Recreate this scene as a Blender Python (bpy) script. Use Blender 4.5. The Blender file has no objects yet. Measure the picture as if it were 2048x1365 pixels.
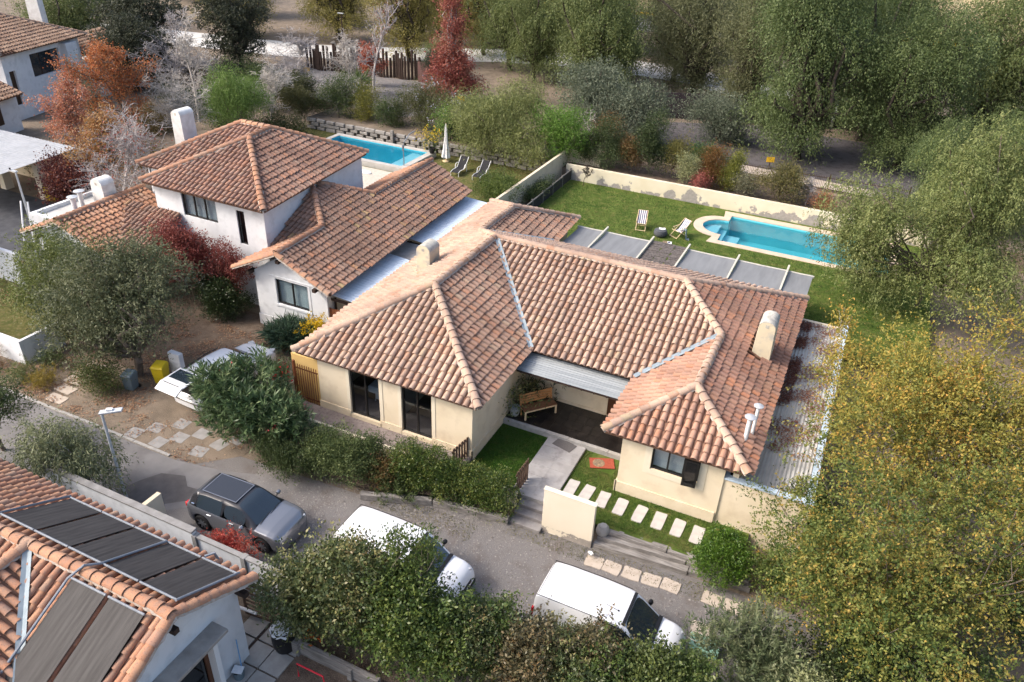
import bpy, bmesh, math, random
import numpy as np
from mathutils import Matrix, Vector
from mathutils.geometry import tessellate_polygon

# ---------------------------------------------------------------- camera, sky, sun, exposure
scn = bpy.context.scene
def make_camera():
    pt, yw, ro = 0.5443, -0.4173, 0.0465
    fw = Vector((math.sin(yw)*math.cos(pt), math.cos(yw)*math.cos(pt), -math.sin(pt)))
    r = Vector((math.cos(yw), -math.sin(yw), 0)); u = r.cross(fw)
    r2 = r*math.cos(ro)+u*math.sin(ro); u2 = -r*math.sin(ro)+u*math.cos(ro)
    cam = bpy.data.cameras.new('camera'); o = bpy.data.objects.new('camera', cam)
    scn.collection.objects.link(o)
    m = Matrix((r2, u2, -fw)).transposed().to_4x4(); m.translation = (0, 0, 20)
    o.matrix_world = m
    cam.sensor_width = 36; cam.lens = 27.234; cam.clip_start = .5; cam.clip_end = 3000
    scn.camera = o
make_camera()
SUN_EL, SUN_AZ = math.radians(42), math.radians(238)      # azimuth clockwise from +y: light from the front left
w = bpy.data.worlds.new('World'); scn.world = w; w.use_nodes = True
nt = w.node_tree; nt.nodes.clear()
sky = nt.nodes.new('ShaderNodeTexSky'); sky.sky_type = 'NISHITA'; sky.sun_disc = False
sky.sun_elevation = SUN_EL; sky.sun_rotation = SUN_AZ; sky.air_density = 1.0; sky.dust_density = 5.0; sky.ozone_density = 1.0
bg = nt.nodes.new('ShaderNodeBackground'); bg.inputs[1].default_value = .15
ow = nt.nodes.new('ShaderNodeOutputWorld')
nt.links.new(sky.outputs[0], bg.inputs[0]); nt.links.new(bg.outputs[0], ow.inputs[0])
sl = bpy.data.lights.new('sun', 'SUN'); sl.energy = 1.15; sl.angle = math.radians(10.0); sl.color = (1, .95, .88)
so = bpy.data.objects.new('sun', sl); scn.collection.objects.link(so)
sd = Vector((math.sin(SUN_AZ)*math.cos(SUN_EL), math.cos(SUN_AZ)*math.cos(SUN_EL), math.sin(SUN_EL)))
so.rotation_euler = sd.to_track_quat('Z', 'Y').to_euler(); so.location = (-30, -20, 60)
vs = scn.view_settings; vs.view_transform = 'Standard'; vs.look = 'None'; vs.gamma = 1; vs.exposure = 1.18; vs.use_curve_mapping = False
scn.cycles.max_bounces = 6; scn.cycles.transparent_max_bounces = 8; scn.cycles.sample_clamp_indirect = 6
CAM = np.array([0, 0, 20.])
COL = scn.collection
RND = random.Random(5)
PI = math.pi

# ---------------------------------------------------------------- materials
MATS = {}
def _new(name):
    m = bpy.data.materials.new(name); m.use_nodes = True; n = m.node_tree
    b = n.nodes['Principled BSDF']; MATS[name] = m
    return m, n, b
def _noise(n, scale, detail=4, coord='Object', rough=.55):
    tc = n.nodes.new('ShaderNodeTexCoord'); t = n.nodes.new('ShaderNodeTexNoise')
    t.inputs['Scale'].default_value = scale; t.inputs['Detail'].default_value = detail; t.inputs['Roughness'].default_value = rough
    n.links.new(tc.outputs[coord], t.inputs['Vector']); return t
def _ramp(n, stops, interp='LINEAR'):
    r = n.nodes.new('ShaderNodeValToRGB'); r.color_ramp.interpolation = interp
    e = r.color_ramp.elements
    while len(e) > 1: e.remove(e[-1])
    for i, (p, c) in enumerate(stops):
        x = e[0] if i == 0 else e.new(p)
        x.position = p; x.color = (*c, 1)
    return r
def _mix(n, fac, a, b, mode='MIX'):
    m = n.nodes.new('ShaderNodeMix'); m.data_type = 'RGBA'; m.blend_type = mode
    for i, v in ((0, fac), (6, a), (7, b)):
        if hasattr(v, 'is_linked'): n.links.new(v, m.inputs[i])
        elif isinstance(v, (int, float)): m.inputs[i].default_value = v
        else: m.inputs[i].default_value = (*v, 1)
    return m.outputs[2]
def _bump(n, b, h, strength, dist=.02):
    x = n.nodes.new('ShaderNodeBump'); x.inputs['Strength'].default_value = strength; x.inputs['Distance'].default_value = dist
    n.links.new(h, x.inputs['Height']); n.links.new(x.outputs[0], b.inputs['Normal'])
def mat(name, c, c2=None, scale=3, rough=.8, bump=0, bscale=40, metal=0, dist=.02, c3=None, scale3=20, spec=.3, coord='Object', p=(.35, .65), stretch=None):
    m, n, b = _new(name)
    b.inputs['Roughness'].default_value = rough; b.inputs['Metallic'].default_value = metal
    b.inputs['Specular IOR Level'].default_value = spec
    if c2 is None: b.inputs['Base Color'].default_value = (*c, 1)
    else:
        t = _noise(n, scale, 5, coord)
        if stretch:
            mp = n.nodes.new('ShaderNodeMapping'); mp.inputs['Scale'].default_value = stretch; l = t.inputs['Vector'].links[0]; n.links.new(l.from_socket, mp.inputs[0]); n.links.new(mp.outputs[0], t.inputs['Vector'])
        r = _ramp(n, [(p[0], c), (p[1], c2)]); n.links.new(t.outputs[0], r.inputs[0]); out = r.outputs[0]
        if c3 is not None:
            t3 = _noise(n, scale3, 4, coord); r3 = _ramp(n, [(.5, (0, 0, 0)), (.68, (1, 1, 1))]); n.links.new(t3.outputs[0], r3.inputs[0])
            out = _mix(n, r3.outputs[0], out, c3)
        n.links.new(out, b.inputs['Base Color'])
    if bump:
        t = _noise(n, bscale, 3, coord); _bump(n, b, t.outputs[0], bump, dist)
    return m
def tile_mat(name, stops, lichen=(.25, .23, .2), lf=.5, dark=(.12, .08, .06)):
    m, n, b = _new(name); b.inputs['Roughness'].default_value = .85; b.inputs['Specular IOR Level'].default_value = .2
    oi = n.nodes.new('ShaderNodeObjectInfo'); ge = n.nodes.new('ShaderNodeNewGeometry')
    a = n.nodes.new('ShaderNodeMath'); a.operation = 'ADD'; n.links.new(oi.outputs['Random'], a.inputs[0]); n.links.new(ge.outputs['Random Per Island'], a.inputs[1])
    fr = n.nodes.new('ShaderNodeMath'); fr.operation = 'FRACT'; n.links.new(a.outputs[0], fr.inputs[0])
    r = _ramp(n, stops); n.links.new(fr.outputs[0], r.inputs[0])
    tp = n.nodes.new('ShaderNodeTexNoise'); tp.inputs['Scale'].default_value = 9; tp.inputs['Detail'].default_value = 5
    n.links.new(ge.outputs['Position'], tp.inputs['Vector'])
    r2 = _ramp(n, [(.42, (0, 0, 0)), (.7, (1, 1, 1))]); n.links.new(tp.outputs[0], r2.inputs[0])
    mu = n.nodes.new('ShaderNodeMath'); mu.operation = 'MULTIPLY'; mu.inputs[1].default_value = lf; n.links.new(r2.outputs[0], mu.inputs[0])
    o = _mix(n, mu.outputs[0], r.outputs[0], lichen)
    t4 = n.nodes.new('ShaderNodeTexNoise'); t4.inputs['Scale'].default_value = 33; t4.inputs['Detail'].default_value = 4; n.links.new(ge.outputs['Position'], t4.inputs['Vector'])
    r4 = _ramp(n, [(.55, (0, 0, 0)), (.72, (.75, .75, .75))]); n.links.new(t4.outputs[0], r4.inputs[0])
    o = _mix(n, r4.outputs[0], o, dark)
    t5 = n.nodes.new('ShaderNodeTexNoise'); t5.inputs['Scale'].default_value = .45; t5.inputs['Detail'].default_value = 3; n.links.new(ge.outputs['Position'], t5.inputs['Vector'])
    r5 = _ramp(n, [(.35, (.78, .76, .75)), (.65, (1.08, 1.06, 1.04))]); n.links.new(t5.outputs[0], r5.inputs[0])
    o = _mix(n, 1.0, o, r5.outputs[0], 'MULTIPLY')
    n.links.new(o, b.inputs['Base Color']); _bump(n, b, t4.outputs[0], .3, .01)
    return m
def leaf_mat(name, rough=.55, trans=.3):
    m, n, b = _new(name); b.inputs['Roughness'].default_value = rough; b.inputs['Specular IOR Level'].default_value = .35
    a = n.nodes.new('ShaderNodeVertexColor'); a.layer_name = 'Col'
    n.links.new(a.outputs[0], b.inputs['Base Color'])
    t = n.nodes.new('ShaderNodeBsdfTranslucent'); n.links.new(a.outputs[0], t.inputs[0])
    mx = n.nodes.new('ShaderNodeMixShader'); mx.inputs[0].default_value = trans
    n.links.new(b.outputs[0], mx.inputs[1]); n.links.new(t.outputs[0], mx.inputs[2])
    n.links.new(mx.outputs[0], n.nodes['Material Output'].inputs[0]); return m
def glass_mat(name, tint=(.5, .55, .57), trans=.6, rough=.03):
    m, n, b = _new(name); n.nodes.remove(b)
    tr = n.nodes.new('ShaderNodeBsdfTransparent'); tr.inputs[0].default_value = (*[x*trans for x in tint], 1)
    g = n.nodes.new('ShaderNodeBsdfGlossy'); g.inputs['Roughness'].default_value = rough; g.inputs[0].default_value = (.9, .95, 1, 1)
    f = n.nodes.new('ShaderNodeFresnel'); f.inputs[0].default_value = 1.55
    ad = n.nodes.new('ShaderNodeMath'); ad.operation = 'ADD'; ad.inputs[1].default_value = .03; n.links.new(f.outputs[0], ad.inputs[0])
    ge = n.nodes.new('ShaderNodeNewGeometry'); iv = n.nodes.new('ShaderNodeMath'); iv.operation = 'SUBTRACT'; iv.inputs[0].default_value = 1; n.links.new(ge.outputs['Backfacing'], iv.inputs[1])
    ml = n.nodes.new('ShaderNodeMath'); ml.operation = 'MULTIPLY'; n.links.new(ad.outputs[0], ml.inputs[0]); n.links.new(iv.outputs[0], ml.inputs[1])
    mx = n.nodes.new('ShaderNodeMixShader'); n.links.new(ml.outputs[0], mx.inputs[0]); n.links.new(tr.outputs[0], mx.inputs[1]); n.links.new(g.outputs[0], mx.inputs[2])
    n.links.new(mx.outputs[0], n.nodes['Material Output'].inputs[0]); return m
def water_mat(name, tint):
    m, n, b = _new(name); n.nodes.remove(b)
    tr = n.nodes.new('ShaderNodeBsdfTransparent'); tr.inputs[0].default_value = (*tint, 1)
    g = n.nodes.new('ShaderNodeBsdfGlossy'); g.inputs['Roughness'].default_value = .02
    f = n.nodes.new('ShaderNodeFresnel'); f.inputs[0].default_value = 1.33
    t = _noise(n, 3.5, 2); bm = n.nodes.new('ShaderNodeBump'); bm.inputs['Strength'].default_value = .12; bm.inputs['Distance'].default_value = .03
    n.links.new(t.outputs[0], bm.inputs['Height']); n.links.new(bm.outputs[0], g.inputs['Normal']); n.links.new(bm.outputs[0], f.inputs['Normal'])
    mx = n.nodes.new('ShaderNodeMixShader'); n.links.new(f.outputs[0], mx.inputs[0]); n.links.new(tr.outputs[0], mx.inputs[1]); n.links.new(g.outputs[0], mx.inputs[2])
    n.links.new(mx.outputs[0], n.nodes['Material Output'].inputs[0]); return m
def peel_mat(name, paint, paint2, under, scale=1.3, th=.6, zlo=None, zhi=None):
    """painted plaster that has flaked off in islands; zlo..zhi (local height) is where the damage sits"""
    m, n, b = _new(name); b.inputs['Roughness'].default_value = .9; b.inputs['Specular IOR Level'].default_value = .15
    t = _noise(n, .9, 5); r = _ramp(n, [(.35, paint), (.7, paint2)]); n.links.new(t.outputs[0], r.inputs[0])
    t2 = _noise(n, scale, 8, rough=.62); h = t2.outputs[0]
    if zlo is not None:
        tc = n.nodes.new('ShaderNodeTexCoord'); sp = n.nodes.new('ShaderNodeSeparateXYZ'); n.links.new(tc.outputs['Object'], sp.inputs[0])
        mr = n.nodes.new('ShaderNodeMapRange'); mr.inputs[1].default_value = zlo; mr.inputs[2].default_value = zhi; mr.inputs[3].default_value = .14; mr.inputs[4].default_value = -.2
        n.links.new(sp.outputs[2], mr.inputs[0])
        ad = n.nodes.new('ShaderNodeMath'); n.links.new(h, ad.inputs[0]); n.links.new(mr.outputs[0], ad.inputs[1]); h = ad.outputs[0]
    k = _ramp(n, [(th, (0, 0, 0)), (th+.02, (1, 1, 1))]); n.links.new(h, k.inputs[0])
    u = _noise(n, 6, 4); ur = _ramp(n, [(.3, under), (.7, tuple(x*1.35 for x in under))]); n.links.new(u.outputs[0], ur.inputs[0])
    n.links.new(_mix(n, k.outputs[0], r.outputs[0], ur.outputs[0]), b.inputs['Base Color'])
    iv = n.nodes.new('ShaderNodeInvert'); n.links.new(k.outputs[0], iv.inputs[1]); _bump(n, b, iv.outputs[0], .5, .015)
    return m

mat('cream_wall', (.66, .56, .40), (.70, .60, .45), .8, .9, .15, 60, c3=(.60, .50, .36), scale3=1.7, spec=.15)
mat('cream_plinth', (.60, .50, .35), (.68, .58, .43), 2, .9, .2, 60, spec=.15)
mat('cream_trim', (.72, .64, .50), (.68, .60, .46), 3, .9, spec=.15)
mat('yellow_wall', (.62, .42, .16), (.66, .47, .2), 1, .9, .1, 60, spec=.15)
mat('white_wall', (.64, .65, .67), (.72, .73, .74), .7, .9, .12, 50, c3=(.59, .60, .61), scale3=2.2, spec=.15)
mat('white_plinth', (.6, .6, .6), (.68, .68, .68), 2, .9, spec=.15)
mat('chimney_white', (.72, .72, .70), (.6, .59, .56), 3, .9, .25, 30, spec=.15)
mat('chimney_cream', (.66, .58, .42), (.6, .52, .38), 2, .9, .2, 40, c3=(.42, .40, .35), scale3=2.5, spec=.15)
mat('chimney_cap', (.55, .52, .45), (.32, .31, .28), 4, .9, .3, 30, spec=.15)
mat('dark_frame', (.012, .011, .011), rough=.4, spec=.5)
mat('brown_frame', (.045, .025, .016), (.06, .035, .022), 8, rough=.5)
mat('door_wood', (.085, .035, .018), (.11, .045, .022), 6, .55)
mat('porch_floor', (.008, .007, .007), (.022, .019, .018), 3, .3, .1, 20, spec=.5)
mat('tile_terrace', (.20, .165, .155), (.26, .22, .205), 3, .85, .1, 30, c3=(.15, .12, .115), scale3=9)
mat('path_tile', (.29, .275, .265), (.36, .345, .335), 2, .8, .1, 40, c3=(.25, .235, .23), scale3=3)
mat('kerb_stone', (.36, .345, .325), (.28, .27, .255), 5, .9, .3, 20)
mat('step_stone', (.17, .155, .15), (.25, .235, .225), 3, .85, .3, 25)
mat('stepping_stone', (.43, .40, .37), (.50, .47, .43), 4, .9, .25, 25)
mat('paving_slab', (.40, .34, .28), (.48, .41, .345), 4, .9, .3, 25)
mat('concrete', (.23, .22, .21), (.30, .29, .28), 3, .9, .2, 30)
mat('soil', (.085, .06, .045), (.16, .12, .09), 2.5, .95, .8, 18, c3=(.23, .17, .12), scale3=26, dist=.05)
mat('dry_soil', (.13, .105, .08), (.21, .165, .125), 1.2, .95, .6, 25, c3=(.27, .21, .15), scale3=30, dist=.05)
mat('gravel', (.14, .13, .127), (.25, .235, .225), 45, .95, 1.0, 70, c3=(.165, .145, .135), scale3=1.2, dist=.03)
mat('gravel_grey', (.075, .068, .072), (.15, .138, .145), 30, .95, 1.0, 50, c3=(.065, .06, .06), scale3=1.5, dist=.03)
mat('asphalt', (.155, .148, .147), (.205, .197, .195), .8, .92, .4, 90, c3=(.115, .107, .107), scale3=.6)
mat('asphalt_dark', (.045, .047, .055), (.075, .077, .085), 2, .85, .3, 60)
mat('asphalt_darker', (.085, .078, .077), (.11, .10, .098), 3, .75, .3, 60)
mat('road_pale', (.5, .49, .47), (.58, .57, .55), .6, .9)
mat('road_far', (.18, .185, .2), (.22, .225, .24), .4, .9)
mat('yellow_paint', (.75, .45, .02), rough=.7); mat('white_paint', (.8, .8, .8), rough=.7); mat('carport_sheet', (.34, .35, .36), (.42, .43, .44), 2, .7)
mat('dry_field', (.42, .33, .18), (.30, .21, .13), .12, .95, .6, 3, c3=(.19, .2, .1), scale3=.35, dist=.3)
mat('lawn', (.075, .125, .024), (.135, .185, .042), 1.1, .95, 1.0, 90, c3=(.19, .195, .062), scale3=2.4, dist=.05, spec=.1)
mat('lawn_shade', (.03, .08, .01), (.055, .11, .016), 2.2, .95, 1.0, 90, c3=(.08, .1, .025), scale3=3.4, dist=.05, spec=.1)  # darker copy of the lawn: the left wing's shadow put into the colour
mat('lawn_dry', (.09, .105, .03), (.15, .135, .05), 1.6, .95, 1.0, 80, c3=(.2, .17, .08), scale3=5, dist=.05, spec=.1)
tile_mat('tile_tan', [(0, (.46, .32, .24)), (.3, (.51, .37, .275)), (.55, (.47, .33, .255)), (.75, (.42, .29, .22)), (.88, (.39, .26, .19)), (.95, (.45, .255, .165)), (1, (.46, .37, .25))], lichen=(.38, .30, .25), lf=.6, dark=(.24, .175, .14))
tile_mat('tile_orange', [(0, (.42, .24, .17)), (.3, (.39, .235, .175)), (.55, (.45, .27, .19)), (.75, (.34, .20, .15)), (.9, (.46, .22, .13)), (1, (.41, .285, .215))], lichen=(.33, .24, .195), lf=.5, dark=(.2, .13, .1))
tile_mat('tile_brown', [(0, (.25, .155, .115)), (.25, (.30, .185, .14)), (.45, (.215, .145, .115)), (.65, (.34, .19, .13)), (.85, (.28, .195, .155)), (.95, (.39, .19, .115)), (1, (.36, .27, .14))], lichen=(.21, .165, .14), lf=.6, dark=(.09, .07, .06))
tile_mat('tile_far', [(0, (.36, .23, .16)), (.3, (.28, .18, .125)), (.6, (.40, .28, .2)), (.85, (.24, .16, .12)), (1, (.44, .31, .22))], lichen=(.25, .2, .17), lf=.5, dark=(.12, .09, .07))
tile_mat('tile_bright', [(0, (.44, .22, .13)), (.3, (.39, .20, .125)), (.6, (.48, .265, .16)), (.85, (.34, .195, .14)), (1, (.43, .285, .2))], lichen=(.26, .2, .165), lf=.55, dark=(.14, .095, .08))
mat('roof_deck', (.13, .075, .052), (.18, .105, .073), 4, .95, spec=.1)  # kept dark to add painted shade to the gaps between tiles
mat('channel_clay', (.17, .095, .066), (.25, .145, .10), 5, .95, spec=.1)  # darkened for dirt and moss, and to paint shade between cover tiles
mat('mortar', (.34, .29, .245), (.44, .38, .33), 8, .95, .5, 30)
mat('zinc', (.22, .27, .30), (.29, .34, .37), 3, .6, metal=.1)
mat('metal_sheet_blue', (.46, .54, .63), (.54, .62, .71), 1.5, .5, metal=.1, spec=.4, stretch=(.4, 3, 1))
mat('metal_sheet_grey', (.21, .23, .24), (.31, .33, .34), 2.2, .55, metal=.15, stretch=(.25, 3, 1))
mat('felt_grey', (.165, .172, .18), (.21, .217, .225), 1.2, .8, stretch=(2.5, .4, 1))
mat('corrugated_pale', (.42, .41, .385), (.5, .49, .46), 1.2, .85)
mat('blue_cap', (.42, .52, .62), (.5, .6, .7), 4, .6)
mat('reed', (.07, .06, .055), (.15, .13, .12), 9, .9, .4, 30)
mat('beam_pale', (.48, .46, .38), (.55, .53, .45), 5, .8)
mat('timber_old', (.15, .137, .125), (.29, .27, .25), 3, .95, .8, 14, stretch=(.5, 5, 5))
mat('timber_brown', (.10, .06, .04), (.15, .095, .065), 5, .85, .4, 20)
mat('timber_dark', (.035, .022, .017), (.055, .035, .028), 5, .8)
mat('gate_red', (.14, .045, .02), (.2, .07, .03), 5, .7)
mat('bench_wood', (.42, .19, .07), (.5, .25, .1), 6, .5)
mat('bench_seat', (.16, .075, .04), (.21, .1, .055), 6, .5)
mat('pale_wood', (.62, .46, .27), (.7, .55, .34), 6, .6)
mat('deck_wood', (.47, .42, .35), (.55, .5, .43), 5, .85)
mat('white_plastic', (.78, .78, .77), rough=.4)
mat('black_plastic', (.012, .012, .013), rough=.45); mat('black_fabric', (.018, .018, .02), (.03, .03, .033), 30, .9)
mat('grey_fabric', (.07, .075, .085), (.09, .095, .105), 12, .95)
mat('yellow_plastic', (.62, .47, .02), (.55, .40, .015), 6, .5); mat('blue_grey_plastic', (.12, .16, .185), rough=.55)
mat('galvanised', (.42, .44, .46), (.5, .52, .54), 5, .5, metal=.3)
mat('terracotta_pot', (.36, .15, .08), (.42, .19, .1), 6, .9); mat('grey_pot', (.3, .32, .33), (.38, .4, .41), 5, .8)
mat('doormat', (.10, .09, .088), (.14, .13, .125), 40, .95); mat('door_dark', (.02, .018, .018), rough=.6)
mat('room_floor', (.13, .105, .095), (.16, .13, .12), 3, .6); mat('room_wall', (.5, .48, .45), rough=.9)
mat('bed_linen', (.72, .74, .76), (.62, .65, .68), 5, .95, .3, 12)
mat('curtain', (.68, .73, .72), (.58, .63, .62), 3, .95)
mat('blind', (.6, .62, .63), (.52, .54, .55), 2, .9)
mat('pool_paint', (.13, .56, .63), (.16, .61, .67), 1.2, .7); mat('pool_deep', (.04, .46, .60), (.06, .52, .65), 1.5, .7)
mat('pool_step', (.35, .68, .76), (.4, .72, .8), 2, .7)
mat('coping', (.52, .41, .31), (.58, .47, .37), 2, .9, .2, 30); mat('coping_grey', (.38, .36, .33), (.46, .44, .41), 2, .9, .2, 30)
mat('solar_mat', (.028, .025, .025), (.05, .046, .045), 1.5, .65, spec=.3, stretch=(6, .5, 1)); mat('pipe_grey', (.16, .18, .21), (.22, .24, .27), 6, .5)
mat('red_paint', (.6, .03, .05), rough=.5); mat('stone_wall', (.24, .22, .20), (.36, .335, .305), 2, .95, .8, 8)
mat('bark', (.12, .095, .075), (.2, .165, .135), 6, .95, .6, 20); mat('bark_pale', (.38, .35, .32), (.5, .46, .42), 5, .95, .4, 20)
mat('bark_dark', (.045, .035, .03), (.08, .065, .052), 6, .95, .6, 20); mat('bark_grey', (.30, .275, .27), (.42, .39, .385), 5, .95, .3, 25)
mat('car_white', (.70, .71, .73), rough=.2, spec=.5); mat('car_grey', (.24, .25, .275), rough=.22, metal=.6, spec=.5); mat('car_roof', (.035, .036, .042), rough=.2, metal=.4, spec=.5)
mat('car_glass', (.02, .03, .04), rough=.05, spec=1.0); mat('tyre', (.015, .015, .016), rough=.85); mat('rim', (.35, .36, .38), rough=.35, metal=.8); mat('rim_dark', (.03, .03, .033), rough=.4, metal=.4)
mat('lamp_red', (.5, .01, .015), rough=.2, spec=.6); mat('lamp_clear', (.45, .47, .5), rough=.15, spec=.7); mat('chrome', (.6, .62, .64), rough=.15, metal=1)
mat('plate', (.7, .7, .68), rough=.5); mat('ink', (.03, .03, .035), rough=.6); mat('skylight', (.02, .021, .025), rough=.08, spec=.8)
mat('rug_red', (.26, .05, .03), (.34, .09, .05), 30, .95); mat('rug_tan', (.32, .22, .13), (.12, .1, .08), 14, .95)
mat('navy', (.03, .03, .12), rough=.9); mat('canvas', (.74, .73, .72), rough=.9); mat('towel', (.36, .42, .42), (.26, .31, .31), 18, .95)
mat('green_box', (.2, .36, .27), (.24, .4, .31), 4, .7); mat('net', (.025, .025, .028), (.05, .05, .05), 40, .9); mat('dark_wall', (.03, .022, .026), (.045, .034, .038), 1, .9)
mat('brown_panel', (.12, .065, .06), (.15, .08, .07), 1, .85); mat('sign_yellow', (.7, .42, .02), rough=.6); mat('flag_stone', (.38, .36, .33), (.3, .28, .26), 3, .9)
mat('bag', (.6, .62, .64), (.72, .74, .76), 9, .5, .6, 12); mat('fire', (.75, .2, .03), (.7, .33, .06), 20, .8); mat('blue_plastic', (.12, .28, .5), rough=.5)
mat('flower_white', (.75, .75, .72), rough=.8); mat('boulder', (.3, .28, .26), (.4, .38, .35), 3, .95, .6, 10)
glass_mat('glass', (.8, .84, .86), 1.0); glass_mat('glass_dark', (.2, .22, .23), .6)
water_mat('water', (.80, .97, 1.0)); leaf_mat('leaf'); leaf_mat('leaf_gloss', .38, .2); leaf_mat('petal', .7, .25)
peel_mat('peel_rear', (.64, .57, .42), (.70, .64, .5), (.27, .25, .23), .7, .53, .0, 1.9)
peel_mat('peel_front', (.70, .62, .48), (.74, .66, .53), (.27, .24, .21), 1.6, .60, .28, .5)

# ---------------------------------------------------------------- mesh helpers
class MB:
    def __init__(s): s.v = []; s.f = []; s.flat = False
    def add(s, vs, fs):
        o = len(s.v); s.v += [tuple(p) for p in vs]; s.f += [tuple(i+o for i in f) for f in fs]; return s
    def box(s, x0, x1, y0, y1, z0, z1):
        return s.add([(x0, y0, z0), (x1, y0, z0), (x1, y1, z0), (x0, y1, z0), (x0, y0, z1), (x1, y0, z1), (x1, y1, z1), (x0, y1, z1)],
                     [(0, 3, 2, 1), (4, 5, 6, 7), (0, 1, 5, 4), (1, 2, 6, 5), (2, 3, 7, 6), (3, 0, 4, 7)])
    def obox(s, c, size, rz=0, rx=0, ry=0):
        m = Matrix.Translation(c) @ Matrix.Rotation(rz, 4, 'Z') @ Matrix.Rotation(ry, 4, 'Y') @ Matrix.Rotation(rx, 4, 'X')
        o = len(s.v); a, b, d = (q/2 for q in size)
        s.box(-a, a, -b, b, -d, d)
        for i in range(o, len(s.v)): s.v[i] = tuple(m @ Vector(s.v[i]))
        return s
    def prism(s, poly, z0, z1):
        n = len(poly)
        tri = tessellate_polygon([[Vector((x, y, 0)) for x, y in poly]])
        a = sum(poly[i][0]*poly[(i+1) % n][1]-poly[(i+1) % n][0]*poly[i][1] for i in range(n))
        if a < 0: poly = poly[::-1]; tri = tessellate_polygon([[Vector((x, y, 0)) for x, y in poly]])
        fs = []
        for t in tri:
            p = [poly[i] for i in t]; c = (p[1][0]-p[0][0])*(p[2][1]-p[0][1])-(p[1][1]-p[0][1])*(p[2][0]-p[0][0])
            t = t if c > 0 else t[::-1]
            fs.append(tuple(i+n for i in t)); fs.append(tuple(t[::-1]))
        for i in range(n): j = (i+1) % n; fs.append((i, j, j+n, i+n))
        return s.add([(x, y, z0) for x, y in poly]+[(x, y, z1) for x, y in poly], fs)
    def tube(s, pts, r, k=6, caps=True):
        pts = [Vector(p) for p in pts]; n = len(pts); rs = r if isinstance(r, (list, tuple)) else [r]*n
        vs = []; up = Vector((0, 0, 1))
        for i, p in enumerate(pts):
            d = (pts[min(i+1, n-1)]-pts[max(i-1, 0)]).normalized()
            a = d.cross(up)
            if a.length < .05: a = d.cross(Vector((1, 0, 0)))
            a.normalize(); b = a.cross(d)
            vs += [p+(a*math.cos(2*PI*j/k)+b*math.sin(2*PI*j/k))*rs[i] for j in range(k)]
        fs = [(i*k+j, i*k+(j+1) % k, (i+1)*k+(j+1) % k, (i+1)*k+j) for i in range(n-1) for j in range(k)]
        if caps: fs += [tuple(range(k))[::-1], tuple(range((n-1)*k, n*k))]
        return s.add(vs, fs)
    def lathe(s, prof, c=(0, 0, 0), k=16, axis='z'):
        vs = []
        for r, z in prof:
            for j in range(k):
                x, y = r*math.cos(2*PI*j/k), r*math.sin(2*PI*j/k)
                vs.append((c[0]+x, c[1]+y, c[2]+z) if axis == 'z' else (c[0]+x, c[1]+z, c[2]+y))
        n = len(prof)
        return s.add(vs, [(i*k+j, i*k+(j+1) % k, (i+1)*k+(j+1) % k, (i+1)*k+j) for i in range(n-1) for j in range(k)])
    def quad(s, a, b, c, d): return s.add([a, b, c, d], [(0, 1, 2, 3)])
    def poly3(s, pts, th):
        """a planar polygon given a thickness straight down"""
        n = len(pts); P = [Vector(p) for p in pts]; tri = tessellate_polygon([P])
        fs = []
        for t in tri:
            nz = (P[t[1]]-P[t[0]]).cross(P[t[2]]-P[t[0]]).z
            t = t if nz > 0 else t[::-1]
            fs.append(tuple(t)); fs.append(tuple(i+n for i in t[::-1]))
        for i in range(n): j = (i+1) % n; fs.append((i, j, j+n, i+n))
        return s.add([tuple(p) for p in P]+[(p.x, p.y, p.z-th) for p in P], fs)
    def build(s, name, m, parent=None, world=True, smooth=False, bevel=0, angle=40):
        me = bpy.data.meshes.new(name)
        v = s.v
        if parent is not None and world:
            q = root_loc(parent); v = [(a-q[0], b-q[1], c-q[2]) for a, b, c in v]
        me.from_pydata(v, [], s.f); me.materials.append(MATS[m])
        if not s.flat:
          bm = bmesh.new(); bm.from_mesh(me); bmesh.ops.recalc_face_normals(bm, faces=bm.faces); bm.to_mesh(me); bm.free()
        if smooth: me.shade_smooth(); me.set_sharp_from_angle(angle=math.radians(angle))
        o = bpy.data.objects.new(name, me); COL.objects.link(o)
        if parent is not None: o.parent = parent
        if bevel:
            b = o.modifiers.new('bevel', 'BEVEL'); b.width = bevel; b.segments = 2; b.limit_method = 'ANGLE'
        return o
    def top(s, name, m, label=None, cat=None, group=None, kind=None, smooth=False, bevel=0, loc=None):
        A = np.array(s.v); c = loc if loc is not None else ((A[:, 0].min()+A[:, 0].max())/2, (A[:, 1].min()+A[:, 1].max())/2, A[:, 2].min())
        s.v = [(a-c[0], b-c[1], d-c[2]) for a, b, d in s.v]
        o = s.build(name, m, None, smooth=smooth, bevel=bevel); o.location = c
        return tag(o, label, cat, group, kind)
def root_loc(o):
    q = Vector((0, 0, 0))
    while o is not None: q = q+o.location; o = o.parent
    return q
def tag(o, label=None, cat=None, group=None, kind=None):
    if label: o['label'] = label
    if cat: o['category'] = cat
    if group: o['group'] = group
    if kind: o['kind'] = kind
    return o
def thing(name, label, cat, loc=(0, 0, 0), rz=0, group=None):
    o = bpy.data.objects.new(name, None); COL.objects.link(o); o.location = loc; o.rotation_euler = (0, 0, rz); o.empty_display_size = .2
    return tag(o, label, cat, group)
def copy_tree(o, parent=None):
    c = o.copy(); COL.objects.link(c); c.parent = parent
    for ch in o.children: copy_tree(ch, c)
    return c
def struct(name, mb, m, **k): return mb.top(name, m, kind='structure', **k)
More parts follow.
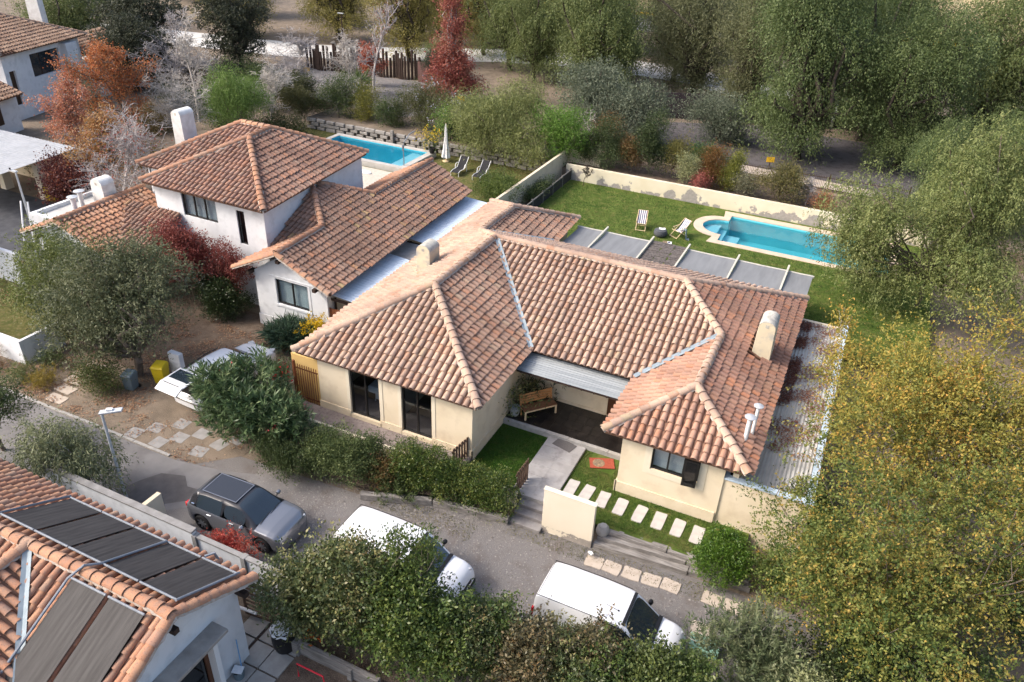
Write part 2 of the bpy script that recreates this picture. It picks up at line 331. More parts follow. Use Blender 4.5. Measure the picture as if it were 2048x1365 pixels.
def sheet(poly, z, holes=()):
    """flat polygon with holes"""
    mb = MB(); mb.flat = True; loops = [[Vector((x, y, 0)) for x, y in poly]]+[[Vector((x, y, 0)) for x, y in h] for h in holes]
    vs = [p for l in loops for p in l]; fs = []
    for t in tessellate_polygon(loops):
        c = (vs[t[1]]-vs[t[0]]).cross(vs[t[2]]-vs[t[0]]).z
        fs.append(tuple(t) if c > 0 else tuple(t[::-1]))
    return mb.add([(p.x, p.y, z) for p in vs], fs)
def rect(x0, x1, y0, y1): return [(x0, y0), (x1, y0), (x1, y1), (x0, y1)]
def fastmesh(name, V, F, m, parent=None, col=None, origin=None, smooth=False):
    """V (n,3), F (m,k) arrays -> mesh object; col (m,3) per face colours"""
    V = np.asarray(V, np.float32); F = np.asarray(F, np.int32)
    if parent is not None: V = V-np.array(root_loc(parent), np.float32)
    elif origin is not None: V = V-np.array(origin, np.float32)
    me = bpy.data.meshes.new(name); k = F.shape[1]
    me.vertices.add(len(V)); me.vertices.foreach_set('co', V.ravel())
    me.loops.add(F.size); me.loops.foreach_set('vertex_index', F.ravel())
    me.polygons.add(len(F)); me.polygons.foreach_set('loop_start', np.arange(0, F.size, k, dtype=np.int32))
    if smooth: me.polygons.foreach_set('use_smooth', np.ones(len(F), bool))
    me.update(calc_edges=True)
    if col is not None:
        a = me.color_attributes.new('Col', 'FLOAT_COLOR', 'CORNER')
        c = np.ones((len(F), k, 4), np.float32); c[:, :, :3] = np.asarray(col, np.float32)[:, None, :]
        a.data.foreach_set('color', c.ravel())
    me.materials.append(MATS[m])
    o = bpy.data.objects.new(name, me); COL.objects.link(o)
    if parent is not None: o.parent = parent
    elif origin is not None: o.location = origin
    return o
def text_mesh(name, body, size, m, parent, loc, rot, shear=0, extrude=.001):
    cu = bpy.data.curves.new(name, 'FONT'); cu.body = body; cu.size = size; cu.shear = shear; cu.extrude = extrude; cu.align_x = 'CENTER'; cu.align_y = 'CENTER'
    t = bpy.data.objects.new(name, cu); COL.objects.link(t)
    dg = bpy.context.evaluated_depsgraph_get(); me = bpy.data.meshes.new_from_object(t.evaluated_get(dg))
    bpy.data.objects.remove(t); bpy.data.curves.remove(cu)
    me.materials.clear(); me.materials.append(MATS[m])
    o = bpy.data.objects.new(name, me); COL.objects.link(o); o.parent = parent; o.location = loc; o.rotation_euler = rot
    return o
# ---------------------------------------------------------------- clay roofs
_pt, _yw, _ro = 0.5443, -0.4173, 0.0465
_fw = np.array([math.sin(_yw)*math.cos(_pt), math.cos(_yw)*math.cos(_pt), -math.sin(_pt)])
_r = np.array([math.cos(_yw), -math.sin(_yw), 0]); _u = np.cross(_r, _fw)
_r2 = _r*math.cos(_ro)+_u*math.sin(_ro); _u2 = -_r*math.sin(_ro)+_u*math.cos(_ro)
def in_view(P):
    """which points fall inside the picture (used to choose which tiles are worth an object of their own)"""
    d = P-CAM; z = d@_fw; x = (d@_r2)/z*1549.3; y = (d@_u2)/z*1549.3
    return (abs(x) < 1040) & (abs(y) < 700)
def inside(uv, poly):
    n = len(poly); r = np.zeros(len(uv), bool)
    for i in range(n):
        (x0, y0), (x1, y1) = poly[i], poly[(i+1) % n]
        if y0 == y1: continue
        c = (uv[:, 1] > min(y0, y1)) & (uv[:, 1] <= max(y0, y1))
        r ^= c & (uv[:, 0] < x0+(uv[:, 1]-y0)*(x1-x0)/(y1-y0))
    return r
def tile_template(L=.43, r1=.113, r2=.091, k=6, th=.022, lift=.055, hgt=.95):
    A = [PI*j/k for j in range(k+1)]
    V = [(r1*math.cos(a), 0, r1*hgt*math.sin(a)+lift) for a in A]
    V += [(r2*math.cos(a), L, r2*hgt*math.sin(a)) for a in A]
    V += [((r1-th)*math.cos(a), 0, (r1-th)*hgt*math.sin(a)+lift) for a in A]
    n = k+1
    F = [(j, j+1, n+j+1, n+j) for j in range(k)]+[(j+1, j, 2*n+j, 2*n+j+1) for j in range(k)]
    return np.array(V), np.array(F)
TV, TF = tile_template()
RV, RF = tile_template(.46, .165, .14, 8, .025, .03, .8)
def mesh_of(V, F, name, m):
    me = bpy.data.meshes.new(name); me.from_pydata([tuple(v) for v in V], [], [tuple(f) for f in F]); me.materials.append(MATS[m]); me.shade_smooth(); me.set_sharp_from_angle(angle=math.radians(50)); return me
def plane_frame(poly):
    P = np.array(poly, float); n = np.zeros(3)
    for i in range(len(P)): n += np.cross(P[i], P[(i+1) % len(P)])
    n = n/np.linalg.norm(n)
    if n[2] < 0: n = -n
    e = np.cross([0, 0, 1.], n); e /= np.linalg.norm(e); s = np.cross(n, e)
    O = P[P@s == (P@s).min()][0] if True else P[0]
    return P, n, e, s, O
def roof(house, planes, ridges, single=300, pitch=.286, course=.355, deck_th=.07, holes=(), valleys=(), name='roof', ridge_mat='tile_tan', jit=.011):
    """planes: [(polygon, material)]; ridges: [(a, b)]; valleys: [(a, b)].  roof > tile, ridge_tile, tile_field, channel_tiles, mortar_bed"""
    dk = MB()
    for poly, m in planes:
        c = np.mean(np.array(poly), 0); q = [np.array(a)+(c-np.array(a))*min(.4, .11/np.linalg.norm(c-np.array(a))) for a in poly]; dk.poly3([(x, y, z-.045) for x, y, z in q], deck_th)
    rf = dk.build(name, 'roof_deck', house)
    rl = np.array(root_loc(rf)); rng = np.random.default_rng(11)
    allp = []; CV = []; CF = []; co = 0
    for poly, m in planes:
        P, n, e, s, O = plane_frame(poly)
        uv = [((p-O)@e, (p-O)@s) for p in P]
        us = [q[0] for q in uv]; vs_ = [q[1] for q in uv]
        u0 = min(us)+pitch*.5; U = np.arange(u0, max(us), pitch); Vv = np.arange(min(vs_)-.05, max(vs_), course)
        g = np.array([(a, b) for a in U for b in Vv])
        if len(g) == 0: continue
        ok = inside(g+np.array([0, .2]), uv)
        g = g[ok]
        W = O+g[:, :1]*e+g[:, 1:]*s
        keep = np.ones(len(W), bool)
        for (hx0, hx1, hy0, hy1) in holes:
            keep &= ~((W[:, 0] > hx0-.08) & (W[:, 0] < hx1+.08) & (W[:, 1] > hy0-.35) & (W[:, 1] < hy1+.1))
        W = W[keep]
        d = CAM-W; dist = np.linalg.norm(d, axis=1)
        sc = np.maximum(0, (d@n)/dist)/dist**2*in_view(W)
        W = W+rng.normal(0, jit, W.shape)*np.array([1, 1, .35])
        ang = rng.normal(0, .022, len(W)); tl = rng.normal(0, .012, len(W))
        for w, a, t, q in zip(W, ang, tl, sc): allp.append((q, w, e, s, n, a, t, m))
        # channel strips between the cover tiles
        A = [(-.075, .03), (-.04, .004), (.04, .004), (.075, .03)]
        for a in np.arange(u0-pitch*.5, max(us)+pitch, pitch):
            xs = []
            for i in range(len(uv)):
                (x0, y0), (x1, y1) = uv[i], uv[(i+1) % len(uv)]
                if (x0-a)*(x1-a) < 0: xs.append(y0+(a-x0)*(y1-y0)/(x1-x0))
            xs.sort()
            for lo, hi in zip(xs[::2], xs[1::2]):
                if hi-lo < .15: continue
                for v in (lo-.02, hi): CV += [O+(a+x)*e+v*s+z*n for x, z in A]
                CF += [(co+j, co+j+1, co+5+j, co+4+j) for j in range(3)]; co += 8
    if CV: fastmesh('channel_tiles', np.array(CV), np.array(CF), 'channel_clay', rf)['kind'] = 'stuff'
    allp.sort(key=lambda t: -t[0])
    ones, rest = allp[:single], allp[single:]
    meshes = {}
    def frame(e, s, n, a, t):
        e2 = e*math.cos(a)+s*math.sin(a); s2 = -e*math.sin(a)+s*math.cos(a)
        s3 = s2*math.cos(t)+n*math.sin(t); n3 = -s2*math.sin(t)+n*math.cos(t)
        return e2, s3, n3
    for q, wp, e, s, n, a, t, m in ones:
        if m not in meshes: meshes[m] = mesh_of(TV, TF, 'clay_tile', m)
        o = bpy.data.objects.new('tile', meshes[m]); COL.objects.link(o); o.parent = rf
        e2, s2, n2 = frame(e, s, n, a, t)
        M = Matrix((e2, s2, n2)).transposed().to_4x4(); M.translation = wp-rl; o.matrix_basis = M
    for m in set(t[7] for t in rest):
        sub = [t for t in rest if t[7] == m]
        fr = [frame(*t[2:7]) for t in sub]
        E_ = np.array([f[0] for f in fr]); S_ = np.array([f[1] for f in fr]); N_ = np.array([f[2] for f in fr]); W_ = np.array([t[1] for t in sub])
        V = W_[:, None, :]+TV[None, :, 0:1]*E_[:, None, :]+TV[None, :, 1:2]*S_[:, None, :]+TV[None, :, 2:3]*N_[:, None, :]
        F = TF[None]+(np.arange(len(sub))*len(TV))[:, None, None]
        o = fastmesh('tile_field', V.reshape(-1, 3), F.reshape(-1, 4), m, rf, smooth=True); o['kind'] = 'stuff'
        o.data.set_sharp_from_angle(angle=math.radians(50))
    rm = None; mo = MB()
    for (a, b) in ridges:
        a, b = np.array(a, float), np.array(b, float)
        if a[2] > b[2]: a, b = b, a
        L = np.linalg.norm(b-a); d = (b-a)/L; sd = np.cross(d, [0, 0, 1.]); sd /= np.linalg.norm(sd); up = np.cross(sd, d)
        if rm is None: rm = mesh_of(RV, RF, 'ridge_clay', ridge_mat)
        k = max(1, int(round(L/.37)))
        for i in range(k):
            o = bpy.data.objects.new('ridge_tile', rm); COL.objects.link(o); o.parent = rf
            jx = rng.normal(0, .01); ja = rng.normal(0, .02)
            M = Matrix((sd*math.cos(ja)+d*math.sin(ja), d*math.cos(ja)-sd*math.sin(ja), up)).transposed().to_4x4(); M.translation = a+d*(L*i/k)+up*.075+sd*jx-rl; o.matrix_basis = M
        nn = max(2, int(L/.12)); rows = []
        for i in range(nn+1):
            p = a+d*L*i/nn; h = [.165+rng.normal(0, .014) for _ in range(2)]
            rows.append([p-sd*h[0]+up*.02, p-sd*.13+up*(.085+rng.normal(0, .012)), p+sd*.13+up*(.085+rng.normal(0, .012)), p+sd*h[1]+up*.02])
        vs2 = [q for r_ in rows for q in r_]
        mo.add(vs2, [(i*4+j, i*4+j+1, (i+1)*4+j+1, (i+1)*4+j) for i in range(nn) for j in range(3)])
    if mo.v: mo.build('mortar_bed', 'mortar', rf)
    for (a, b) in valleys:
        a, b = Vector(a), Vector(b); d = (b-a).normalized(); sd = d.cross(Vector((0, 0, 1))).normalized()*.11
        z = Vector((0, 0, .075))
        MB().add([a-sd+z*2.4, a+z*1.9, a+sd+z*2.4, b-sd+z*2.4, b+z*1.9, b+sd+z*2.4], [(0, 1, 4, 3), (1, 2, 5, 4)]).build('valley_flashing', 'zinc', rf)
    return rf
def chimney(parent, x0, x1, y0, y1, z0, z1, m='chimney_cream', along='y', capm=None, flare=0.0, name='chimney'):
    """plastered stack with a barrel top; the barrel runs along 'along'"""
    k = 8; mb = MB()
    if along == 'y':
        w = (x1-x0)/2; cx = (x0+x1)/2; pr = [(x0-flare, z0), (x0, z1)]+[(cx-w*math.cos(PI*i/k), z1+w*.75*math.sin(PI*i/k)) for i in range(1, k)]+[(x1, z1), (x1+flare, z0)]
        A = [(x, y0, z) for x, z in pr]; B = [(x, y1, z) for x, z in pr]
    else:
        w = (y1-y0)/2; cy = (y0+y1)/2; pr = [(y0-flare, z0), (y0, z1)]+[(cy-w*math.cos(PI*i/k), z1+w*.75*math.sin(PI*i/k)) for i in range(1, k)]+[(y1, z1), (y1+flare, z0)]
        A = [(x0, y, z) for y, z in pr]; B = [(x1, y, z) for y, z in pr]
    n = len(A)
    mb.add(A+B, [tuple(range(n)), tuple(range(2*n-1, n-1, -1))]+[(i, i+1, n+i+1, n+i) for i in range(n-1)])
    c = mb.build(name, m, parent, bevel=.012)
    cap = MB(); e = .006
    if along == 'y':
        A = [(cx-(w+e)*math.cos(PI*i/k), y0-e, z1+(w*.75+e)*math.sin(PI*i/k)) for i in range(k+1)]; B = [(x, y1+e, z) for x, _, z in A]
    else:
        A = [(x0-e, cy-(w+e)*math.cos(PI*i/k), z1+(w*.75+e)*math.sin(PI*i/k)) for i in range(k+1)]; B = [(x1+e, y, z) for _, y, z in A]
    cap.add(A+B, [(i, i+1, k+1+i+1, k+1+i) for i in range(k)]); cap.build('chimney_cap', capm or 'chimney_cap', c, smooth=True)
    v = MB()
    if along == 'y': v.box(cx-.07, cx+.07, y0-.006, y0+.02, z1-.02, z1+.12)
    else: v.box(x1-.02, x1+.006, cy-.07, cy+.07, z1-.02, z1+.12)
    v.build('vent_hole', 'chimney_cap', c)
    return c
def flue(parent, x, y, z0, z1, r=.09, cap=.2, m='white_plastic'):
    f = MB().lathe([(0, z0), (r, z0), (r, z1), (0, z1)], (x, y, 0), 14).build('flue', m, parent, smooth=True)
    MB().lathe([(0, z1+.10), (cap, z1+.07), (cap, z1+.09), (.04, z1+.15), (0, z1+.15)], (x, y, 0), 18).build('flue_cap', 'galvanised', f, smooth=True)
    g = MB()
    for a in (0, 2.1, 4.2): g.tube([(x+r*math.cos(a), y+r*math.sin(a), z1-.03), (x+r*1.1*math.cos(a), y+r*1.1*math.sin(a), z1+.08)], .012, 4)
    g.build('flue_bracket', 'galvanised', f)
def wall(mb, axis, pos, a0, a1, z0, z1, th, opens=()):
    """wall slab along 'x' or 'y' with rectangular openings [(a0,a1,z0,z1)]"""
    xs = sorted(set([a0, a1]+[o[0] for o in opens]+[o[1] for o in opens])); zs = sorted(set([z0, z1]+[o[2] for o in opens]+[o[3] for o in opens]))
    for i in range(len(xs)-1):
        run = None
        for j in range(len(zs)-1):
            c = ((xs[i]+xs[i+1])/2, (zs[j]+zs[j+1])/2)
            solid = not any(o[0] < c[0] < o[1] and o[2] < c[1] < o[3] for o in opens)
            if solid:
                if run is None: run = zs[j]
            if (not solid or j == len(zs)-2) and run is not None:
                e = zs[j+1] if solid else zs[j]
                if axis == 'x': mb.box(xs[i], xs[i+1], pos, pos+th, run, e)
                else: mb.box(pos, pos+th, xs[i], xs[i+1], run, e)
                run = None
    return mb
def window(parent, axis, pos, a0, a1, z0, z1, panes=2, fm='dark_frame', gm='glass', f=.06, depth=.07, out=-1, name='window', back=None):
    """frame on a wall opening; axis 'x': plane y=pos facing out*y.  window > frame pieces, pane"""
    fr = MB(); d = depth
    def bx(mb, u0, u1, w0, w1, t0, t1):
        lo, hi = sorted((pos+out*t0, pos+out*t1))
        if axis == 'x': mb.box(u0, u1, lo, hi, w0, w1)
        else: mb.box(lo, hi, u0, u1, w0, w1)
    bx(fr, a0, a1, z1-f, z1, -d, .0); bx(fr, a0, a1, z0, z0+f, -d, .0); bx(fr, a0, a0+f, z0+f, z1-f, -d, 0); bx(fr, a1-f, a1, z0+f, z1-f, -d, 0)
    n = panes; wd = (a1-a0-2*f)/n
    for i in range(1, n): c = a0+f+wd*i; bx(fr, c-f*.5, c+f*.5, z0+f, z1-f, -d, -.004)
    wo = fr.build(name, fm, parent)
    for i in range(n):
        g = MB(); u = a0+f+wd*i
        bx(g, u+(.0 if i == 0 else f*.5), u+wd-(.0 if i == n-1 else f*.5), z0+f, z1-f, -d*.62, -d*.5); g.build('pane', gm, wo)
    if back:
        b = MB(); bx(b, a0+.02, a1-.02, z0+.02, z1-.02, -d-.12, -d-.10); b.build('blind' if back == 'blind' else 'curtain' if back == 'curtain' else 'dark_room', back, wo)
    return wo
# ---------------------------------------------------------------- ground, street, lawns, water
def ell(cx, cy, rx, ry, a0, a1, n): return [(cx+rx*math.cos(a0+(a1-a0)*i/(n-1)), cy+ry*math.sin(a0+(a1-a0)*i/(n-1))) for i in range(n)]
POOL_IN = [(3.2, 46.95), (3.2, 51.65), (-6.9, 51.65)]+ell(-6.9, 49.3, 1.45, 1.35, PI/2, 3*PI/2, 17)+[(-6.9, 46.95)]
POOL_OUT = [(3.7, 46.42), (3.7, 52.3), (-7.5, 52.3)]+ell(-7.35, 49.3, 1.6, 1.85, PI/2, 3*PI/2, 17)+[(-7.5, 46.42)]
P2_IN = rect(-39.6, -31.1, 48.05, 52.0); P2_OUT = rect(-40.0, -30.6, 47.6, 52.45)
struct('ground', sheet(rect(-900, 900, -60, 900), 0, [POOL_OUT, P2_OUT]), 'dry_soil')
up = sheet([(-900, 62), (-44, 62), (-44, 53.6), (-20.3, 53.6), (-20.3, 52.95), (900, 52.95), (900, 900), (-900, 900)], 1.2)
up.add([(-44, 53.6, 0), (-20.3, 53.6, 0), (-20.3, 53.6, 1.2), (-44, 53.6, 1.2)], [(0, 1, 2, 3)]).add([(-20.3, 52.95, 0), (900, 52.95, 0), (900, 52.95, 1.2), (-20.3, 52.95, 1.2)], [(0, 1, 2, 3)])
up.add([(-44, 62, 0), (-44, 53.6, 0), (-44, 53.6, 1.2), (-44, 62, 1.2)], [(0, 1, 2, 3)]).add([(-900, 62, 0), (-44, 62, 0), (-44, 62, 1.2), (-900, 62, 1.2)], [(0, 1, 2, 3)])
struct('terrain', up, 'dry_soil')
struct('planting_bed', sheet(rect(-20, 9, 53.0, 57.6), 1.21), 'soil')
struct('gravel_yard', sheet([(-19.5, 59.6), (12, 58.6), (14, 72), (-9, 73.5), (-19.8, 68.2)], 1.215), 'gravel_grey')
struct('gravel_slope', sheet([(-56, 60.5), (-38, 57.5), (-30, 64), (-40, 70.5), (-57, 68.6)], 1.212), 'gravel')
sw = [(-9.6, 59.4), (1.5, 58.6), (1.6, 60.2), (-9.6, 61.2)]
struct('pavement', sheet(sw, 1.222), 'paving_slab')
struct('street', sheet([(-21, 11.9), (-12, 12.0), (0, 14.2), (16, 15.5), (16, 19.4), (-4.9, 19.3), (-8, 18.75), (-11, 18.35), (-13.6, 17.5), (-21, 17)], .008), 'gravel')
struct('asphalt_lane', sheet([(-70, 12.6), (-20.7, 12.6), (-19.8, 13.2), (-18.9, 13.9), (-18.3, 14.2), (-18.5, 14.9), (-18.0, 15.4), (-17.0, 15.7), (-16.0, 16.35), (-15.9, 17.0), (-17.0, 16.9), (-18.8, 16.2), (-21, 15.8), (-70, 15.85)], .012), 'asphalt')
struct('dark_patch', sheet([(-21.6, 13.5), (-20.6, 13.2), (-19.9, 13.5), (-19.1, 14.2), (-18.6, 14.6), (-18.75, 15.0), (-19.5, 14.9), (-20.0, 15.3), (-20.9, 15.0), (-21.3, 14.3)], .016), 'asphalt_darker')  # irregular patch, darker than the lane around it
k = MB()
for i in range(22): k.box(-21.4-i*1.9-1.88, -21.4-i*1.9, 15.83, 15.95, 0, .05+.01*(i % 3))
struct('kerb', k, 'kerb_stone')
struct('leafy_verge', sheet([(-46, 15.96), (-20.2, 15.96), (-18.9, 17.2), (-18.9, 24.9), (-46, 24.9)], .014), 'dry_soil')
struct('garden_soil', sheet([(-31.5, 19.5), (-24.6, 19.6), (-23.9, 24.2), (-20.2, 24.4), (-20.2, 25.6), (-33, 27), (-38, 22)], .03), 'soil')
struct('side_lawn', sheet([(-44, 18.2), (-32.2, 18.2), (-31.9, 21.0), (-33.5, 22.6), (-44, 22.6)], .05), 'lawn_dry')
struct('driveway', sheet([(-60, 22.9), (-40.2, 22.9), (-40.2, 31.4), (-60, 31.4)], .02), 'asphalt_dark')
def slabs(name, label, pts, w, d, th, m, rz=0, jr=.05, z=0):
    pass
# yard in front of the cream house
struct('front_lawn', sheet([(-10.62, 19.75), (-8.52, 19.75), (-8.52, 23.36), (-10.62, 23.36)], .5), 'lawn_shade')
struct('front_lawn', sheet([(-6.92, 19.62), (-.2, 19.75), (-.2, 21.72), (-5.1, 21.72), (-5.1, 23.36), (-6.92, 23.36)], .5), 'lawn')
struct('hedge_bed', sheet([(-18.9, 17.4), (-13.6, 17.6), (-11, 18.45), (-8.1, 18.8), (-8.05, 19.8), (-18.9, 19.6)], .32), 'soil')
t = MB().box(-18.95, -10.63, 19.42, 20.64, .1, .65); struct('terrace', t, 'tile_terrace')
p = MB().box(-8.52, -6.92, 19.72, 23.34, .1, .588); path = struct('garden_path', p, 'kerb_stone')
for i in range(2):
    for j in range(6):
        q = MB().box(-8.515+i*.797, -8.515+i*.797+.79, 19.725+j*.602, 19.725+j*.602+.594, .58, .6); q.build('paver', 'path_tile', path)
pf = MB().box(-10.62, -5.12, 23.52, 25.62, .1, .72); porch = struct('porch_floor', pf, 'porch_floor')
for i in range(14):
    for j in range(4):
        MB().box(-10.6+i*.392+(j % 2)*.0, -10.6+i*.392+.386, 23.53+j*.52, 23.53+j*.52+.514, .715, .728).build('floor_tile', 'porch_floor', porch)
kb = MB()
x = -10.6
while x < -5.2:
    L = RND.uniform(.6, 1.1); kb.box(x, min(x+L-.012, -5.12), 23.345, 23.515, .3, .715+RND.uniform(-.012, .015)); x += L
struct('porch_kerb', kb, 'kerb_stone')
st = thing('front_steps', 'grey stone steps from the gravel street up to the path', 'steps', (-7.5, 19.1, 0))
for i, (y0, z1) in enumerate([(19.4, .45), (19.08, .3), (18.72, .16)]):
    MB().box(-8.06-.03*i, -6.9, y0, 19.75-.3*i, -.02, z1).build('step', 'step_stone', st, bevel=.015)
# rear lawn and pool
struct('rear_lawn', sheet([(-19.2, 36.0), (5.5, 36.0), (5.5, 52.9), (-19.2, 52.9)], .5, [POOL_OUT]), 'lawn')
def pool(name, label, loc, inn, out, zc, zw, zf, cop, deep, hangm):
    t = thing(name, label, 'swimming pool', loc); n = len(inn)
    mb = MB(); mb.add([(x, y, zc) for x, y in inn]+[(x, y, zc) for x, y in out]+[(x, y, zc-.06) for x, y in inn]+[(x, y, hangm) for x, y in out],
        [(i, (i+1) % n, n+(i+1) % n, n+i) for i in range(n)]+[(i, (i+1) % n, 2*n+(i+1) % n, 2*n+i) for i in range(n)]+[(n+i, n+(i+1) % n, 3*n+(i+1) % n, 3*n+i) for i in range(n)])
    mb.build('coping', cop, t)
    b = sheet(inn, zf); b.add([(x, y, zc-.06) for x, y in inn]+[(x, y, zf) for x, y in inn], [(i, (i+1) % n, n+(i+1) % n, n+i) for i in range(n)]); b.build('basin', deep, t)
    sheet(inn, zw).build('water', 'water', t)
    return t
pm = pool('swimming_pool', 'turquoise pool with rounded step end and pink stone coping', (-2, 49.3, .5), POOL_IN, POOL_OUT, .53, .36, -1.1, 'coping', 'pool_paint', .3)
for i, (r, z) in enumerate([(1.0, -.72), (.62, -.38), (.26, -.05)]):
    pts = [(-6.9+.45*(2-i), 48.0), (-6.9+.45*(2-i), 50.6)]+ell(-6.9, 49.3, 1.42, 1.3, PI/2, 3*PI/2, 13) if i == 0 else [(-6.9-.42*(i-1), 48.02+.05*i), (-6.9-.42*(i-1), 50.58-.05*i)]+[q for q in ell(-6.9, 49.3, 1.42, 1.3, PI/2, 3*PI/2, 13) if q[0] < -6.92-.42*(i-1)]
    MB().prism(pts, -1.1, z+.2).build('pool_step', 'pool_step', pm)
p2 = pool('swimming_pool', 'long blue rectangular pool with raised grey rim behind the white house', (-35, 50, .3), P2_IN, P2_OUT, .72, .6, -1.0, 'coping_grey', 'pool_deep', .0)
MB().box(-32.5, -31.12, 48.07, 51.98, -1, .42).build('pool_step', 'pool_step', p2)
struct('rear_garden_lawn', sheet([(-44, 40.5), (-20.1, 40.5), (-20.1, 53.58), (-44, 53.58)], .3, [P2_OUT]), 'lawn_dry')
# far roads
def ribbon(pts, w, z):
    mb = MB(); A = []
    for i, p in enumerate(pts):
        d = (Vector(pts[min(i+1, len(pts)-1)])-Vector(pts[max(i-1, 0)])).normalized(); n = Vector((-d.y, d.x))*w/2
        A += [(p[0]-n.x, p[1]-n.y, z), (p[0]+n.x, p[1]+n.y, z)]
    return mb.add(A, [(2*i, 2*i+2, 2*i+3, 2*i+1) for i in range(len(pts)-1)])
struct('pale_road', ribbon([(-95, 70), (-62, 75.5), (-52, 80.5), (-42, 87), (-30, 91), (-18, 89.5), (-8, 84.5), (10, 78.5), (40, 74)], 7.5, 1.23), 'road_pale')
struct('far_road', sheet([(-60, 113), (60, 121), (160, 121), (160, 134), (60, 136), (-60, 128)], 1.24), 'road_far')
struct('road_marking', ribbon([(-50, 121), (60, 128.5), (150, 128)], .35, 1.25), 'white_paint')
struct('road_marking', ribbon([(-50, 115), (60, 122.5), (150, 122.5)], .3, 1.25), 'white_paint')
yk = MB()
for i in range(60): x = -60+i*3; y = 128.2+.066*(x+60) if x < 60 else 136.2; yk.obox((x, y, 1.4), (2.96, .5, .35), .066 if x < 60 else 0)
struct('yellow_kerb', yk, 'yellow_paint')
fm = MB(); nx = 40; ny = 14
fv = [(-300+i*15, 129+j*22, 1.21+max(0, j-.6)*1.4+1.2*math.sin(i*.9+j)*min(1, j*.5)) for j in range(ny) for i in range(nx)]
fm.add([(x, y+(.07*min(x, 60) if j_ == 0 else 0)+8*(j_ == 0), z) for (x, y, z), j_ in zip(fv, [j for j in range(ny) for i in range(nx)])], [(j*nx+i, j*nx+i+1, (j+1)*nx+i+1, (j+1)*nx+i) for j in range(ny-1) for i in range(nx-1)])
struct('hillside', fm, 'dry_field')
# ---------------------------------------------------------------- cream house
H = thing('cream_house', 'large cream house with tan clay tile roof and covered porch in the centre', 'house', (-10, 28, 0))
w = MB()
wall(w, 'x', 20.64, -17.67, -10.62, 0, 3.12, .22, [(-16.14, -14.76, .84, 2.98), (-13.72, -12.38, .84, 2.98)])
w.box(-10.84, -10.62, 20.86, 25.62, 0, 3.12)
w.box(-17.67, -17.45, 20.86, 39.2, 0, 3.12)
wall(w, 'x', 25.62, -10.84, -5.0, 0, 3.3, .22, [(-6.9, -5.95, .73, 2.75)])
wall(w, 'x', 21.68, -5.12, -1.45, 0, 3.12, .2, [(-4.0, -2.3, 1.98, 3.02)])
w.box(-5.12, -4.92, 21.88, 25.62, 0, 3.12); w.box(-1.2, -1.0, 21.9, 35.2, 0, 3.12)
w.box(-17.45, -1.2, 35.1, 35.3, 0, 3.05); w.box(-17.45, -14.2, 39.0, 39.2, 0, 3.0); w.box(-14.4, -14.2, 35.3, 39.0, 0, 3.0)
w.build('wall', 'cream_wall', H)
pl = MB()
for a, b in [(-17.7, -16.16), (-14.74, -13.74), (-12.36, -10.58)]: pl.box(a, b, 20.6, 20.636, .1, .97)
pl.box(-16.2, -14.7, 20.6, 20.636, .1, .82); pl.box(-13.76, -12.34, 20.6, 20.636, .1, .82)
pl.box(-10.616, -10.58, 20.6, 25.6, .1, .97); pl.box(-5.2, -1.5, 21.62, 21.676, .1, .97); pl.box(-5.17, -5.124, 21.62, 25.6, .1, .97)
pl.box(-10.58, -6.95, 25.585, 25.616, .72, .86); pl.build('plinth', 'cream_plinth', H)
tr = MB()
for q in [(a, a+.15, 20.622, 20.638, .98, 3.1) for a in (-16.3, -14.74, -13.88, -12.36)]+[(-4.25, -4.0, 21.662, 21.678, 1.75, 3.1), (-2.3, -2.05, 21.662, 21.678, 1.75, 3.1), (-4.0, -2.3, 21.658, 21.678, 1.75, 1.97)]: MB().box(*q).build('window_trim', 'cream_trim', H)
for a, b in [(-16.14, -14.76), (-13.72, -12.38)]: window(H, 'x', 20.70, a, b, .84, 2.98, 2, f=.065, depth=.09, out=-1, name='sliding_door')
wd = window(H, 'x', 21.74, -4.0, -2.82, 1.98, 3.02, 2, f=.06, out=-1, back='blind')
MB().box(-2.82, -2.3, 21.78, 21.86, 1.98, 3.02).build('side_panel', 'dark_frame', wd)
sh = MB(); sh.obox((-2.56, 21.47, 2.46), (.5, .05, 1.12), .12); s_ = sh.build('shutter', 'dark_frame', H); MB().obox((-2.563, 21.441, 2.46), (.36, .012, .98), .12).build('pane', 'glass_dark', s_)
dd = MB().box(-6.9, -5.95, 25.66, 25.74, .73, 2.75).build('front_door', 'door_wood', H)
for zz in (1.0, 1.7): MB().box(-6.78, -6.07, 25.645, 25.658, zz, zz+.55).build('door_panel', 'door_wood', dd)
MB().lathe([(0, 0), (.03, .01), (.035, .04), (0, .06)], (-6.8, 25.6, 1.75), 8, 'y').build('door_handle', 'chrome', dd)
# rooms behind the glass
rm = MB(); rm.box(-17.44, -10.86, 20.88, 24.6, .4, .835); rm.build('room_floor', 'room_floor', H)
rm = MB(); rm.box(-17.44, -10.86, 24.3, 24.4, .835, 3.1); rm.box(-14.33, -14.2, 21.6, 24.6, .835, 3.1); rm.build('room_wall', 'room_wall', H)
BD = thing('bed', 'bed with white tasselled blanket behind the left sliding door', 'bed', (-15.2, 22.2, .835))
MB().box(-.95, .85, -.35, 1.5, .0, .3).build('bed_base', 'brown_frame', BD, world=False); MB().box(-.97, .87, -.37, 1.5, .303, .62).build('mattress', 'bed_linen', BD, world=False, bevel=.06)
bl = MB(); nb_ = 13; A = []
for i in range(nb_):
    x = -.55+i*.115; o = .015*math.sin(i*2.1)
    A += [(x, .5, .66), (x, -.38+o, .66+o), (x, -.42+o, .5), (x, -.44+o*1.5, .14+.02*math.sin(i*3))]
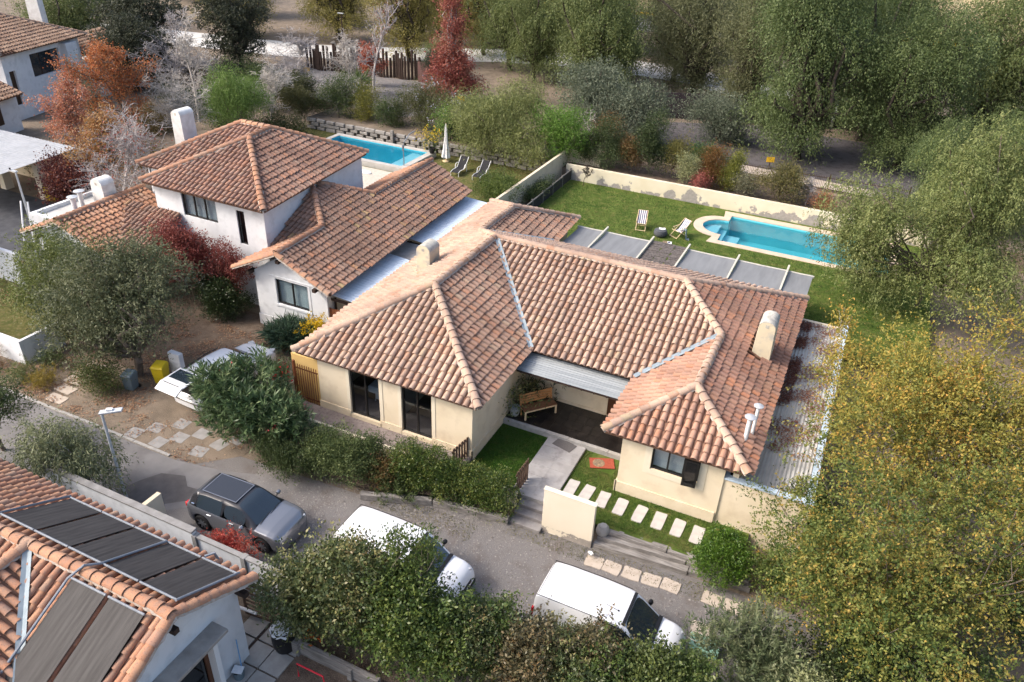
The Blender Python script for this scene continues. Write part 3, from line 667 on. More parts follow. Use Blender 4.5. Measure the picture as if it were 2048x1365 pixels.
bl.add(A, [(4*i+j, 4*i+j+1, 4*i+j+5, 4*i+j+4) for i in range(nb_-1) for j in range(3)]); blo = bl.build('blanket', 'bed_linen', BD, world=False, smooth=True)
for i in range(0, nb_, 2): MB().lathe([(0, -.1), (.035, -.08), (.03, -.03), (0, 0)], (-.55+i*.115, -.44, .13), 6).build('tassel', 'bed_linen', blo, world=False)
E2, ZR = 3.2, 5.4
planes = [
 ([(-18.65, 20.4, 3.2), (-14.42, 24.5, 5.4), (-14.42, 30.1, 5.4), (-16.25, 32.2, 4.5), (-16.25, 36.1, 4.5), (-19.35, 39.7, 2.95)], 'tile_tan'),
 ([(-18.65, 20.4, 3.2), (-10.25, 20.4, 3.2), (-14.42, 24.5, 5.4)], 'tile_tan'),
 ([(-10.25, 20.4, 3.2), (-10.25, 25.07, 3.2), (-14.42, 30.1, 5.4), (-14.42, 24.5, 5.4)], 'tile_shaded_main'),
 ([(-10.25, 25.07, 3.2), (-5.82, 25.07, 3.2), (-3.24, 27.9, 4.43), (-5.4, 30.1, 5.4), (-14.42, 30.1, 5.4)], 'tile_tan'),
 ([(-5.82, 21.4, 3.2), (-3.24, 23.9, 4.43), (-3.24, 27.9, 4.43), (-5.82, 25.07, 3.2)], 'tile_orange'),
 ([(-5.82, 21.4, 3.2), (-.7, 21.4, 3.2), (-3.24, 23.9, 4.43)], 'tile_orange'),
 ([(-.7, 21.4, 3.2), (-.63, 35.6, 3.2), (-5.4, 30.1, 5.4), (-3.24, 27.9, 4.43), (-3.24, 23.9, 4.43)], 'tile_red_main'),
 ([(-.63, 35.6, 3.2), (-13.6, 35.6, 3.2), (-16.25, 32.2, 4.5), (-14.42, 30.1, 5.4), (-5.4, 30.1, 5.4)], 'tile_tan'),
 ([(-13.6, 35.6, 3.2), (-16.25, 32.2, 4.5), (-16.25, 36.1, 4.5), (-13.75, 39.7, 3.1)], 'tile_shaded_main'),
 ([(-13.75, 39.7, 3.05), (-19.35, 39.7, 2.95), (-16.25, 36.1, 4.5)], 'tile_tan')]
tile_mat('tile_shaded_main', [(0, (.34, .215, .16)), (.3, (.39, .255, .19)), (.55, (.31, .20, .155)), (.75, (.37, .22, .16)), (.9, (.42, .215, .135)), (1, (.36, .27, .2))], lichen=(.29, .225, .185), lf=.55, dark=(.15, .11, .09))  # darker roof tile: shade of the right-facing slopes put into the colour
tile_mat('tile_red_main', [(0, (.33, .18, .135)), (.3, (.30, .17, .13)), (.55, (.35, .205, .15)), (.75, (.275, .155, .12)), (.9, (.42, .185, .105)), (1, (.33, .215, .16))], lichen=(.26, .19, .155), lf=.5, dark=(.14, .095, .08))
ridges = [((-18.65, 20.4, 3.2), (-14.42, 24.5, 5.4)), ((-10.25, 20.4, 3.2), (-14.42, 24.5, 5.4)), ((-14.42, 24.5, 5.4), (-14.42, 30.1, 5.4)), ((-14.42, 30.1, 5.4), (-5.4, 30.1, 5.4)),
 ((-5.4, 30.1, 5.4), (-3.24, 27.9, 4.43)), ((-3.24, 23.9, 4.43), (-3.24, 27.9, 4.43)), ((-5.82, 21.4, 3.2), (-3.24, 23.9, 4.43)), ((-.7, 21.4, 3.2), (-3.24, 23.9, 4.43)), ((-.63, 35.6, 3.2), (-5.4, 30.1, 5.4)),
 ((-14.42, 30.1, 5.4), (-16.25, 32.2, 4.5)), ((-16.25, 32.2, 4.5), (-16.25, 36.1, 4.5)), ((-13.75, 39.7, 3.08), (-16.25, 36.1, 4.5)), ((-19.35, 39.7, 2.98), (-16.25, 36.1, 4.5))]
roof(H, planes, ridges, 300, holes=[(-17.35, -16.55, 27.7, 28.7), (-1.95, -1.3, 28.3, 29.5)],
     valleys=[((-10.25, 25.07, 3.2), (-14.42, 30.1, 5.4)), ((-5.82, 25.07, 3.2), (-3.24, 27.9, 4.43)), ((-13.6, 35.6, 3.2), (-16.25, 32.2, 4.5))])
chimney(H, -17.3, -16.6, 27.75, 28.65, 3.4, 5.05, along='y')
chimney(H, -1.95, -1.3, 28.35, 29.45, 3.2, 5.05, along='y', flare=.06)
flue(H, -1.15, 22.95, 3.2, 4.35, .08, .2); flue(H, -1.0, 23.45, 3.2, 4.55, .06, .17)
# porch canopy
cn = MB(); n = 41; A = []
for i in range(n):
    y = 25.28-i*(25.28-23.98)/(n-1); z = 3.0-.14*i/(n-1)+.014*math.sin(i*PI*.5)
    A += [(-10.38, y, z), (-5.95, y, z)]
cn.add(A, [(2*i, 2*i+1, 2*i+3, 2*i+2) for i in range(n-1)]); cp = cn.build('porch_canopy', 'metal_sheet_grey', H)
g = MB(); g.box(-10.4, -5.95, 25.2, 25.3, 3.03, 3.1); g.box(-10.42, -10.36, 23.98, 25.3, 2.9, 3.06); g.build('gutter', 'dark_frame', cp)
rf = MB(); rf.box(-10.4, -5.95, 24.02, 24.06, 2.74, 2.84); rf.build('fascia', 'timber_dark', cp)
for i in range(9): MB().box(-10.2+i*.52, -10.14+i*.52, 23.96, 25.3, 2.76, 2.83).build('rafter', 'timber_dark', cp)
# side annex with corrugated roof
an = MB(); an.box(-1.45, 1.45, 21.74, 21.92, 0, 2.5); an.box(1.3, 1.45, 21.92, 35.6, 0, 2.3); an.box(-1.0, 1.45, 35.45, 35.6, 0, 2.2); an.build('annex_wall', 'cream_wall', H)
ac = MB(); ac.box(-1.5, 1.5, 21.7, 21.96, 2.503, 2.57); ac.box(-1.5, -1.3, 21.965, 22.7, 2.503, 2.57); ac.box(1.26, 1.5, 21.965, 35.6, 2.303, 2.37); ac.build('parapet_cap', 'blue_cap', H)
cr = MB(); n = 66; A = []
for i in range(n):
    x = -1.0+i*(2.25/(n-1)); z = 2.16+.022*math.sin(i*PI*.5)
    A += [(x, 21.95, z), (x, 35.55, z)]
cr.add(A, [(2*i, 2*i+1, 2*i+3, 2*i+2) for i in range(n-1)]); cr.build('annex_roof', 'corrugated_pale', H)
# pergola
pg = thing('pergola', 'flat pergola of grey sheets and a dark reed panel behind the house', 'pergola', (-7, 38, .5))
bx_ = [-13.6, -12.0, -9.3, -7.25, -4.55, -1.95, -.62]
for i in range(6):
    a, b = bx_[i]+.05, bx_[i+1]-.05
    if i == 2:
        for r_ in range(16):
            s0 = 36.45+r_*.195
            for q in range(3):
                x0 = a+(b-a)*q/3+RND.uniform(-.1, .1)*(q > 0); x1 = a+(b-a)*(q+1)/3
                MB().obox(((x0+x1)/2, s0+.09+RND.uniform(-.02, .02), 2.79+RND.uniform(-.015, .015)), (x1-x0, .165, .03), RND.uniform(-.03, .03), RND.uniform(-.08, .08)).build('reed_slat', 'reed', pg)
    else:
        m_ = MB(); n = 9; A = []
        for j in range(n):
            y = 36.35+3.2*j/(n-1); z = 2.86-.10*j/(n-1)-.03*math.sin(PI*j/(n-1))
            A += [(a, y, z), ((a+b)/2, y, z-.025), (b, y, z)]
        m_.add(A, [(3*j+q, 3*j+q+1, 3*j+q+4, 3*j+q+3) for j in range(n-1) for q in range(2)]); m_.build('roof_sheet', 'felt_grey', pg)
for x in bx_[1:6]: MB().box(x-.045, x+.045, 35.4, 39.85, 2.8, 2.93).build('beam', 'beam_pale', pg)
for y in (36.5, 39.4): MB().box(-13.7, -.6, y, y+.1, 2.66, 2.76).build('cross_beam', 'beam_pale', pg)
for x in (-13.5, -9.3, -5.5, -.8): MB().box(x-.05, x+.05, 39.4, 39.5, .5, 2.66).build('post', 'beam_pale', pg)
# lean-to strips between the two houses
for lab, y0, y1, nm in (('front pale blue metal lean-to roof between white and cream houses', 25.9, 31.2, 'a'), ('rear pale blue metal lean-to roof strip reaching the garden', 33.3, 40.5, 'b')):
    lt = thing('lean_to', lab, 'lean-to roof', (-20.2, (y0+y1)/2, 0)); m_ = MB(); n = int((y1-y0)/.055); A = []
    for j in range(n):
        y = y0+(y1-y0)*j/(n-1); sk = -.05*(y-25.5); z = .018*math.sin(j*PI*.5)
        A += [(-21.0+sk, y, 2.62+z), (-18.5+sk*.8, y, 2.44+z)]
    m_.add(A, [(2*j, 2*j+1, 2*j+3, 2*j+2) for j in range(n-1)]); m_.build('roof_sheet', 'metal_sheet_blue', lt)
    MB().box(-21+(-.05*(y0-25.5)), -18.6, y0+.02, y0+.08, 2.3, 2.42).build('fascia', 'timber_dark', lt)
    for x in (-20.9, -18.9): MB().box(x+(-.05*(y0-25.5)), x+.08+(-.05*(y0-25.5)), y0+.2, y0+.28, 0, 2.35).build('post', 'timber_dark', lt)
MB().box(-21.3, -19.0, 31.35, 33.15, 2.2, 2.45).top('flat_roof_slab', 'concrete', 'plain grey concrete roof slab between the two blue metal strips', 'roof slab')
wf = thing('wooden_fence', 'reddish board fence closing the gap beside the white gable', 'fence', (-20.2, 25.9, 0))
for i in range(13):
    x = -21.0+i*.165; MB().box(x, x+.15, 25.72, 25.75, .1, 2.0+.02*math.sin(i*5)).build('board', 'gate_red', wf)
MB().box(-21, -18.8, 25.76, 25.8, 1.6, 1.7).build('rail', 'gate_red', wf); MB().box(-21, -18.8, 25.76, 25.8, .4, .5).build('rail', 'gate_red', wf)

# ---------------------------------------------------------------- white house (two storeys)
W = thing('white_house', 'white two-storey house with brown clay tile roofs left of centre', 'house', (-26, 31, 0))
w = MB()
wall(w, 'x', 25.62, -25.2, -20.95, 0, 3.0, .22, [(-23.95, -22.05, 1.5, 2.85)])
w.prism([(0, 0)]*0 or [(-25.2, 25.62), (-20.95, 25.62), (-20.95, 25.84), (-25.2, 25.84)], 3.0, 3.02)
w.add([(-25.2, 25.62, 3.02), (-20.95, 25.62, 3.02), (-23.4, 25.62, 4.15), (-25.2, 25.84, 3.02), (-20.95, 25.84, 3.02), (-23.4, 25.84, 4.15)], [(0, 1, 2), (5, 4, 3), (0, 2, 5, 3), (1, 4, 5, 2)])
w.box(-25.2, -24.98, 25.84, 27.3, 0, 3.0); 
w.add([(-20.95, 25.84, 0), (-21.17, 25.84, 0), (-21.17, 25.84, 2.95), (-20.95, 25.84, 2.95), (-21.75, 40.3, 0), (-21.97, 40.3, 0), (-21.97, 40.3, 2.95), (-21.75, 40.3, 2.95)], [(0, 4, 7, 3), (1, 2, 6, 5), (3, 7, 6, 2), (0, 1, 5, 4)])
w.box(-27, -21.97, 40.1, 40.3, 0, 3.0)
wall(w, 'x', 27.0, -32.6, -25.45, 0, 5.68, .22, [(-30.75, -28.5, 4.2, 5.48), (-27.2, -26.7, 3.4, 5.2)])
w.add([(-25.45, 27.0, 0), (-25.67, 27.0, 0), (-25.67, 27.0, 5.68), (-25.45, 27.0, 5.68), (-26.2, 36.3, 0), (-26.42, 36.3, 0), (-26.42, 36.3, 5.68), (-26.2, 36.3, 5.68)], [(0, 4, 7, 3), (1, 2, 6, 5), (3, 7, 6, 2), (0, 1, 5, 4), (4, 5, 6, 7)])
w.box(-34.8, -32.6, 28.8, 29.0, 0, 5.6); w.box(-34.9, -34.7, 28.8, 36.2, 0, 5.6); w.box(-34.8, -26.3, 36.0, 36.2, 0, 5.6); w.box(-32.8, -32.6, 27.2, 28.9, 0, 5.6)
w.box(-37.9, -32.8, 23.65, 23.85, 0, 2.98); w.add([(-37.9, 23.65, 2.98), (-32.8, 23.65, 2.98), (-35.4, 23.65, 4.0), (-37.9, 23.85, 2.98), (-32.8, 23.85, 2.98), (-35.4, 23.85, 4.0)], [(0, 1, 2), (5, 4, 3), (0, 2, 5, 3), (1, 4, 5, 2)])
w.box(-33.0, -32.8, 23.85, 28.9, 0, 2.98); w.box(-37.9, -37.7, 23.85, 29.5, 0, 2.9)
w.build('wall', 'white_wall', W)
pl = MB(); pl.box(-25.25, -20.9, 25.58, 25.615, 0, .62); pl.build('plinth', 'white_plinth', W)
for q in [(-24.3, -21.6, 25.585, 25.617, 2.95, 3.0), (-24.1, -23.96, 25.6, 25.617, 1.3, 2.95), (-22.04, -21.9, 25.6, 25.617, 1.3, 2.95), (-24.1, -21.9, 25.58, 25.617, 1.38, 1.48)]: MB().box(*q).build('window_trim', 'white_wall', W)
window(W, 'x', 25.68, -23.95, -22.05, 1.5, 2.85, 2, back='curtain', f=.07)
window(W, 'x', 27.06, -30.75, -28.5, 4.2, 5.48, 3, back='blind', f=.07)
window(W, 'x', 27.06, -27.2, -26.7, 3.4, 5.2, 1, back='dark_frame', f=.05)
for (x, z) in [(-23.4, 4.02), (-21.4, 3.02), (-25.3, 3.02)]: MB().box(x-.09, x+.09, 25.25, 25.75, z-.14, z+.02).build('rafter_end', 'timber_dark', W)
for (x, z) in [(-35.4, 3.85), (-37.5, 2.92)]: MB().box(x-.09, x+.09, 23.25, 23.75, z-.14, z+.02).build('rafter_end', 'timber_dark', W)
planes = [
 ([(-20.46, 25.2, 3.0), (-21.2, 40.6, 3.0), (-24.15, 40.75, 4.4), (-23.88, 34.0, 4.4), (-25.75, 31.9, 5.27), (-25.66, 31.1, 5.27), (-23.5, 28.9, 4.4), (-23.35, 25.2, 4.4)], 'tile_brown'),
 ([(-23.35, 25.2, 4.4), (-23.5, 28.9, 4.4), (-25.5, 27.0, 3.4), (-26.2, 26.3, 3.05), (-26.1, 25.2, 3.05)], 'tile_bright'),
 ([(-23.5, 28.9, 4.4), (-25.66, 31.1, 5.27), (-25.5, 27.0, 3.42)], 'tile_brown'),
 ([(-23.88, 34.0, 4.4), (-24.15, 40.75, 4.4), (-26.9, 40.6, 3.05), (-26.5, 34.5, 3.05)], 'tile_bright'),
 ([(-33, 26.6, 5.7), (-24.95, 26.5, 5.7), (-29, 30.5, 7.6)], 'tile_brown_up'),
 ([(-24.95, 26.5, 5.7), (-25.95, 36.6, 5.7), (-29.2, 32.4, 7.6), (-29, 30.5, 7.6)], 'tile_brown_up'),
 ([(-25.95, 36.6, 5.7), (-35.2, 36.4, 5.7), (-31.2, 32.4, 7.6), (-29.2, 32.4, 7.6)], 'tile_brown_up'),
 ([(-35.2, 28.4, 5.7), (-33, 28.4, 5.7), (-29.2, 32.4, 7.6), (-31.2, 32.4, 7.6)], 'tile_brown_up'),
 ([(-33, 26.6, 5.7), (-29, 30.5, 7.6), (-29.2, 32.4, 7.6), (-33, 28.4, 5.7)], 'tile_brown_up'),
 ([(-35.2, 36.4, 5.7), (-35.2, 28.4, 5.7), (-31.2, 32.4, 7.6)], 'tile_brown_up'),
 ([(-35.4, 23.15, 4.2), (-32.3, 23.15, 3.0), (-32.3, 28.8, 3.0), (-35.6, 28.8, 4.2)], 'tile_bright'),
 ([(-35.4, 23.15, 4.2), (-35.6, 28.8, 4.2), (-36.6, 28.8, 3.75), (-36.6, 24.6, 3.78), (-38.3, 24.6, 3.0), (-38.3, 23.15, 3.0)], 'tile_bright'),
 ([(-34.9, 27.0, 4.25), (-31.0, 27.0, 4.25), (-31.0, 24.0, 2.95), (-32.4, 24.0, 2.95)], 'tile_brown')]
tile_mat('tile_brown_up', [(0, (.35, .20, .145)), (.25, (.30, .175, .13)), (.45, (.25, .155, .125)), (.65, (.38, .205, .14)), (.85, (.32, .22, .17)), (.95, (.42, .205, .125)), (1, (.29, .185, .145))], lichen=(.24, .185, .155), lf=.55, dark=(.11, .08, .07))
ridges = [((-23.35, 25.2, 4.4), (-23.5, 28.9, 4.4)), ((-23.5, 28.9, 4.4), (-25.66, 31.1, 5.27)), ((-25.75, 31.9, 5.27), (-23.88, 34.0, 4.4)), ((-23.88, 34.0, 4.4), (-24.15, 40.75, 4.4)),
 ((-24.95, 26.5, 5.7), (-29, 30.5, 7.6)), ((-33, 26.6, 5.7), (-29, 30.5, 7.6)), ((-29, 30.5, 7.6), (-29.2, 32.4, 7.6)), ((-29.2, 32.4, 7.6), (-31.2, 32.4, 7.6)), ((-25.95, 36.6, 5.7), (-29.2, 32.4, 7.6)), ((-35.2, 28.4, 5.7), (-31.2, 32.4, 7.6)), ((-35.2, 36.4, 5.7), (-31.2, 32.4, 7.6)),
 ((-35.4, 23.15, 4.2), (-35.6, 28.8, 4.2)), ((-35.4, 23.2, 4.12), (-32.35, 23.2, 2.95)), ((-35.4, 23.2, 4.12), (-38.3, 23.2, 2.97)), ((-23.35, 25.25, 4.32), (-20.5, 25.25, 2.97)), ((-23.35, 25.25, 4.32), (-26.1, 25.25, 3.0))]
roof(W, planes, ridges, 300, ridge_mat='tile_bright', holes=[(-36.4, -35.7, 26.6, 27.8)])
chimney(W, -35.6, -34.9, 31.6, 32.6, 5.0, 7.6, m='chimney_white', along='y', capm='chimney_white', flare=.05)
chimney(W, -36.75, -35.9, 26.5, 27.3, 3.0, 4.9, m='chimney_white', along='y', capm='chimney_white', flare=.06)
flue(W, -36.9, 25.4, 3.0, 4.4, .13, .28); flue(W, -37.1, 26.0, 3.0, 4.5, .13, .28)
fr = MB().box(-39.7, -36.6, 24.75, 29.4, 2.85, 3.05); fr.build('flat_roof', 'corrugated_pale', W)
pp = MB(); pp.box(-39.75, -39.55, 24.7, 29.4, 2.6, 3.25); pp.box(-39.55, -37.2, 24.7, 24.9, 2.6, 3.25); pp.box(-39.7, -37.9, 24.9, 29.4, 0, 2.84); pp.build('parapet', 'white_wall', W)

# ---------------------------------------------------------------- house with solar mats (near left)
S = thing('solar_house', 'orange tiled house with black solar mats at the lower left corner', 'house', (-15, 8, 0))
planes = [
 ([(-27, 10.65, 3.1), (-12.1, 10.65, 3.1), (-12.1, 8.05, 4.4), (-27, 8.05, 4.4)], 'tile_bright'),
 ([(-12.1, 8.05, 4.4), (-17.1, 8.05, 4.4), (-14.6, 5.5, 3.1), (-12.1, 5.5, 3.1)], 'tile_bright'),
 ([(-17.1, 8.05, 4.4), (-14.6, 5.5, 3.1), (-14.6, 1, 3.1), (-17.1, 1, 4.4)], 'tile_bright'),
 ([(-17.1, 8.05, 4.4), (-17.1, 1, 4.4), (-19.6, 1, 3.1), (-19.6, 5.5, 3.1)], 'tile_bright'),
 ([(-17.1, 8.05, 4.4), (-19.6, 5.5, 3.1), (-27, 5.5, 3.1), (-27, 8.05, 4.4)], 'tile_bright')]
ridges = [((-12.1, 8.05, 4.4), (-27, 8.05, 4.4)), ((-17.1, 8.05, 4.4), (-17.1, 1, 4.4)), ((-12.16, 8.05, 4.36), (-12.16, 10.65, 3.06)), ((-12.16, 8.05, 4.36), (-12.16, 5.5, 3.08))]
sr = roof(S, planes, ridges, 300, ridge_mat='tile_bright', valleys=[((-14.6, 5.5, 3.12), (-17.1, 8.05, 4.42))])
w = MB(); w.box(-26, -12.5, 10.1, 10.3, 0, 3.15); w.box(-26, -12.5, 5.6, 5.8, 0, 3.0)
wall(w, 'y', -12.7, 5.8, 10.1, 0, 3.0, .2, [(7.0, 9.15, .1, 2.35)])
w.add([(-12.5, 5.6, 3.0), (-12.5, 10.3, 3.0), (-12.5, 10.25, 3.1), (-12.5, 8.05, 4.2), (-12.5, 5.65, 3.05), (-12.7, 5.6, 3.0), (-12.7, 10.3, 3.0), (-12.7, 10.25, 3.1), (-12.7, 8.05, 4.2), (-12.7, 5.65, 3.05)], [(0, 1, 2, 3, 4), (9, 8, 7, 6, 5), (2, 7, 8, 3), (3, 8, 9, 4)])
w.build('wall', 'white_wall', S)
df = MB(); df.box(-12.66, -12.25, 9.0, 9.15, .1, 2.35); df.box(-12.66, -12.25, 7.0, 7.15, .1, 2.35); df.box(-12.66, -12.25, 7.15, 9.0, 2.2, 2.35); dfo = df.build('door_surround', 'white_plastic', S)
MB().box(-12.62, -12.52, 8.88, 8.998, .1, 2.2).build('door_jamb', 'door_wood', dfo)
MB().box(-12.6, -12.57, 7.15, 8.88, .15, 2.2).build('pane', 'glass_dark', dfo)
MB().box(-12.5, -11.95, 6.6, 9.35, 2.5, 2.62).build('door_hood', 'stone_wall', S, bevel=.02)
for z, y in ((3.95, 8.05), (2.92, 10.3), (2.92, 5.7)): MB().box(-12.5, -12.12, y-.08, y+.08, z-.16, z).build('rafter_end', 'timber_dark', S)
sn = -math.atan2(1.3, 2.6)
def mat_on(x0, x1, y0, y1, north):
    z = lambda y: (4.4-.5*(y-8.05) if north else 4.4-.51*(8.05-y))+.215
    m_ = MB(); n = max(2, int((x1-x0)/.075)); A = []
    for i in range(n+1):
        x = x0+(x1-x0)*i/n; o = .004*(i % 2)
        A += [(x, y0, z(y0)+o), (x, y1, z(y1)+o)]
    m_.add(A, [(2*i, 2*i+2, 2*i+3, 2*i+1) for i in range(n)])
    m_.add([(x0, y0, z(y0)-.02), (x1, y0, z(y0)-.02), (x1, y1, z(y1)-.02), (x0, y1, z(y1)-.02)], [(3, 2, 1, 0)])
    o = m_.build('solar_mat', 'solar_mat', S)
    for y in (y0, y1): MB().tube([(x0-.03, y, z(y)+.03), (x1+.03, y, z(y)+.03)], .032, 8).build('header_pipe', 'pipe_grey', o, smooth=True)
for a, b in [(-18.75, -17.5), (-17.4, -16.2), (-16.1, -14.98), (-14.85, -13.7), (-13.58, -12.42)]: mat_on(a, b, 8.45, 10.35, True)
mat_on(-15.15, -14.0, 7.75, 5.3, False); mat_on(-13.85, -12.72, 7.75, 5.3, False)
pp = MB()
zN = lambda y: 4.4-.5*(y-8.05)+.27; zS = lambda y: 4.4-.51*(8.05-y)+.27
pp.tube([(-12.36, 10.4, zN(10.4)), (-12.36, 8.4, zN(8.4))], .035, 8); pp.tube([(-14.91, 10.35, zN(10.35)), (-14.91, 8.4, zN(8.4)), (-15.0, 8.05, 4.72), (-15.22, 7.7, zS(7.7)), (-15.22, 5.2, zS(5.2))], .035, 8)
pp.tube([(-18.82, 10.4, zN(10.4)), (-18.82, 8.4, zN(8.4)), (-26, 8.4, zN(8.4))], .035, 8); pp.tube([(-13.6, 10.42, zN(10.42)), (-13.45, 10.62, 3.5), (-13.4, 10.7, 3.15)], .04, 8)
pp.build('feed_pipe', 'pipe_grey', S, smooth=True)

# ---------------------------------------------------------------- far white house (upper left), rotated a little
F = thing('far_house', 'distant white two-storey house with brown tile roof at the upper left', 'house', (-65.3, 42, 0), .25)
def fl(mb, n, m, parent=F, **k): return mb.build(n, m, parent, world=False, **k)
w = MB(); wall(w, 'y', -.9, .6, 10.2, 0, 5.4, .3, [(3.8, 7.4, 3.0, 4.9), (1.1, 1.8, 1.2, 4.0)]); w.box(-11, -.9, .6, .9, 0, 5.4); w.box(-11, -.9, 9.9, 10.2, 0, 5.4); w.box(-11, -10.7, .9, 9.9, 0, 5.4); w.box(-.6, .1, 7.6, 9.0, 2.6, 5.2)
w.box(.0, 1.4, -7.5, -1.2, 0, 3.0); w.box(-2.5, .9, 10.3, 16.8, 0, 2.95)
fl(w, 'wall', 'white_wall')
go = fl(MB().box(-.86, -.8, 3.8, 7.4, 3.0, 4.9), 'window', 'brown_frame'); fl(MB().box(-.86, -.8, 1.1, 1.8, 1.2, 4.0), 'window', 'brown_frame'); fl(MB().box(1.41, 1.43, -6, -3, .9, 2.3), 'window', 'brown_frame')
for y0 in (3.9, 5.05, 6.25): MB().box(-.79, -.77, y0, y0+1.05, 3.1, 4.8).build('pane', 'car_glass', go, world=False)
def rotF(p): 
    c, s_ = math.cos(.25), math.sin(.25); return (-65.3+p[0]*c-p[1]*s_, 42+p[0]*s_+p[1]*c, p[2])
planes = [([(-.0, 0, 5.5), (0, 10.8, 5.5), (-5.4, 5.5, 7.8), (-5.2, 5.2, 7.8)], 'tile_far'), ([(0, 0, 5.5), (-5.2, 5.2, 7.8), (-11.5, 5.2, 7.8), (-11.5, 0, 5.5)], 'tile_far'),
 ([(0, 10.8, 5.5), (-11.5, 10.8, 5.5), (-11.5, 5.5, 7.8), (-5.4, 5.5, 7.8)], 'tile_far'), ([(2.2, -8, 3.0), (2.2, -1, 3.0), (-1, -1, 4.3), (-1, -8, 4.3)], 'tile_far'),
 ([(1.5, 10.2, 3.0), (1.5, 17, 3.0), (-3, 17, 4.9), (-3, 10.2, 4.9)], 'tile_far'), ([(1.5, 17, 3.0), (-3, 20.5, 3.0), (-3, 17, 4.9)], 'tile_far')]
planes = [([rotF(p) for p in poly], m) for poly, m in planes]
ridges = [(rotF(a), rotF(b)) for a, b in [((0, 0, 5.5), (-5.2, 5.2, 7.8)), ((0, 10.8, 5.5), (-5.4, 5.5, 7.8)), ((-5.2, 5.3, 7.8), (-11.5, 5.3, 7.8))]]
FH = thing('far_house_roofing', 'x', 'x', (0, 0, 0)); 
_rf = roof(FH, planes, ridges, 0, ridge_mat='tile_far', pitch=.33, course=.42)
# put the roof under its house without moving it
_rf.parent = F; _rf.matrix_parent_inverse = (Matrix.Translation((-65.3, 42, 0)) @ Matrix.Rotation(.25, 4, 'Z')).inverted(); bpy.data.objects.remove(FH)
ch = MB()
def farchim(x, y, z0, z1, wd=.9):
    c = MB(); k = 8; pr = [(-wd/2-.1, z0), (-wd/2, z1)]+[(-wd/2*math.cos(PI*i/k), z1+wd*.4*math.sin(PI*i/k)) for i in range(1, k)]+[(wd/2, z1), (wd/2+.1, z0)]
    n = len(pr); c.add([(x+a, y-.35, z) for a, z in pr]+[(x+a, y+.35, z) for a, z in pr], [tuple(range(n)), tuple(range(2*n-1, n-1, -1))]+[(i, i+1, n+i+1, n+i) for i in range(n-1)]); fl(c, 'chimney', 'chimney_white')
farchim(-4.2, 10.2, 5.0, 8.6, 1.2); farchim(.6, 17.5, 3.5, 6.0, 1.2)
cpo = thing('carport', 'carport with white ribbed roof and cream posts at the left edge', 'carport', (-50, 31, 0))
m_ = MB(); n = 120; A = []
for j in range(n):
    x = -58+j*(9.9/(n-1)); z = .02*math.sin(j*PI*.5)
    A += [(x, 27.2+(x+47)*-.05, 2.6+z), (x, 34.4, 2.85+z)]
m_.add(A, [(2*j, 2*j+2, 2*j+3, 2*j+1) for j in range(n-1)]); m_.build('roof_sheet', 'carport_sheet', cpo)
for x in (-48.6, -52.5): MB().box(x-.25, x+.25, 31.4, 32.0, 0, 2.6).build('post', 'cream_trim', cpo)
MB().box(-58, -48.3, 33.9, 34.1, 0, 2.7).build('back_wall', 'cream_plinth', cpo); MB().box(-58, -48.2, 28.0, 28.1, 2.4, 2.58).build('fascia', 'timber_dark', cpo)
# ---------------------------------------------------------------- plants
def unit(n, rng):
    v = rng.normal(size=(n, 3)); return v/np.linalg.norm(v, axis=1)[:, None]
def norm(v): return v/np.maximum(np.linalg.norm(v, axis=-1, keepdims=True), 1e-6)
def lumps(d, seed):
    r = np.random.default_rng(seed); o = np.zeros(len(d))
    for f in (2.1, 3.7, 6.3): o += np.sin(d@unit(1, r)[0]*f*2+r.uniform(0, 6))*np.sin(d@unit(1, r)[0]*f*1.7+r.uniform(0, 6))/f*2.2
    return o
def blob(cx, cy, cz, rx, ry, rz, k, seed, f=.55):
    """a crown made of k overlapping lobes"""
    r = np.random.default_rng(seed); out = []
    for i in range(k):
        d = unit(1, r)[0]*r.uniform(.35, .75); s = f*r.uniform(.8, 1.25)
        out.append((cx+d[0]*rx, cy+d[1]*ry, cz+d[2]*rz, rx*s, ry*s, rz*s))
    return out
def leaf_quads(P, D, L, W, rng, upb=.4):
    """diamond leaves: base P, direction D"""
    n = len(P); s = norm(np.cross(D, norm(rng.normal(size=(n, 3))+np.array([0, 0, upb])*2)))
    L = np.broadcast_to(L, (n,)).reshape(n, 1); W = np.broadcast_to(W, (n,)).reshape(n, 1)
    nn = np.cross(s, D)
    V = np.stack([P, P+D*L*.45+s*W*.5+nn*W*.12, P+D*L, P+D*L*.45-s*W*.5+nn*W*.12], 1)
    return V
def pal_cols(pal, t):
    t = np.clip(t, 0, 1); ps = np.linspace(0, 1, len(pal)); pal = np.array(pal)
    return np.stack([np.interp(t, ps, pal[:, i]) for i in range(3)], 1)
def leaf_obj(name, V, C, parent, m='leaf'):
    n = len(V)
    if parent is not None and (root_loc(parent).y > 36 or root_loc(parent).length < .1):       # far leaves: one triangle each
        T = np.stack([V[:, 0]*.5+V[:, 1]*.5, V[:, 2], V[:, 3]*1.25-V[:, 1]*.25], 1); return fastmesh(name, T.reshape(-1, 3), np.arange(3*n).reshape(n, 3), m, parent, col=C)
    return fastmesh(name, V.reshape(-1, 3), np.arange(4*n).reshape(n, 4), m, parent, col=C)
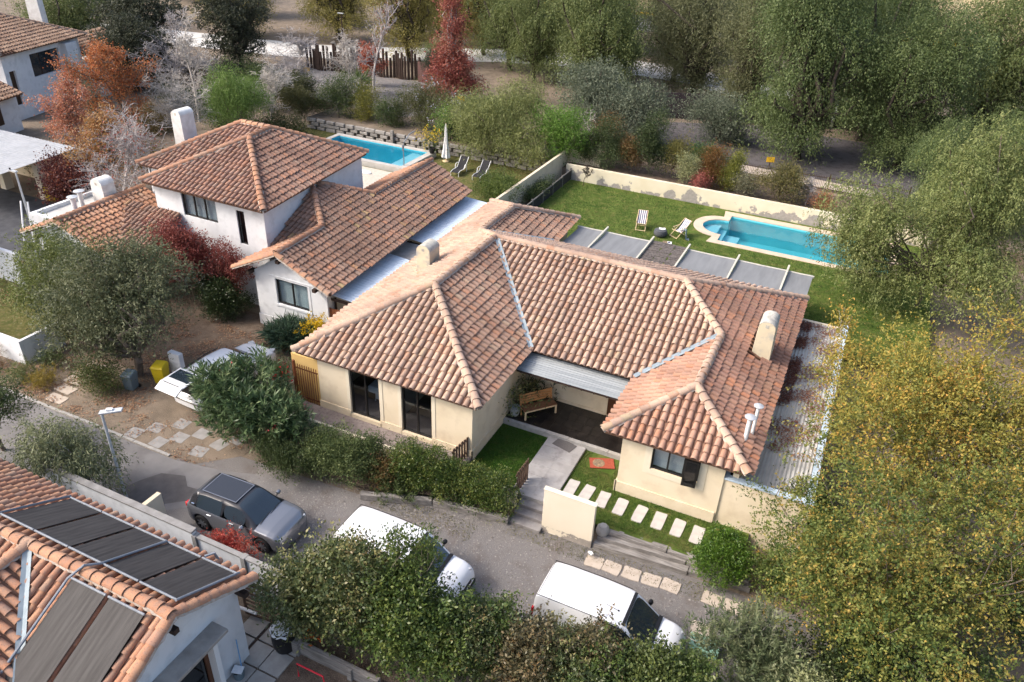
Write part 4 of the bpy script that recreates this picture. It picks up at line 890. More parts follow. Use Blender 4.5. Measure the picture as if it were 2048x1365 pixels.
def shell_points(lobes, n, rng, seed, deep=.22, lowcut=-.55, fill=.2, clump=1, cs=.3):
    if clump > 1:
        P, d, idx = shell_points(lobes, max(3, n//clump), rng, seed, deep, lowcut, fill); i = np.repeat(np.arange(len(P)), clump)
        return P[i]+rng.normal(0, cs, (len(i), 3))*[1, 1, .8], norm(d[i]+rng.normal(0, .35, (len(i), 3))), idx[i]
    L = np.array(lobes, float); a = (L[:, 3]*L[:, 4]+L[:, 3]*L[:, 5]+L[:, 4]*L[:, 5]); idx = rng.choice(len(L), n*2, p=a/a.sum())
    d = unit(n*2, rng); ok = (d[:, 2] > lowcut) | (rng.random(n*2) < .25); idx, d = idx[ok][:n], d[ok][:n]
    f = 1-np.abs(rng.normal(0, deep, len(d))); k = rng.random(len(d)) < fill; f[k] = rng.random(k.sum())**.5*.85
    f *= 1+.22*lumps(d+idx[:, None]*.37, seed)
    P = L[idx, :3]+d*L[idx, 3:6]*f[:, None]
    return P, d, idx
def tubes_np(S, k=4):
    """S (n,8): p0 p1 r0 r1"""
    S = np.asarray(S, float); p0, p1 = S[:, :3], S[:, 3:6]; d = norm(p1-p0)
    ref = np.where(np.abs(d[:, 2:3]) > .9, np.array([[1., 0, 0]]), np.array([[0, 0, 1.]])); a = norm(np.cross(d, ref)); b = np.cross(a, d)
    V = []
    for p, r in ((p0, S[:, 6]), (p1, S[:, 7])):
        for j in range(k):
            t = 2*PI*j/k; V.append(p+(a*math.cos(t)+b*math.sin(t))*r[:, None])
    V = np.stack(V, 1); n = len(S); o = (np.arange(n)*2*k)[:, None, None]
    F = np.array([(j, (j+1) % k, k+(j+1) % k, k+j) for j in range(k)])[None]+o
    return V.reshape(-1, 3), F.reshape(-1, 4)
def limb(S, a, b, r0, r1, rng, n=4, w=.08):
    a, b = np.array(a, float), np.array(b, float); L = np.linalg.norm(b-a); p = a
    for i in range(1, n+1):
        q = a+(b-a)*i/n+(rng.normal(0, w*L, 3)*[1, 1, .6] if i < n else 0)
        S.append((*p, *q, r0+(r1-r0)*(i-1)/n, r0+(r1-r0)*i/n)); p = q
def wood(parent, base, lobes, r, rng, m='bark', P=None, fork=.35, twigs=60, tr=.012, name='trunk', stems=1):
    S = []; L = np.array(lobes); zc = (L[:, 2].mean()-base[2])*fork; top = np.array([base[0]+rng.normal(0, .1), base[1]+rng.normal(0, .1), base[2]+max(zc, .3)])
    base = np.array(base, float)
    for s in range(stems):
        off = rng.normal(0, r*2.2, 3)*[1, 1, 0] if stems > 1 else 0
        limb(S, base+off-[0, 0, .05], top+off*1.5, r, r*.75, rng, 3, .04)
    for l in L: limb(S, top, l[:3]+[0, 0, l[5]*.2], r*.55, r*.2, rng, 4, .09)
    if P is not None and twigs:
        for q in P[rng.choice(len(P), min(twigs, len(P)), replace=False)]:
            l = L[np.argmin(((L[:, :3]-q)**2).sum(1))]; limb(S, l[:3]*.6+top*.4+(l[:3]-top)*rng.uniform(-.2, .4), q, r*.16, tr, rng, 3, .07)
    V, F = tubes_np(S, 5); return fastmesh(name, V, F, m, parent, smooth=True)
def foliage(parent, lobes, n, L, W, pal, seed, per=14, spread=.16, style='bush', m='leaf', droop=.0, name='crown', deep=.22, lowcut=-.55, fill=.22, tvar=.28, strand=1.2, upb=.4, clump=5, cs=None):
    rng = np.random.default_rng(seed); cs = cs or L*2.0
    if style == 'bush':
        nc = max(4, n//per); P, d, idx = shell_points(lobes, nc, rng, seed, deep, lowcut, fill, clump, cs); nc = len(P); tc = np.repeat(rng.normal(.5, tvar, nc//clump+1), clump)[:nc]
        i = np.repeat(np.arange(nc), per); Q = P[i]+rng.normal(0, spread, (len(i), 3)); D = norm(d[i]*.7+rng.normal(0, .6, (len(i), 3))+np.array([0, 0, .25-droop]))
        t = (tc[i]*.75+.25*rng.normal(.5, tvar, nc)[i])+rng.normal(0, .13, len(i))
    elif style == 'strand':
        nc = max(4, n//per); P, d, idx = shell_points(lobes, nc, rng, seed, deep, lowcut, fill, clump, cs); nc = len(P); tc = np.repeat(rng.normal(.5, tvar, nc//clump+1), clump)[:nc]
        i = np.repeat(np.arange(nc), per); s = np.tile(np.linspace(0, 1, per), nc); ln = strand*rng.uniform(.5, 1.3, nc)[i]
        out = d.copy(); out[:, 2] = np.abs(out[:, 2])*.3; out = norm(out+rng.normal(0, .35, out.shape))
        Q = P[i]+out[i]*(ln*.42*s)[:, None]+np.array([0, 0, 1.])*(ln*(.22*s-.95*s*s))[:, None]+rng.normal(0, spread, (len(i), 3))
        D = norm(out[i]*.5+np.array([0, 0, -1.])*(.25+.8*s)[:, None]+rng.normal(0, .42, (len(i), 3)))
        t = (tc[i]*.75+.25*rng.normal(.5, tvar, nc)[i])+rng.normal(0, .12, len(i))
    elif style == 'shoot':
        nc = max(4, n//per); P, d, idx = shell_points(lobes, nc, rng, seed, deep, lowcut, fill, clump, cs); nc = len(P); tc = np.repeat(rng.normal(.5, tvar, nc//clump+1), clump)[:nc]
        i = np.repeat(np.arange(nc), per); s = np.tile(np.linspace(0, 1, per), nc); ln = strand*rng.uniform(.5, 1.4, nc)[i]
        ax = norm(d*.8+np.array([0, 0, .35])+rng.normal(0, .45, d.shape))
        Q = P[i]+ax[i]*(ln*s)[:, None]+np.array([0, 0, -1.])*(ln*.35*s*s*rng.uniform(0, 1.6, nc)[i])[:, None]+rng.normal(0, spread, (len(i), 3))
        D = norm(ax[i]*.5+rng.normal(0, .75, (len(i), 3))); t = (tc[i]*.75+.25*rng.normal(.5, tvar, nc)[i])+rng.normal(0, .12, len(i))+.18*(s-.5)
    elif style == 'plume':
        nc = max(4, n//per); P, d, idx = shell_points(lobes, nc, rng, seed, deep, lowcut, fill, clump, cs); nc = len(P); tc = np.repeat(rng.normal(.5, tvar, nc//clump+1), clump)[:nc]
        i = np.repeat(np.arange(nc), per); s = np.tile(np.linspace(0, 1, per), nc); ax = norm(d*.7+np.array([0, 0, .75])+rng.normal(0, .25, d.shape)); ln = strand*rng.uniform(.6, 1.2, nc)[i]
        Q = P[i]+ax[i]*(ln*(s-.6))[:, None]; ra = norm(np.cross(ax[i], rng.normal(size=(len(i), 3)))); D = norm(ax[i]*(.35+.6*s)[:, None]+ra*.75)
        t = (tc[i]*.75+.25*rng.normal(.5, tvar, nc)[i])+rng.normal(0, .1, len(i))+.25*(s-.5)
    L_ = L*rng.uniform(.65, 1.3, len(Q)); V = leaf_quads(Q, D, L_, L_*W/L, rng, upb)
    return leaf_obj(name, V, pal_cols(pal, t), parent, m), P
def plant(name, label, cat, base, lobes, n, L, W, pal, seed, trunk=.12, bark='bark', group=None, fork=.35, twigs=30, stems=1, tr=.01, **k):
    t = thing(name, label, cat, base, 0, group); rng = np.random.default_rng(seed+99)
    o, P = foliage(t, lobes, n, L, W, pal, seed, **k)
    if trunk: wood(t, base, lobes, trunk, rng, bark, P, fork, twigs, tr, stems=stems)
    return t
def bare(name, label, base, h, spread, seed, bark='bark_grey', r=.14, depth=4, kids=(7, 6, 5, 4), leaves=None, group=None, lean=(0, 0), up=.55, twl=.62):
    """leafless tree: trunk with real branching; leaves=(n, L, W, palette) for a few left hanging"""
    t = thing(name, label, 'tree', base, 0, group); rng = np.random.default_rng(seed); S = []; tips = []; rmin = .006 if base[1] < 28 else .0125 if base[1] < 50 else .016
    def grow(p, d, L, r0, lv):
        n = 4 if lv < 2 else 3 if lv < 4 else 2; pts = [p]; q = p
        for i in range(n):
            d = norm(d+rng.normal(0, .13 if lv < 2 else .24, 3)+np.array([0, 0, .05])); q2 = q+d*L/n
            ra = r0*(1-.75*i/n); rb = r0*(1-.75*(i+1)/n); S.append((*q, *q2, max(ra, rmin), max(rb, rmin*.8))); q = q2; pts.append(q)
        if lv >= depth: tips.append(q); return
        kk = kids[min(lv, len(kids)-1)]
        for j in range(kk):
            f = rng.uniform(.25 if lv == 0 else .15, 1); x = f*n; i = min(int(x), n-1); s = pts[i]+(pts[i+1]-pts[i])*(x-i)
            sd = unit(1, rng)[0]; sd[2] *= .4; nd = norm(d*up+norm(sd)*spread+np.array([0, 0, .2 if lv < 2 else .0]))
            grow(s, nd, L*twl*rng.uniform(.65, 1.15)*(1.05-.45*f if lv == 0 else 1), r0*(.5-.18*f), lv+1)
        tips.append(q)
    grow(np.array(base, float), norm(np.array([lean[0], lean[1], 1.])), h*.8, r, 0)
    V, F = tubes_np(S, 3); fastmesh('trunk', V, F, bark, t, smooth=True)
    if leaves:
        n, L, W, pal = leaves; tp = np.array(tips); i = rng.integers(0, len(tp), n); Q = tp[i]+rng.normal(0, .22, (n, 3)); D = norm(rng.normal(0, .6, (n, 3))+[0, 0, -.5])
        cl = rng.normal(.5, .25, len(tp))[i]; leaf_obj('crown', leaf_quads(Q, D, L*rng.uniform(.7, 1.2, n), W, rng), pal_cols(pal, cl+rng.normal(0, .15, n)), t)
    return t
def litter(name, label, pts_fn, n, L, pal, seed, z=.03, m='leaf'):
    """fallen leaves lying on a surface: nobody could count them"""
    rng = np.random.default_rng(seed); P = pts_fn(n, rng); n = len(P); D = norm(rng.normal(size=(n, 3))*[1, 1, .25]); V = leaf_quads(P+[0, 0, z], D, L*rng.uniform(.6, 1.3, n), L*.6, rng, 3)
    o = leaf_obj(name, V, pal_cols(pal, rng.random(n)), None, m); return tag(o, label, 'fallen leaves', kind='stuff')
def in_rects(rs, zz=0, clump=.35):
    def f(n, rng):
        out = []
        A = np.array([(r[1]-r[0])*(r[3]-r[2]) for r in rs]); k = rng.choice(len(rs), n, p=A/A.sum())
        R_ = np.array(rs)[k]; x = R_[:, 0]+(R_[:, 1]-R_[:, 0])*rng.random(n); y = R_[:, 2]+(R_[:, 3]-R_[:, 2])*rng.random(n)
        d = np.sin(x*2.1+np.sin(y*1.3)*1.5)+np.sin(y*2.7+x*.8)+np.sin(x*5.1-y*3.7)*.6; keep = d > rng.normal(clump, .7, n)
        return np.stack([x, y, np.full(n, zz)], 1)[keep]
    return f
# palettes (leaf reflectance)
G_DARK = [(.018, .030, .010), (.035, .055, .018), (.06, .085, .028)]
G_HEDGE = [(.028, .055, .012), (.055, .095, .02), (.12, .16, .035), (.2, .2, .05)]
G_BALL = [(.03, .075, .010), (.07, .14, .015), (.14, .22, .03)]
G_PEP = [(.085, .12, .035), (.15, .185, .058), (.22, .25, .085), (.28, .29, .115)]
G_OLIVE = [(.075, .095, .06), (.13, .155, .10), (.19, .215, .15)]
G_MID = [(.035, .06, .018), (.07, .10, .03), (.11, .14, .045)]
G_BRIGHT = [(.06, .14, .015), (.11, .21, .03), (.17, .28, .05)]
G_YEL = [(.07, .085, .015), (.14, .14, .022), (.25, .20, .03), (.36, .23, .035), (.42, .19, .035)]
G_BACK = [(.08, .11, .035), (.135, .17, .055), (.2, .225, .08)]
G_BYEL = [(.15, .14, .035), (.23, .205, .055), (.32, .27, .08)]
G_OLEA = [(.03, .06, .022), (.06, .105, .04), (.11, .165, .07), (.17, .21, .1)]
R_RED = [(.17, .04, .035), (.28, .075, .06), (.36, .13, .09), (.4, .2, .13)]
R_BUSH = [(.15, .035, .03), (.23, .06, .05), (.3, .11, .08)]
R_ORG = [(.30, .075, .03), (.42, .13, .045), (.48, .2, .07), (.3, .14, .06)]
R_MAR = [(.05, .014, .016), (.09, .025, .025), (.2, .06, .03)]
LITT = [(.2, .09, .05), (.32, .18, .1), (.42, .28, .17), (.16, .05, .035)]
BROWN = [(.09, .06, .02), (.15, .09, .03), (.2, .12, .05)]

# --- right side
plant('pepper_tree', 'large light green weeping pepper tree over the right end of the pool', 'tree', (4.8, 43.5, .5),
      blob(1.0, 42.3, 4.6, 2.6, 2.4, 3.3, 16, 1, .36)+blob(4.9, 43, 7.6, 3.7, 3.2, 3.9, 20, 2, .36)+blob(6.5, 41.5, 4.0, 3.6, 2.6, 3.0, 14, 3, .36)+blob(2.6, 42.6, 3.0, 2.2, 2.0, 2.0, 8, 5, .4), 120000, .17, .055, G_PEP, 4, .12, 'bark', style='strand', per=14, spread=.06, strand=.85, lowcut=-.7, fork=.4, twigs=0, deep=.2, fill=.3)
GOLD = [(.09, .12, .028), (.17, .185, .04), (.27, .25, .055), (.4, .31, .06), (.48, .27, .06)]
GREENGOLD = [(.045, .08, .02), (.09, .13, .03), (.15, .18, .042), (.26, .24, .055), (.42, .27, .06)]
plant('golden_tree', 'tall yellowing tree with pale upright shoots along the right edge', 'tree', (4.6, 25.6, 0),
      blob(3.6, 25.4, 4.7, 3.6, 3.6, 3.0, 22, 11, .34)+blob(7.6, 27, 5.0, 3.4, 3.5, 3.4, 18, 12, .34)+[(1.7, 27.5, 4.2, .9, 1.2, .9), (1.6, 23.6, 4.0, 1.0, 1.2, 1.0)], 80000, .10, .052, GOLD, 13, .06, 'bark', style='shoot', per=16, spread=.028, strand=1.0, clump=8, cs=.32, lowcut=-.5, fork=.25, twigs=26, tr=.008, fill=.3)
plant('golden_tree', 'broad green and gold tree filling the lower right corner', 'tree', (4.4, 19.4, 0),
      blob(2.9, 19.0, 3.3, 3.2, 2.9, 2.8, 22, 21, .34)+blob(6.2, 20.3, 3.8, 3.4, 3.2, 3.2, 18, 22, .34)+blob(5.2, 16.6, 2.6, 3.0, 2.0, 2.3, 14, 23, .34)+[(.4, 21.3, 3.4, .9, .8, .8), (.9, 22.4, 4.2, 1.0, .9, .8)], 92000, .095, .05, GREENGOLD, 24, .06, 'bark', style='shoot', per=16, spread=.026, strand=.8, clump=8, cs=.28, lowcut=-.6, fork=.25, twigs=24, tr=.008, fill=.3)
for i, (x, y, h, lx, ly, lab) in enumerate([(2.0, 26.2, 8.6, -.10, .02, 'slender leafless shoot rising left of the golden tree'), (3.9, 27.0, 9.6, -.02, .05, 'tall pale shoot with few yellow leaves above the golden tree'), (6.0, 27.0, 9.6, .08, .05, 'pale forked shoot leaning right over the golden tree'), (7.0, 24.8, 8.4, .1, .0, 'pale bare shoot near the right edge of the picture')]):
    bare('tree_shoot', lab, (x, y, 0), h, .5, 31+i, 'bark_pale', .05, 2, (9, 4), (1100, .11, .055, GOLD[1:]), lean=(lx, ly), up=1.0, twl=.2)
plant('oleander', 'narrow leaved oleander bush at the bottom edge right of the second van', 'shrub', (.9, 15.9, 0), blob(.9, 15.7, 1.6, 1.3, 1.1, 1.4, 7, 41), 15000, .16, .035, [(.05, .075, .035), (.1, .13, .06), (.17, .2, .1), (.26, .27, .15)], 42, .03, 'bark_pale', style='plume', per=14, strand=.42, stems=4, twigs=10)
plant('pale_shrub', 'pale green shrub with bare stems at the bottom right of the street', 'shrub', (2.4, 14.9, 0), blob(2.3, 14.8, 1.5, 1.1, .9, 1.2, 6, 43), 9000, .08, .045, [(.11, .13, .05), (.2, .22, .09), (.3, .31, .16)], 44, .03, 'bark_pale', style='shoot', per=10, strand=.6, spread=.05, stems=4, twigs=14)
plant('box_bush', 'clipped round green box bush at the end of the sleepers', 'shrub', (-.75, 19.75, .2), [(-.75, 19.8, .85, .82, .8, .85)], 17000, .06, .036, G_BALL, 46, .05, style='bush', per=8, spread=.05, deep=.07, m='leaf_gloss', fill=.12, twigs=0)
plant('garden_shrub', 'small leafy shrub tucked between box bush and golden tree', 'shrub', (.9, 19.9, .2), [(.9, 19.9, 1.0, .6, .6, .9)], 6000, .07, .04, G_HEDGE, 47, .04, style='bush', per=8, spread=.07, twigs=0)
for i, (x, y, rx, rz, lab) in enumerate([(3.2, 16.6, 1.7, 1.3, 'dark undergrowth below the green and gold tree'), (6.6, 17.2, 1.9, 1.5, 'dark undergrowth in the bottom right corner'), (1.6, 22.6, 1.2, 1.5, 'dark green shrub beside the annex wall'), (8.8, 21.5, 2.2, 1.8, 'dark shrub at the right edge under the golden trees')]):
    plant('dark_shrub', lab, 'shrub', (x, y, 0), blob(x, y, rz*.9, rx, rx*.8, rz, 7, 540+i, .55), 12000, .10, .05, G_DARK+[(.07, .1, .03)], 550+i, .05, style='bush', per=10, spread=.12, twigs=4)
# --- front hedge, shrubs in front of the cream house
HD = [(-12.2, 18.75, .98, .8, .62, .9), (-11.3, 18.85, 1.0, .85, .62, .95), (-10.4, 18.95, .84, .8, .62, .82), (-9.5, 19.0, .8, .75, .6, .8), (-8.7, 19.05, .8, .6, .58, .82)]
plant('clipped_hedge', 'dense clipped hedge between the terrace and the front steps', 'hedge', (-10.3, 19.1, .2), HD, 52000, .062, .038, G_HEDGE, 51, .05, style='bush', per=8, spread=.06, deep=.09, m='leaf_gloss', fill=.16, stems=4, lowcut=-.8, tvar=.3)
plant('garden_shrub', 'rounded light green shrub in front of the sliding doors', 'shrub', (-15.0, 17.9, .2), blob(-15.0, 17.9, 1.05, 1.25, .85, .95, 7, 52, .6), 24000, .07, .04, [(.05, .075, .025), (.10, .135, .045), (.19, .225, .085)], 53, .06, style='bush', per=9, spread=.07, deep=.12, stems=3)
plant('garden_shrub', 'low dark green shrub at the street edge beside the oleander', 'shrub', (-17.3, 17.5, .1), blob(-17.1, 17.3, .85, 1.15, .75, .85, 6, 54, .6), 17000, .065, .038, G_DARK[1:]+[(.09, .12, .04)], 55, .05, style='bush', per=9, spread=.07, deep=.14, stems=3)
plant('garden_shrub', 'upright grey green shrub at the right of the rounded one', 'shrub', (-13.75, 18.45, .2), blob(-13.75, 18.45, 1.0, .5, .45, .85, 4, 56, .6), 8000, .07, .035, G_MID, 57, .04, style='shoot', per=9, strand=.3, spread=.05)
plant('fern_clump', 'small strappy clump under the hedge beside the sleeper', 'shrub', (-12.4, 18.25, .2), [(-12.4, 18.2, .55, .6, .4, .45)], 3500, .16, .03, G_MID, 58, 0, style='plume', per=14, strand=.2)
plant('garden_shrub', 'brownish shrub gap filler left of the clipped hedge', 'shrub', (-13.1, 18.2, .2), blob(-13.1, 18.2, .8, .5, .4, .7, 4, 59, .6), 5000, .07, .04, BROWN+[(.1, .13, .04)], 60, .04, style='bush', per=8, spread=.08)
plant('oleander', 'big dark oleander bush with red flowers hiding the white car', 'shrub', (-19.2, 18.2, .1), blob(-19.3, 18.3, 1.75, 2.5, 1.3, 1.65, 12, 61, .5), 26000, .27, .05, G_OLEA, 62, .06, style='plume', per=16, strand=.5, stems=6, m='leaf_gloss', twigs=12, clump=1)
rng_ = np.random.default_rng(3)
def blossoms(parent, lobes, n, L, pal, seed, per=5, spread=.05):
    o, P = foliage(parent, lobes, n, L, L*.8, pal, seed, per=per, spread=spread, deep=.03, fill=0, lowcut=.0, m='petal', name='blossom'); return o
OL = [o for o in COL.objects if o.get('label', '').startswith('big dark oleander')][0]
blossoms(OL, blob(-19.3, 18.3, 1.8, 2.5, 1.3, 1.65, 12, 61, .53), 160, .07, [(.4, .03, .05), (.5, .08, .1)], 63)
plant('rose_bush', 'red flowering bush beside the iron gate', 'shrub', (-19.6, 20.5, .1), [(-19.6, 20.5, 1.5, .45, .4, .9)], 3000, .07, .04, G_MID, 64, .03, style='bush', per=8, spread=.08)
RB = [o for o in COL.objects if o.get('label', '').startswith('red flowering bush')][0]; blossoms(RB, [(-19.5, 20.3, 1.9, .4, .3, .5)], 120, .09, [(.5, .01, .02), (.6, .03, .04)], 65, 12, .07)
# hedge of shrubs along the near boundary
HG = [(-11.6, 11.95, 2.9, 1.0), (-10.5, 12.1, 3.6, 1.1), (-9.4, 12.35, 3.7, 1.1), (-8.4, 12.5, 3.7, 1.0), (-7.4, 12.7, 3.0, 1.0), (-6.5, 12.85, 2.8, .95), (-5.6, 12.95, 2.6, .9), (-4.8, 13.1, 2.5, .85), (-4.0, 13.15, 2.45, .85), (-3.2, 13.3, 2.3, .8), (-2.5, 13.4, 2.45, .85), (-1.8, 13.55, 2.3, .8), (-1.1, 13.7, 2.5, .8), (-.45, 13.9, 2.3, .75)]
HP = [[(.035, .055, .02), (.07, .095, .035), (.13, .15, .055), (.22, .2, .08)], [(.03, .05, .018), (.06, .085, .03), (.11, .13, .05), (.2, .15, .06)], [(.04, .06, .02), (.075, .105, .03), (.15, .17, .05)], [(.045, .05, .025), (.085, .08, .04), (.13, .11, .055), (.2, .13, .06)], [(.03, .055, .015), (.07, .11, .025), (.16, .19, .045)]]
HL = ['leftmost tall shrub of the near boundary hedge above the rubbish bag', 'grey green hedge shrub below the red bush by the grey car', 'tall hedge shrub just left of the first van', 'hedge shrub with tall upright shoots in front of the first van', 'hedge shrub covering the first van\'s cab door', 'brown tinged hedge shrub below the first van\'s bonnet', 'dark hedge shrub in the gap between the two vans', 'reddish brown tipped shrub left of the second van\'s rear', 'hedge shrub below the second van\'s rear corner', 'dark purple tinted shrub under the van lettering', 'light tipped shrub below the second van\'s side panel', 'fresh green shrub under the second van\'s cab window', 'shrub below the second van\'s windscreen', 'rightmost hedge shrub under the second van\'s bonnet']
HPR = {}
for i, (x, y, h, r) in enumerate(HG):
    ps = [0, 0, 1, 4, 4, 1, 4, 3, 0, 3, 4, 2, 2, 4][i]
    if ps not in HPR:
        HPR[ps] = (plant('hedge_shrub', HL[i], 'hedge shrub', (x, y, .1), blob(x, y-.15, .1+h*.52, r*1.05, 1.0, h*.48, 8, 70+i, .55), 15000, .105, .055, HP[ps], 90+i, .04, style='shoot', per=9, strand=.3, spread=.05, deep=.15, stems=3, m='leaf_gloss', group='shrubs of the near boundary hedge', lowcut=-.9, twigs=6), h, r)
    else:
        o, h0, r0 = HPR[ps]; c = copy_tree(o); c.location = (x, y, .1); c.scale = (r/r0, r/r0, h/h0); c.rotation_euler.z = i*1.7; c['label'] = HL[i]
for i, (x, y, h) in enumerate([(-8.75, 12.7, 4.75), (-8.0, 12.8, 4.7)]):
    plant('hedge_shoot', ['left of two upright shoots standing before the first van', 'right of two upright shoots standing before the first van'][i], 'hedge shrub', (x, y, .1), [(x, y, h-.75, .22, .22, .7), (x, y, h-1.6, .3, .3, .7)], 2600, .1, .045, HP[4], 110+i, .03, style='bush', per=8, spread=.07)
plant('red_bush', 'small bright red bush between the grey car and the wall', 'shrub', (-15.7, 12.9, 0), blob(-15.6, 12.85, .65, .95, .35, .5, 5, 112, .6), 6000, .08, .035, [(.3, .03, .025), (.45, .07, .05), (.5, .16, .1)], 113, .03, style='shoot', per=9, strand=.25, spread=.04)
# --- left foreground
plant('willow_tree', 'small loose weeping tree beside the street lamp', 'tree', (-22.0, 12.9, 0), blob(-22.2, 12.9, 2.3, 2.0, 1.2, 1.35, 8, 121), 15000, .13, .036, [(.1, .12, .055), (.17, .19, .095), (.25, .265, .15)], 122, .09, 'bark_grey', style='strand', per=12, strand=.75, spread=.05, twigs=50, fork=.4)
plant('garden_tree', 'dark small tree cut by the left edge beside the lane', 'tree', (-27.2, 13.2, 0), blob(-27.2, 13.2, 1.9, 1.4, 1.2, 1.25, 6, 123), 11000, .09, .04, G_MID, 124, .09, style='bush', per=9, spread=.1)
plant('olive_tree', 'big dark grey green tree leaning over the yellow bin', 'tree', (-26.8, 19.3, 0), blob(-27.3, 19.5, 3.9, 2.7, 2.2, 2.3, 11, 125)+blob(-26.3, 20.3, 4.9, 2.1, 1.8, 1.5, 6, 126)+blob(-28.3, 18.6, 2.2, 1.8, 1.2, 1.4, 5, 127), 46000, .125, .05, [(.05, .065, .03), (.09, .107, .05), (.15, .165, .085), (.21, .215, .12)], 128, .22, 'bark', style='shoot', per=11, strand=.6, spread=.06, twigs=40, fork=.3)
plant('pepper_tree', 'lighter green feathery tree left of the big dark one', 'tree', (-32.6, 20.6, 0), blob(-32.4, 20.6, 3.2, 2.6, 1.8, 1.9, 9, 129)+blob(-30.9, 19.4, 2.2, 1.5, 1.2, 1.5, 4, 130), 26000, .125, .045, [(.07, .095, .024), (.13, .16, .042), (.21, .235, .07)], 131, .16, style='shoot', per=11, strand=.7, spread=.06)
plant('low_shrub', 'low green shrub at the foot of the big dark tree', 'shrub', (-26.9, 17.6, 0), blob(-26.9, 17.6, .7, .95, .7, .7, 5, 132, .6), 8000, .07, .034, [(.06, .08, .022), (.12, .15, .04)], 133, .03, style='shoot', per=9, strand=.25)
for i, (x, y, r, pal, lab) in enumerate([(-30.9, 16.7, .4, [(.12, .14, .05), (.2, .21, .08)], 'pale green grass tuft on the verge by the left wall'), (-29.8, 16.9, .38, [(.22, .17, .03), (.32, .24, .05)], 'small golden round bush on the verge'), (-30.6, 18.0, .5, G_MID, 'dark grass clump behind the golden bush'), (-33.2, 16.8, .6, BROWN, 'brown dry shrub at the foot of the left wall')]):
    plant('verge_plant', lab, 'plant', (x, y, 0), [(x, y, r*.75, r, r, r*.8)], 3000, .12, .016, pal, 134+i, 0, style='plume', per=12, strand=.15)
plant('red_maple', 'wide dark red leaved shrub in front of the white house', 'shrub', (-29.6, 25.8, 0), blob(-30.0, 25.4, 3.0, 2.0, 1.2, 1.4, 8, 138)+blob(-27.9, 25.9, 2.7, 1.5, 1.0, 1.2, 6, 139), 32000, .10, .055, R_BUSH, 140, .1, 'bark', style='bush', per=10, spread=.12, deep=.18, stems=3, twigs=90)
plant('dark_shrub', 'round very dark green shrub under the red leaved one', 'shrub', (-27.3, 25.2, 0), blob(-27.3, 25.1, 1.1, 1.4, .9, 1.0, 6, 141, .6), 15000, .09, .05, G_DARK, 142, .06, style='bush', per=9, spread=.1, m='leaf_gloss')
t = thing('aloe', 'grey green spiky aloe clump under the white gable window', 'plant', (-22.3, 24.7, .05)); foliage(t, [(-22.3, 24.6, .55, 1.35, .75, .55)], 2600, .6, .055, [(.03, .06, .035), (.06, .105, .06), (.11, .15, .1)], 143, per=16, style='plume', strand=.1, name='leaves', m='leaf_gloss', clump=1)
t = thing('yellow_bush', 'bush of bright yellow flowers beside the aloe', 'plant', (-21.2, 25.0, .05)); foliage(t, [(-21.2, 24.9, .9, .45, .4, .85)], 1500, .09, .05, G_MID, 144, name='leaves'); foliage(t, [(-21.2, 24.9, 1.0, .48, .42, .85)], 1600, .08, .07, [(.5, .33, .01), (.62, .42, .02)], 145, per=12, spread=.07, name='blossom', m='petal', deep=.08)
plant('orange_tree', 'bright orange autumn tree cut by the left edge', 'tree', (-42.4, 21.3, 0), blob(-42.2, 21.3, 3.9, 1.9, 1.6, 1.5, 7, 146), 14000, .13, .08, [(.4, .16, .03), (.52, .26, .05), (.58, .34, .09)], 147, .12, 'bark', style='bush', per=9, spread=.16)
plant('green_shrub', 'glossy green shrub against the gable of the garage wing', 'shrub', (-35.2, 23.2, 0), blob(-35.2, 23.1, 1.6, 1.0, .5, 1.2, 4, 148, .6), 6000, .11, .06, G_BRIGHT, 149, .05, style='bush', per=8, spread=.12)
bare('bare_tree', 'pinkish grey leafless tree standing in front of the garage roof', (-38.6, 29.3, 0), 8.0, .85, 150, 'bark_grey', .13, 4, (13, 8, 5, 3), (700, .12, .09, R_RED), twl=.55, up=.6)
bare('bare_tree', 'white branched bare tree beside the white house chimney', (-48.5, 44.8, 0), 6.2, 1.0, 151, 'bark_pale', .15, 4, (13, 8, 5, 3), None, twl=.62, up=.35)
bare('autumn_tree', 'tall thin tree with rust orange leaves behind the maroon shrub', (-51.5, 41.8, 0), 8.8, .9, 152, 'bark', .15, 4, (14, 7, 5, 3), (13000, .16, .1, R_ORG), twl=.5, up=.6)
bare('autumn_tree', 'loose pale orange tree in front of the far white house', (-53.6, 37.4, 0), 7.4, .9, 153, 'bark_grey', .13, 4, (14, 7, 5, 3), (9500, .16, .11, [(.42, .15, .09), (.5, .22, .14), (.45, .25, .13)]), twl=.45, up=.65)
bare('autumn_tree', 'low tangle of brown orange branches beside the garage flues', (-45.5, 34.2, 0), 5.6, 1.0, 154, 'bark_grey', .1, 4, (13, 7, 5, 3), (8000, .15, .1, [(.28, .11, .05), (.36, .2, .08), (.4, .24, .09)]), twl=.55, up=.5)
plant('maroon_shrub', 'dark maroon leaved shrub beside the far yellow bin', 'shrub', (-45.4, 31.6, 0), blob(-45.4, 31.6, 2.1, 2.1, 1.7, 1.7, 8, 155), 19000, .14, .085, R_MAR, 156, .1, 'bark_dark', style='bush', per=9, spread=.2)
plant('olive_tree', 'small silver green tree in front of the far house', 'tree', (-56.2, 42.4, 0), blob(-56.2, 42.4, 3.6, 1.7, 1.5, 2.2, 7, 157), 12000, .16, .05, G_OLIVE, 158, .12, style='shoot', per=10, strand=.9)
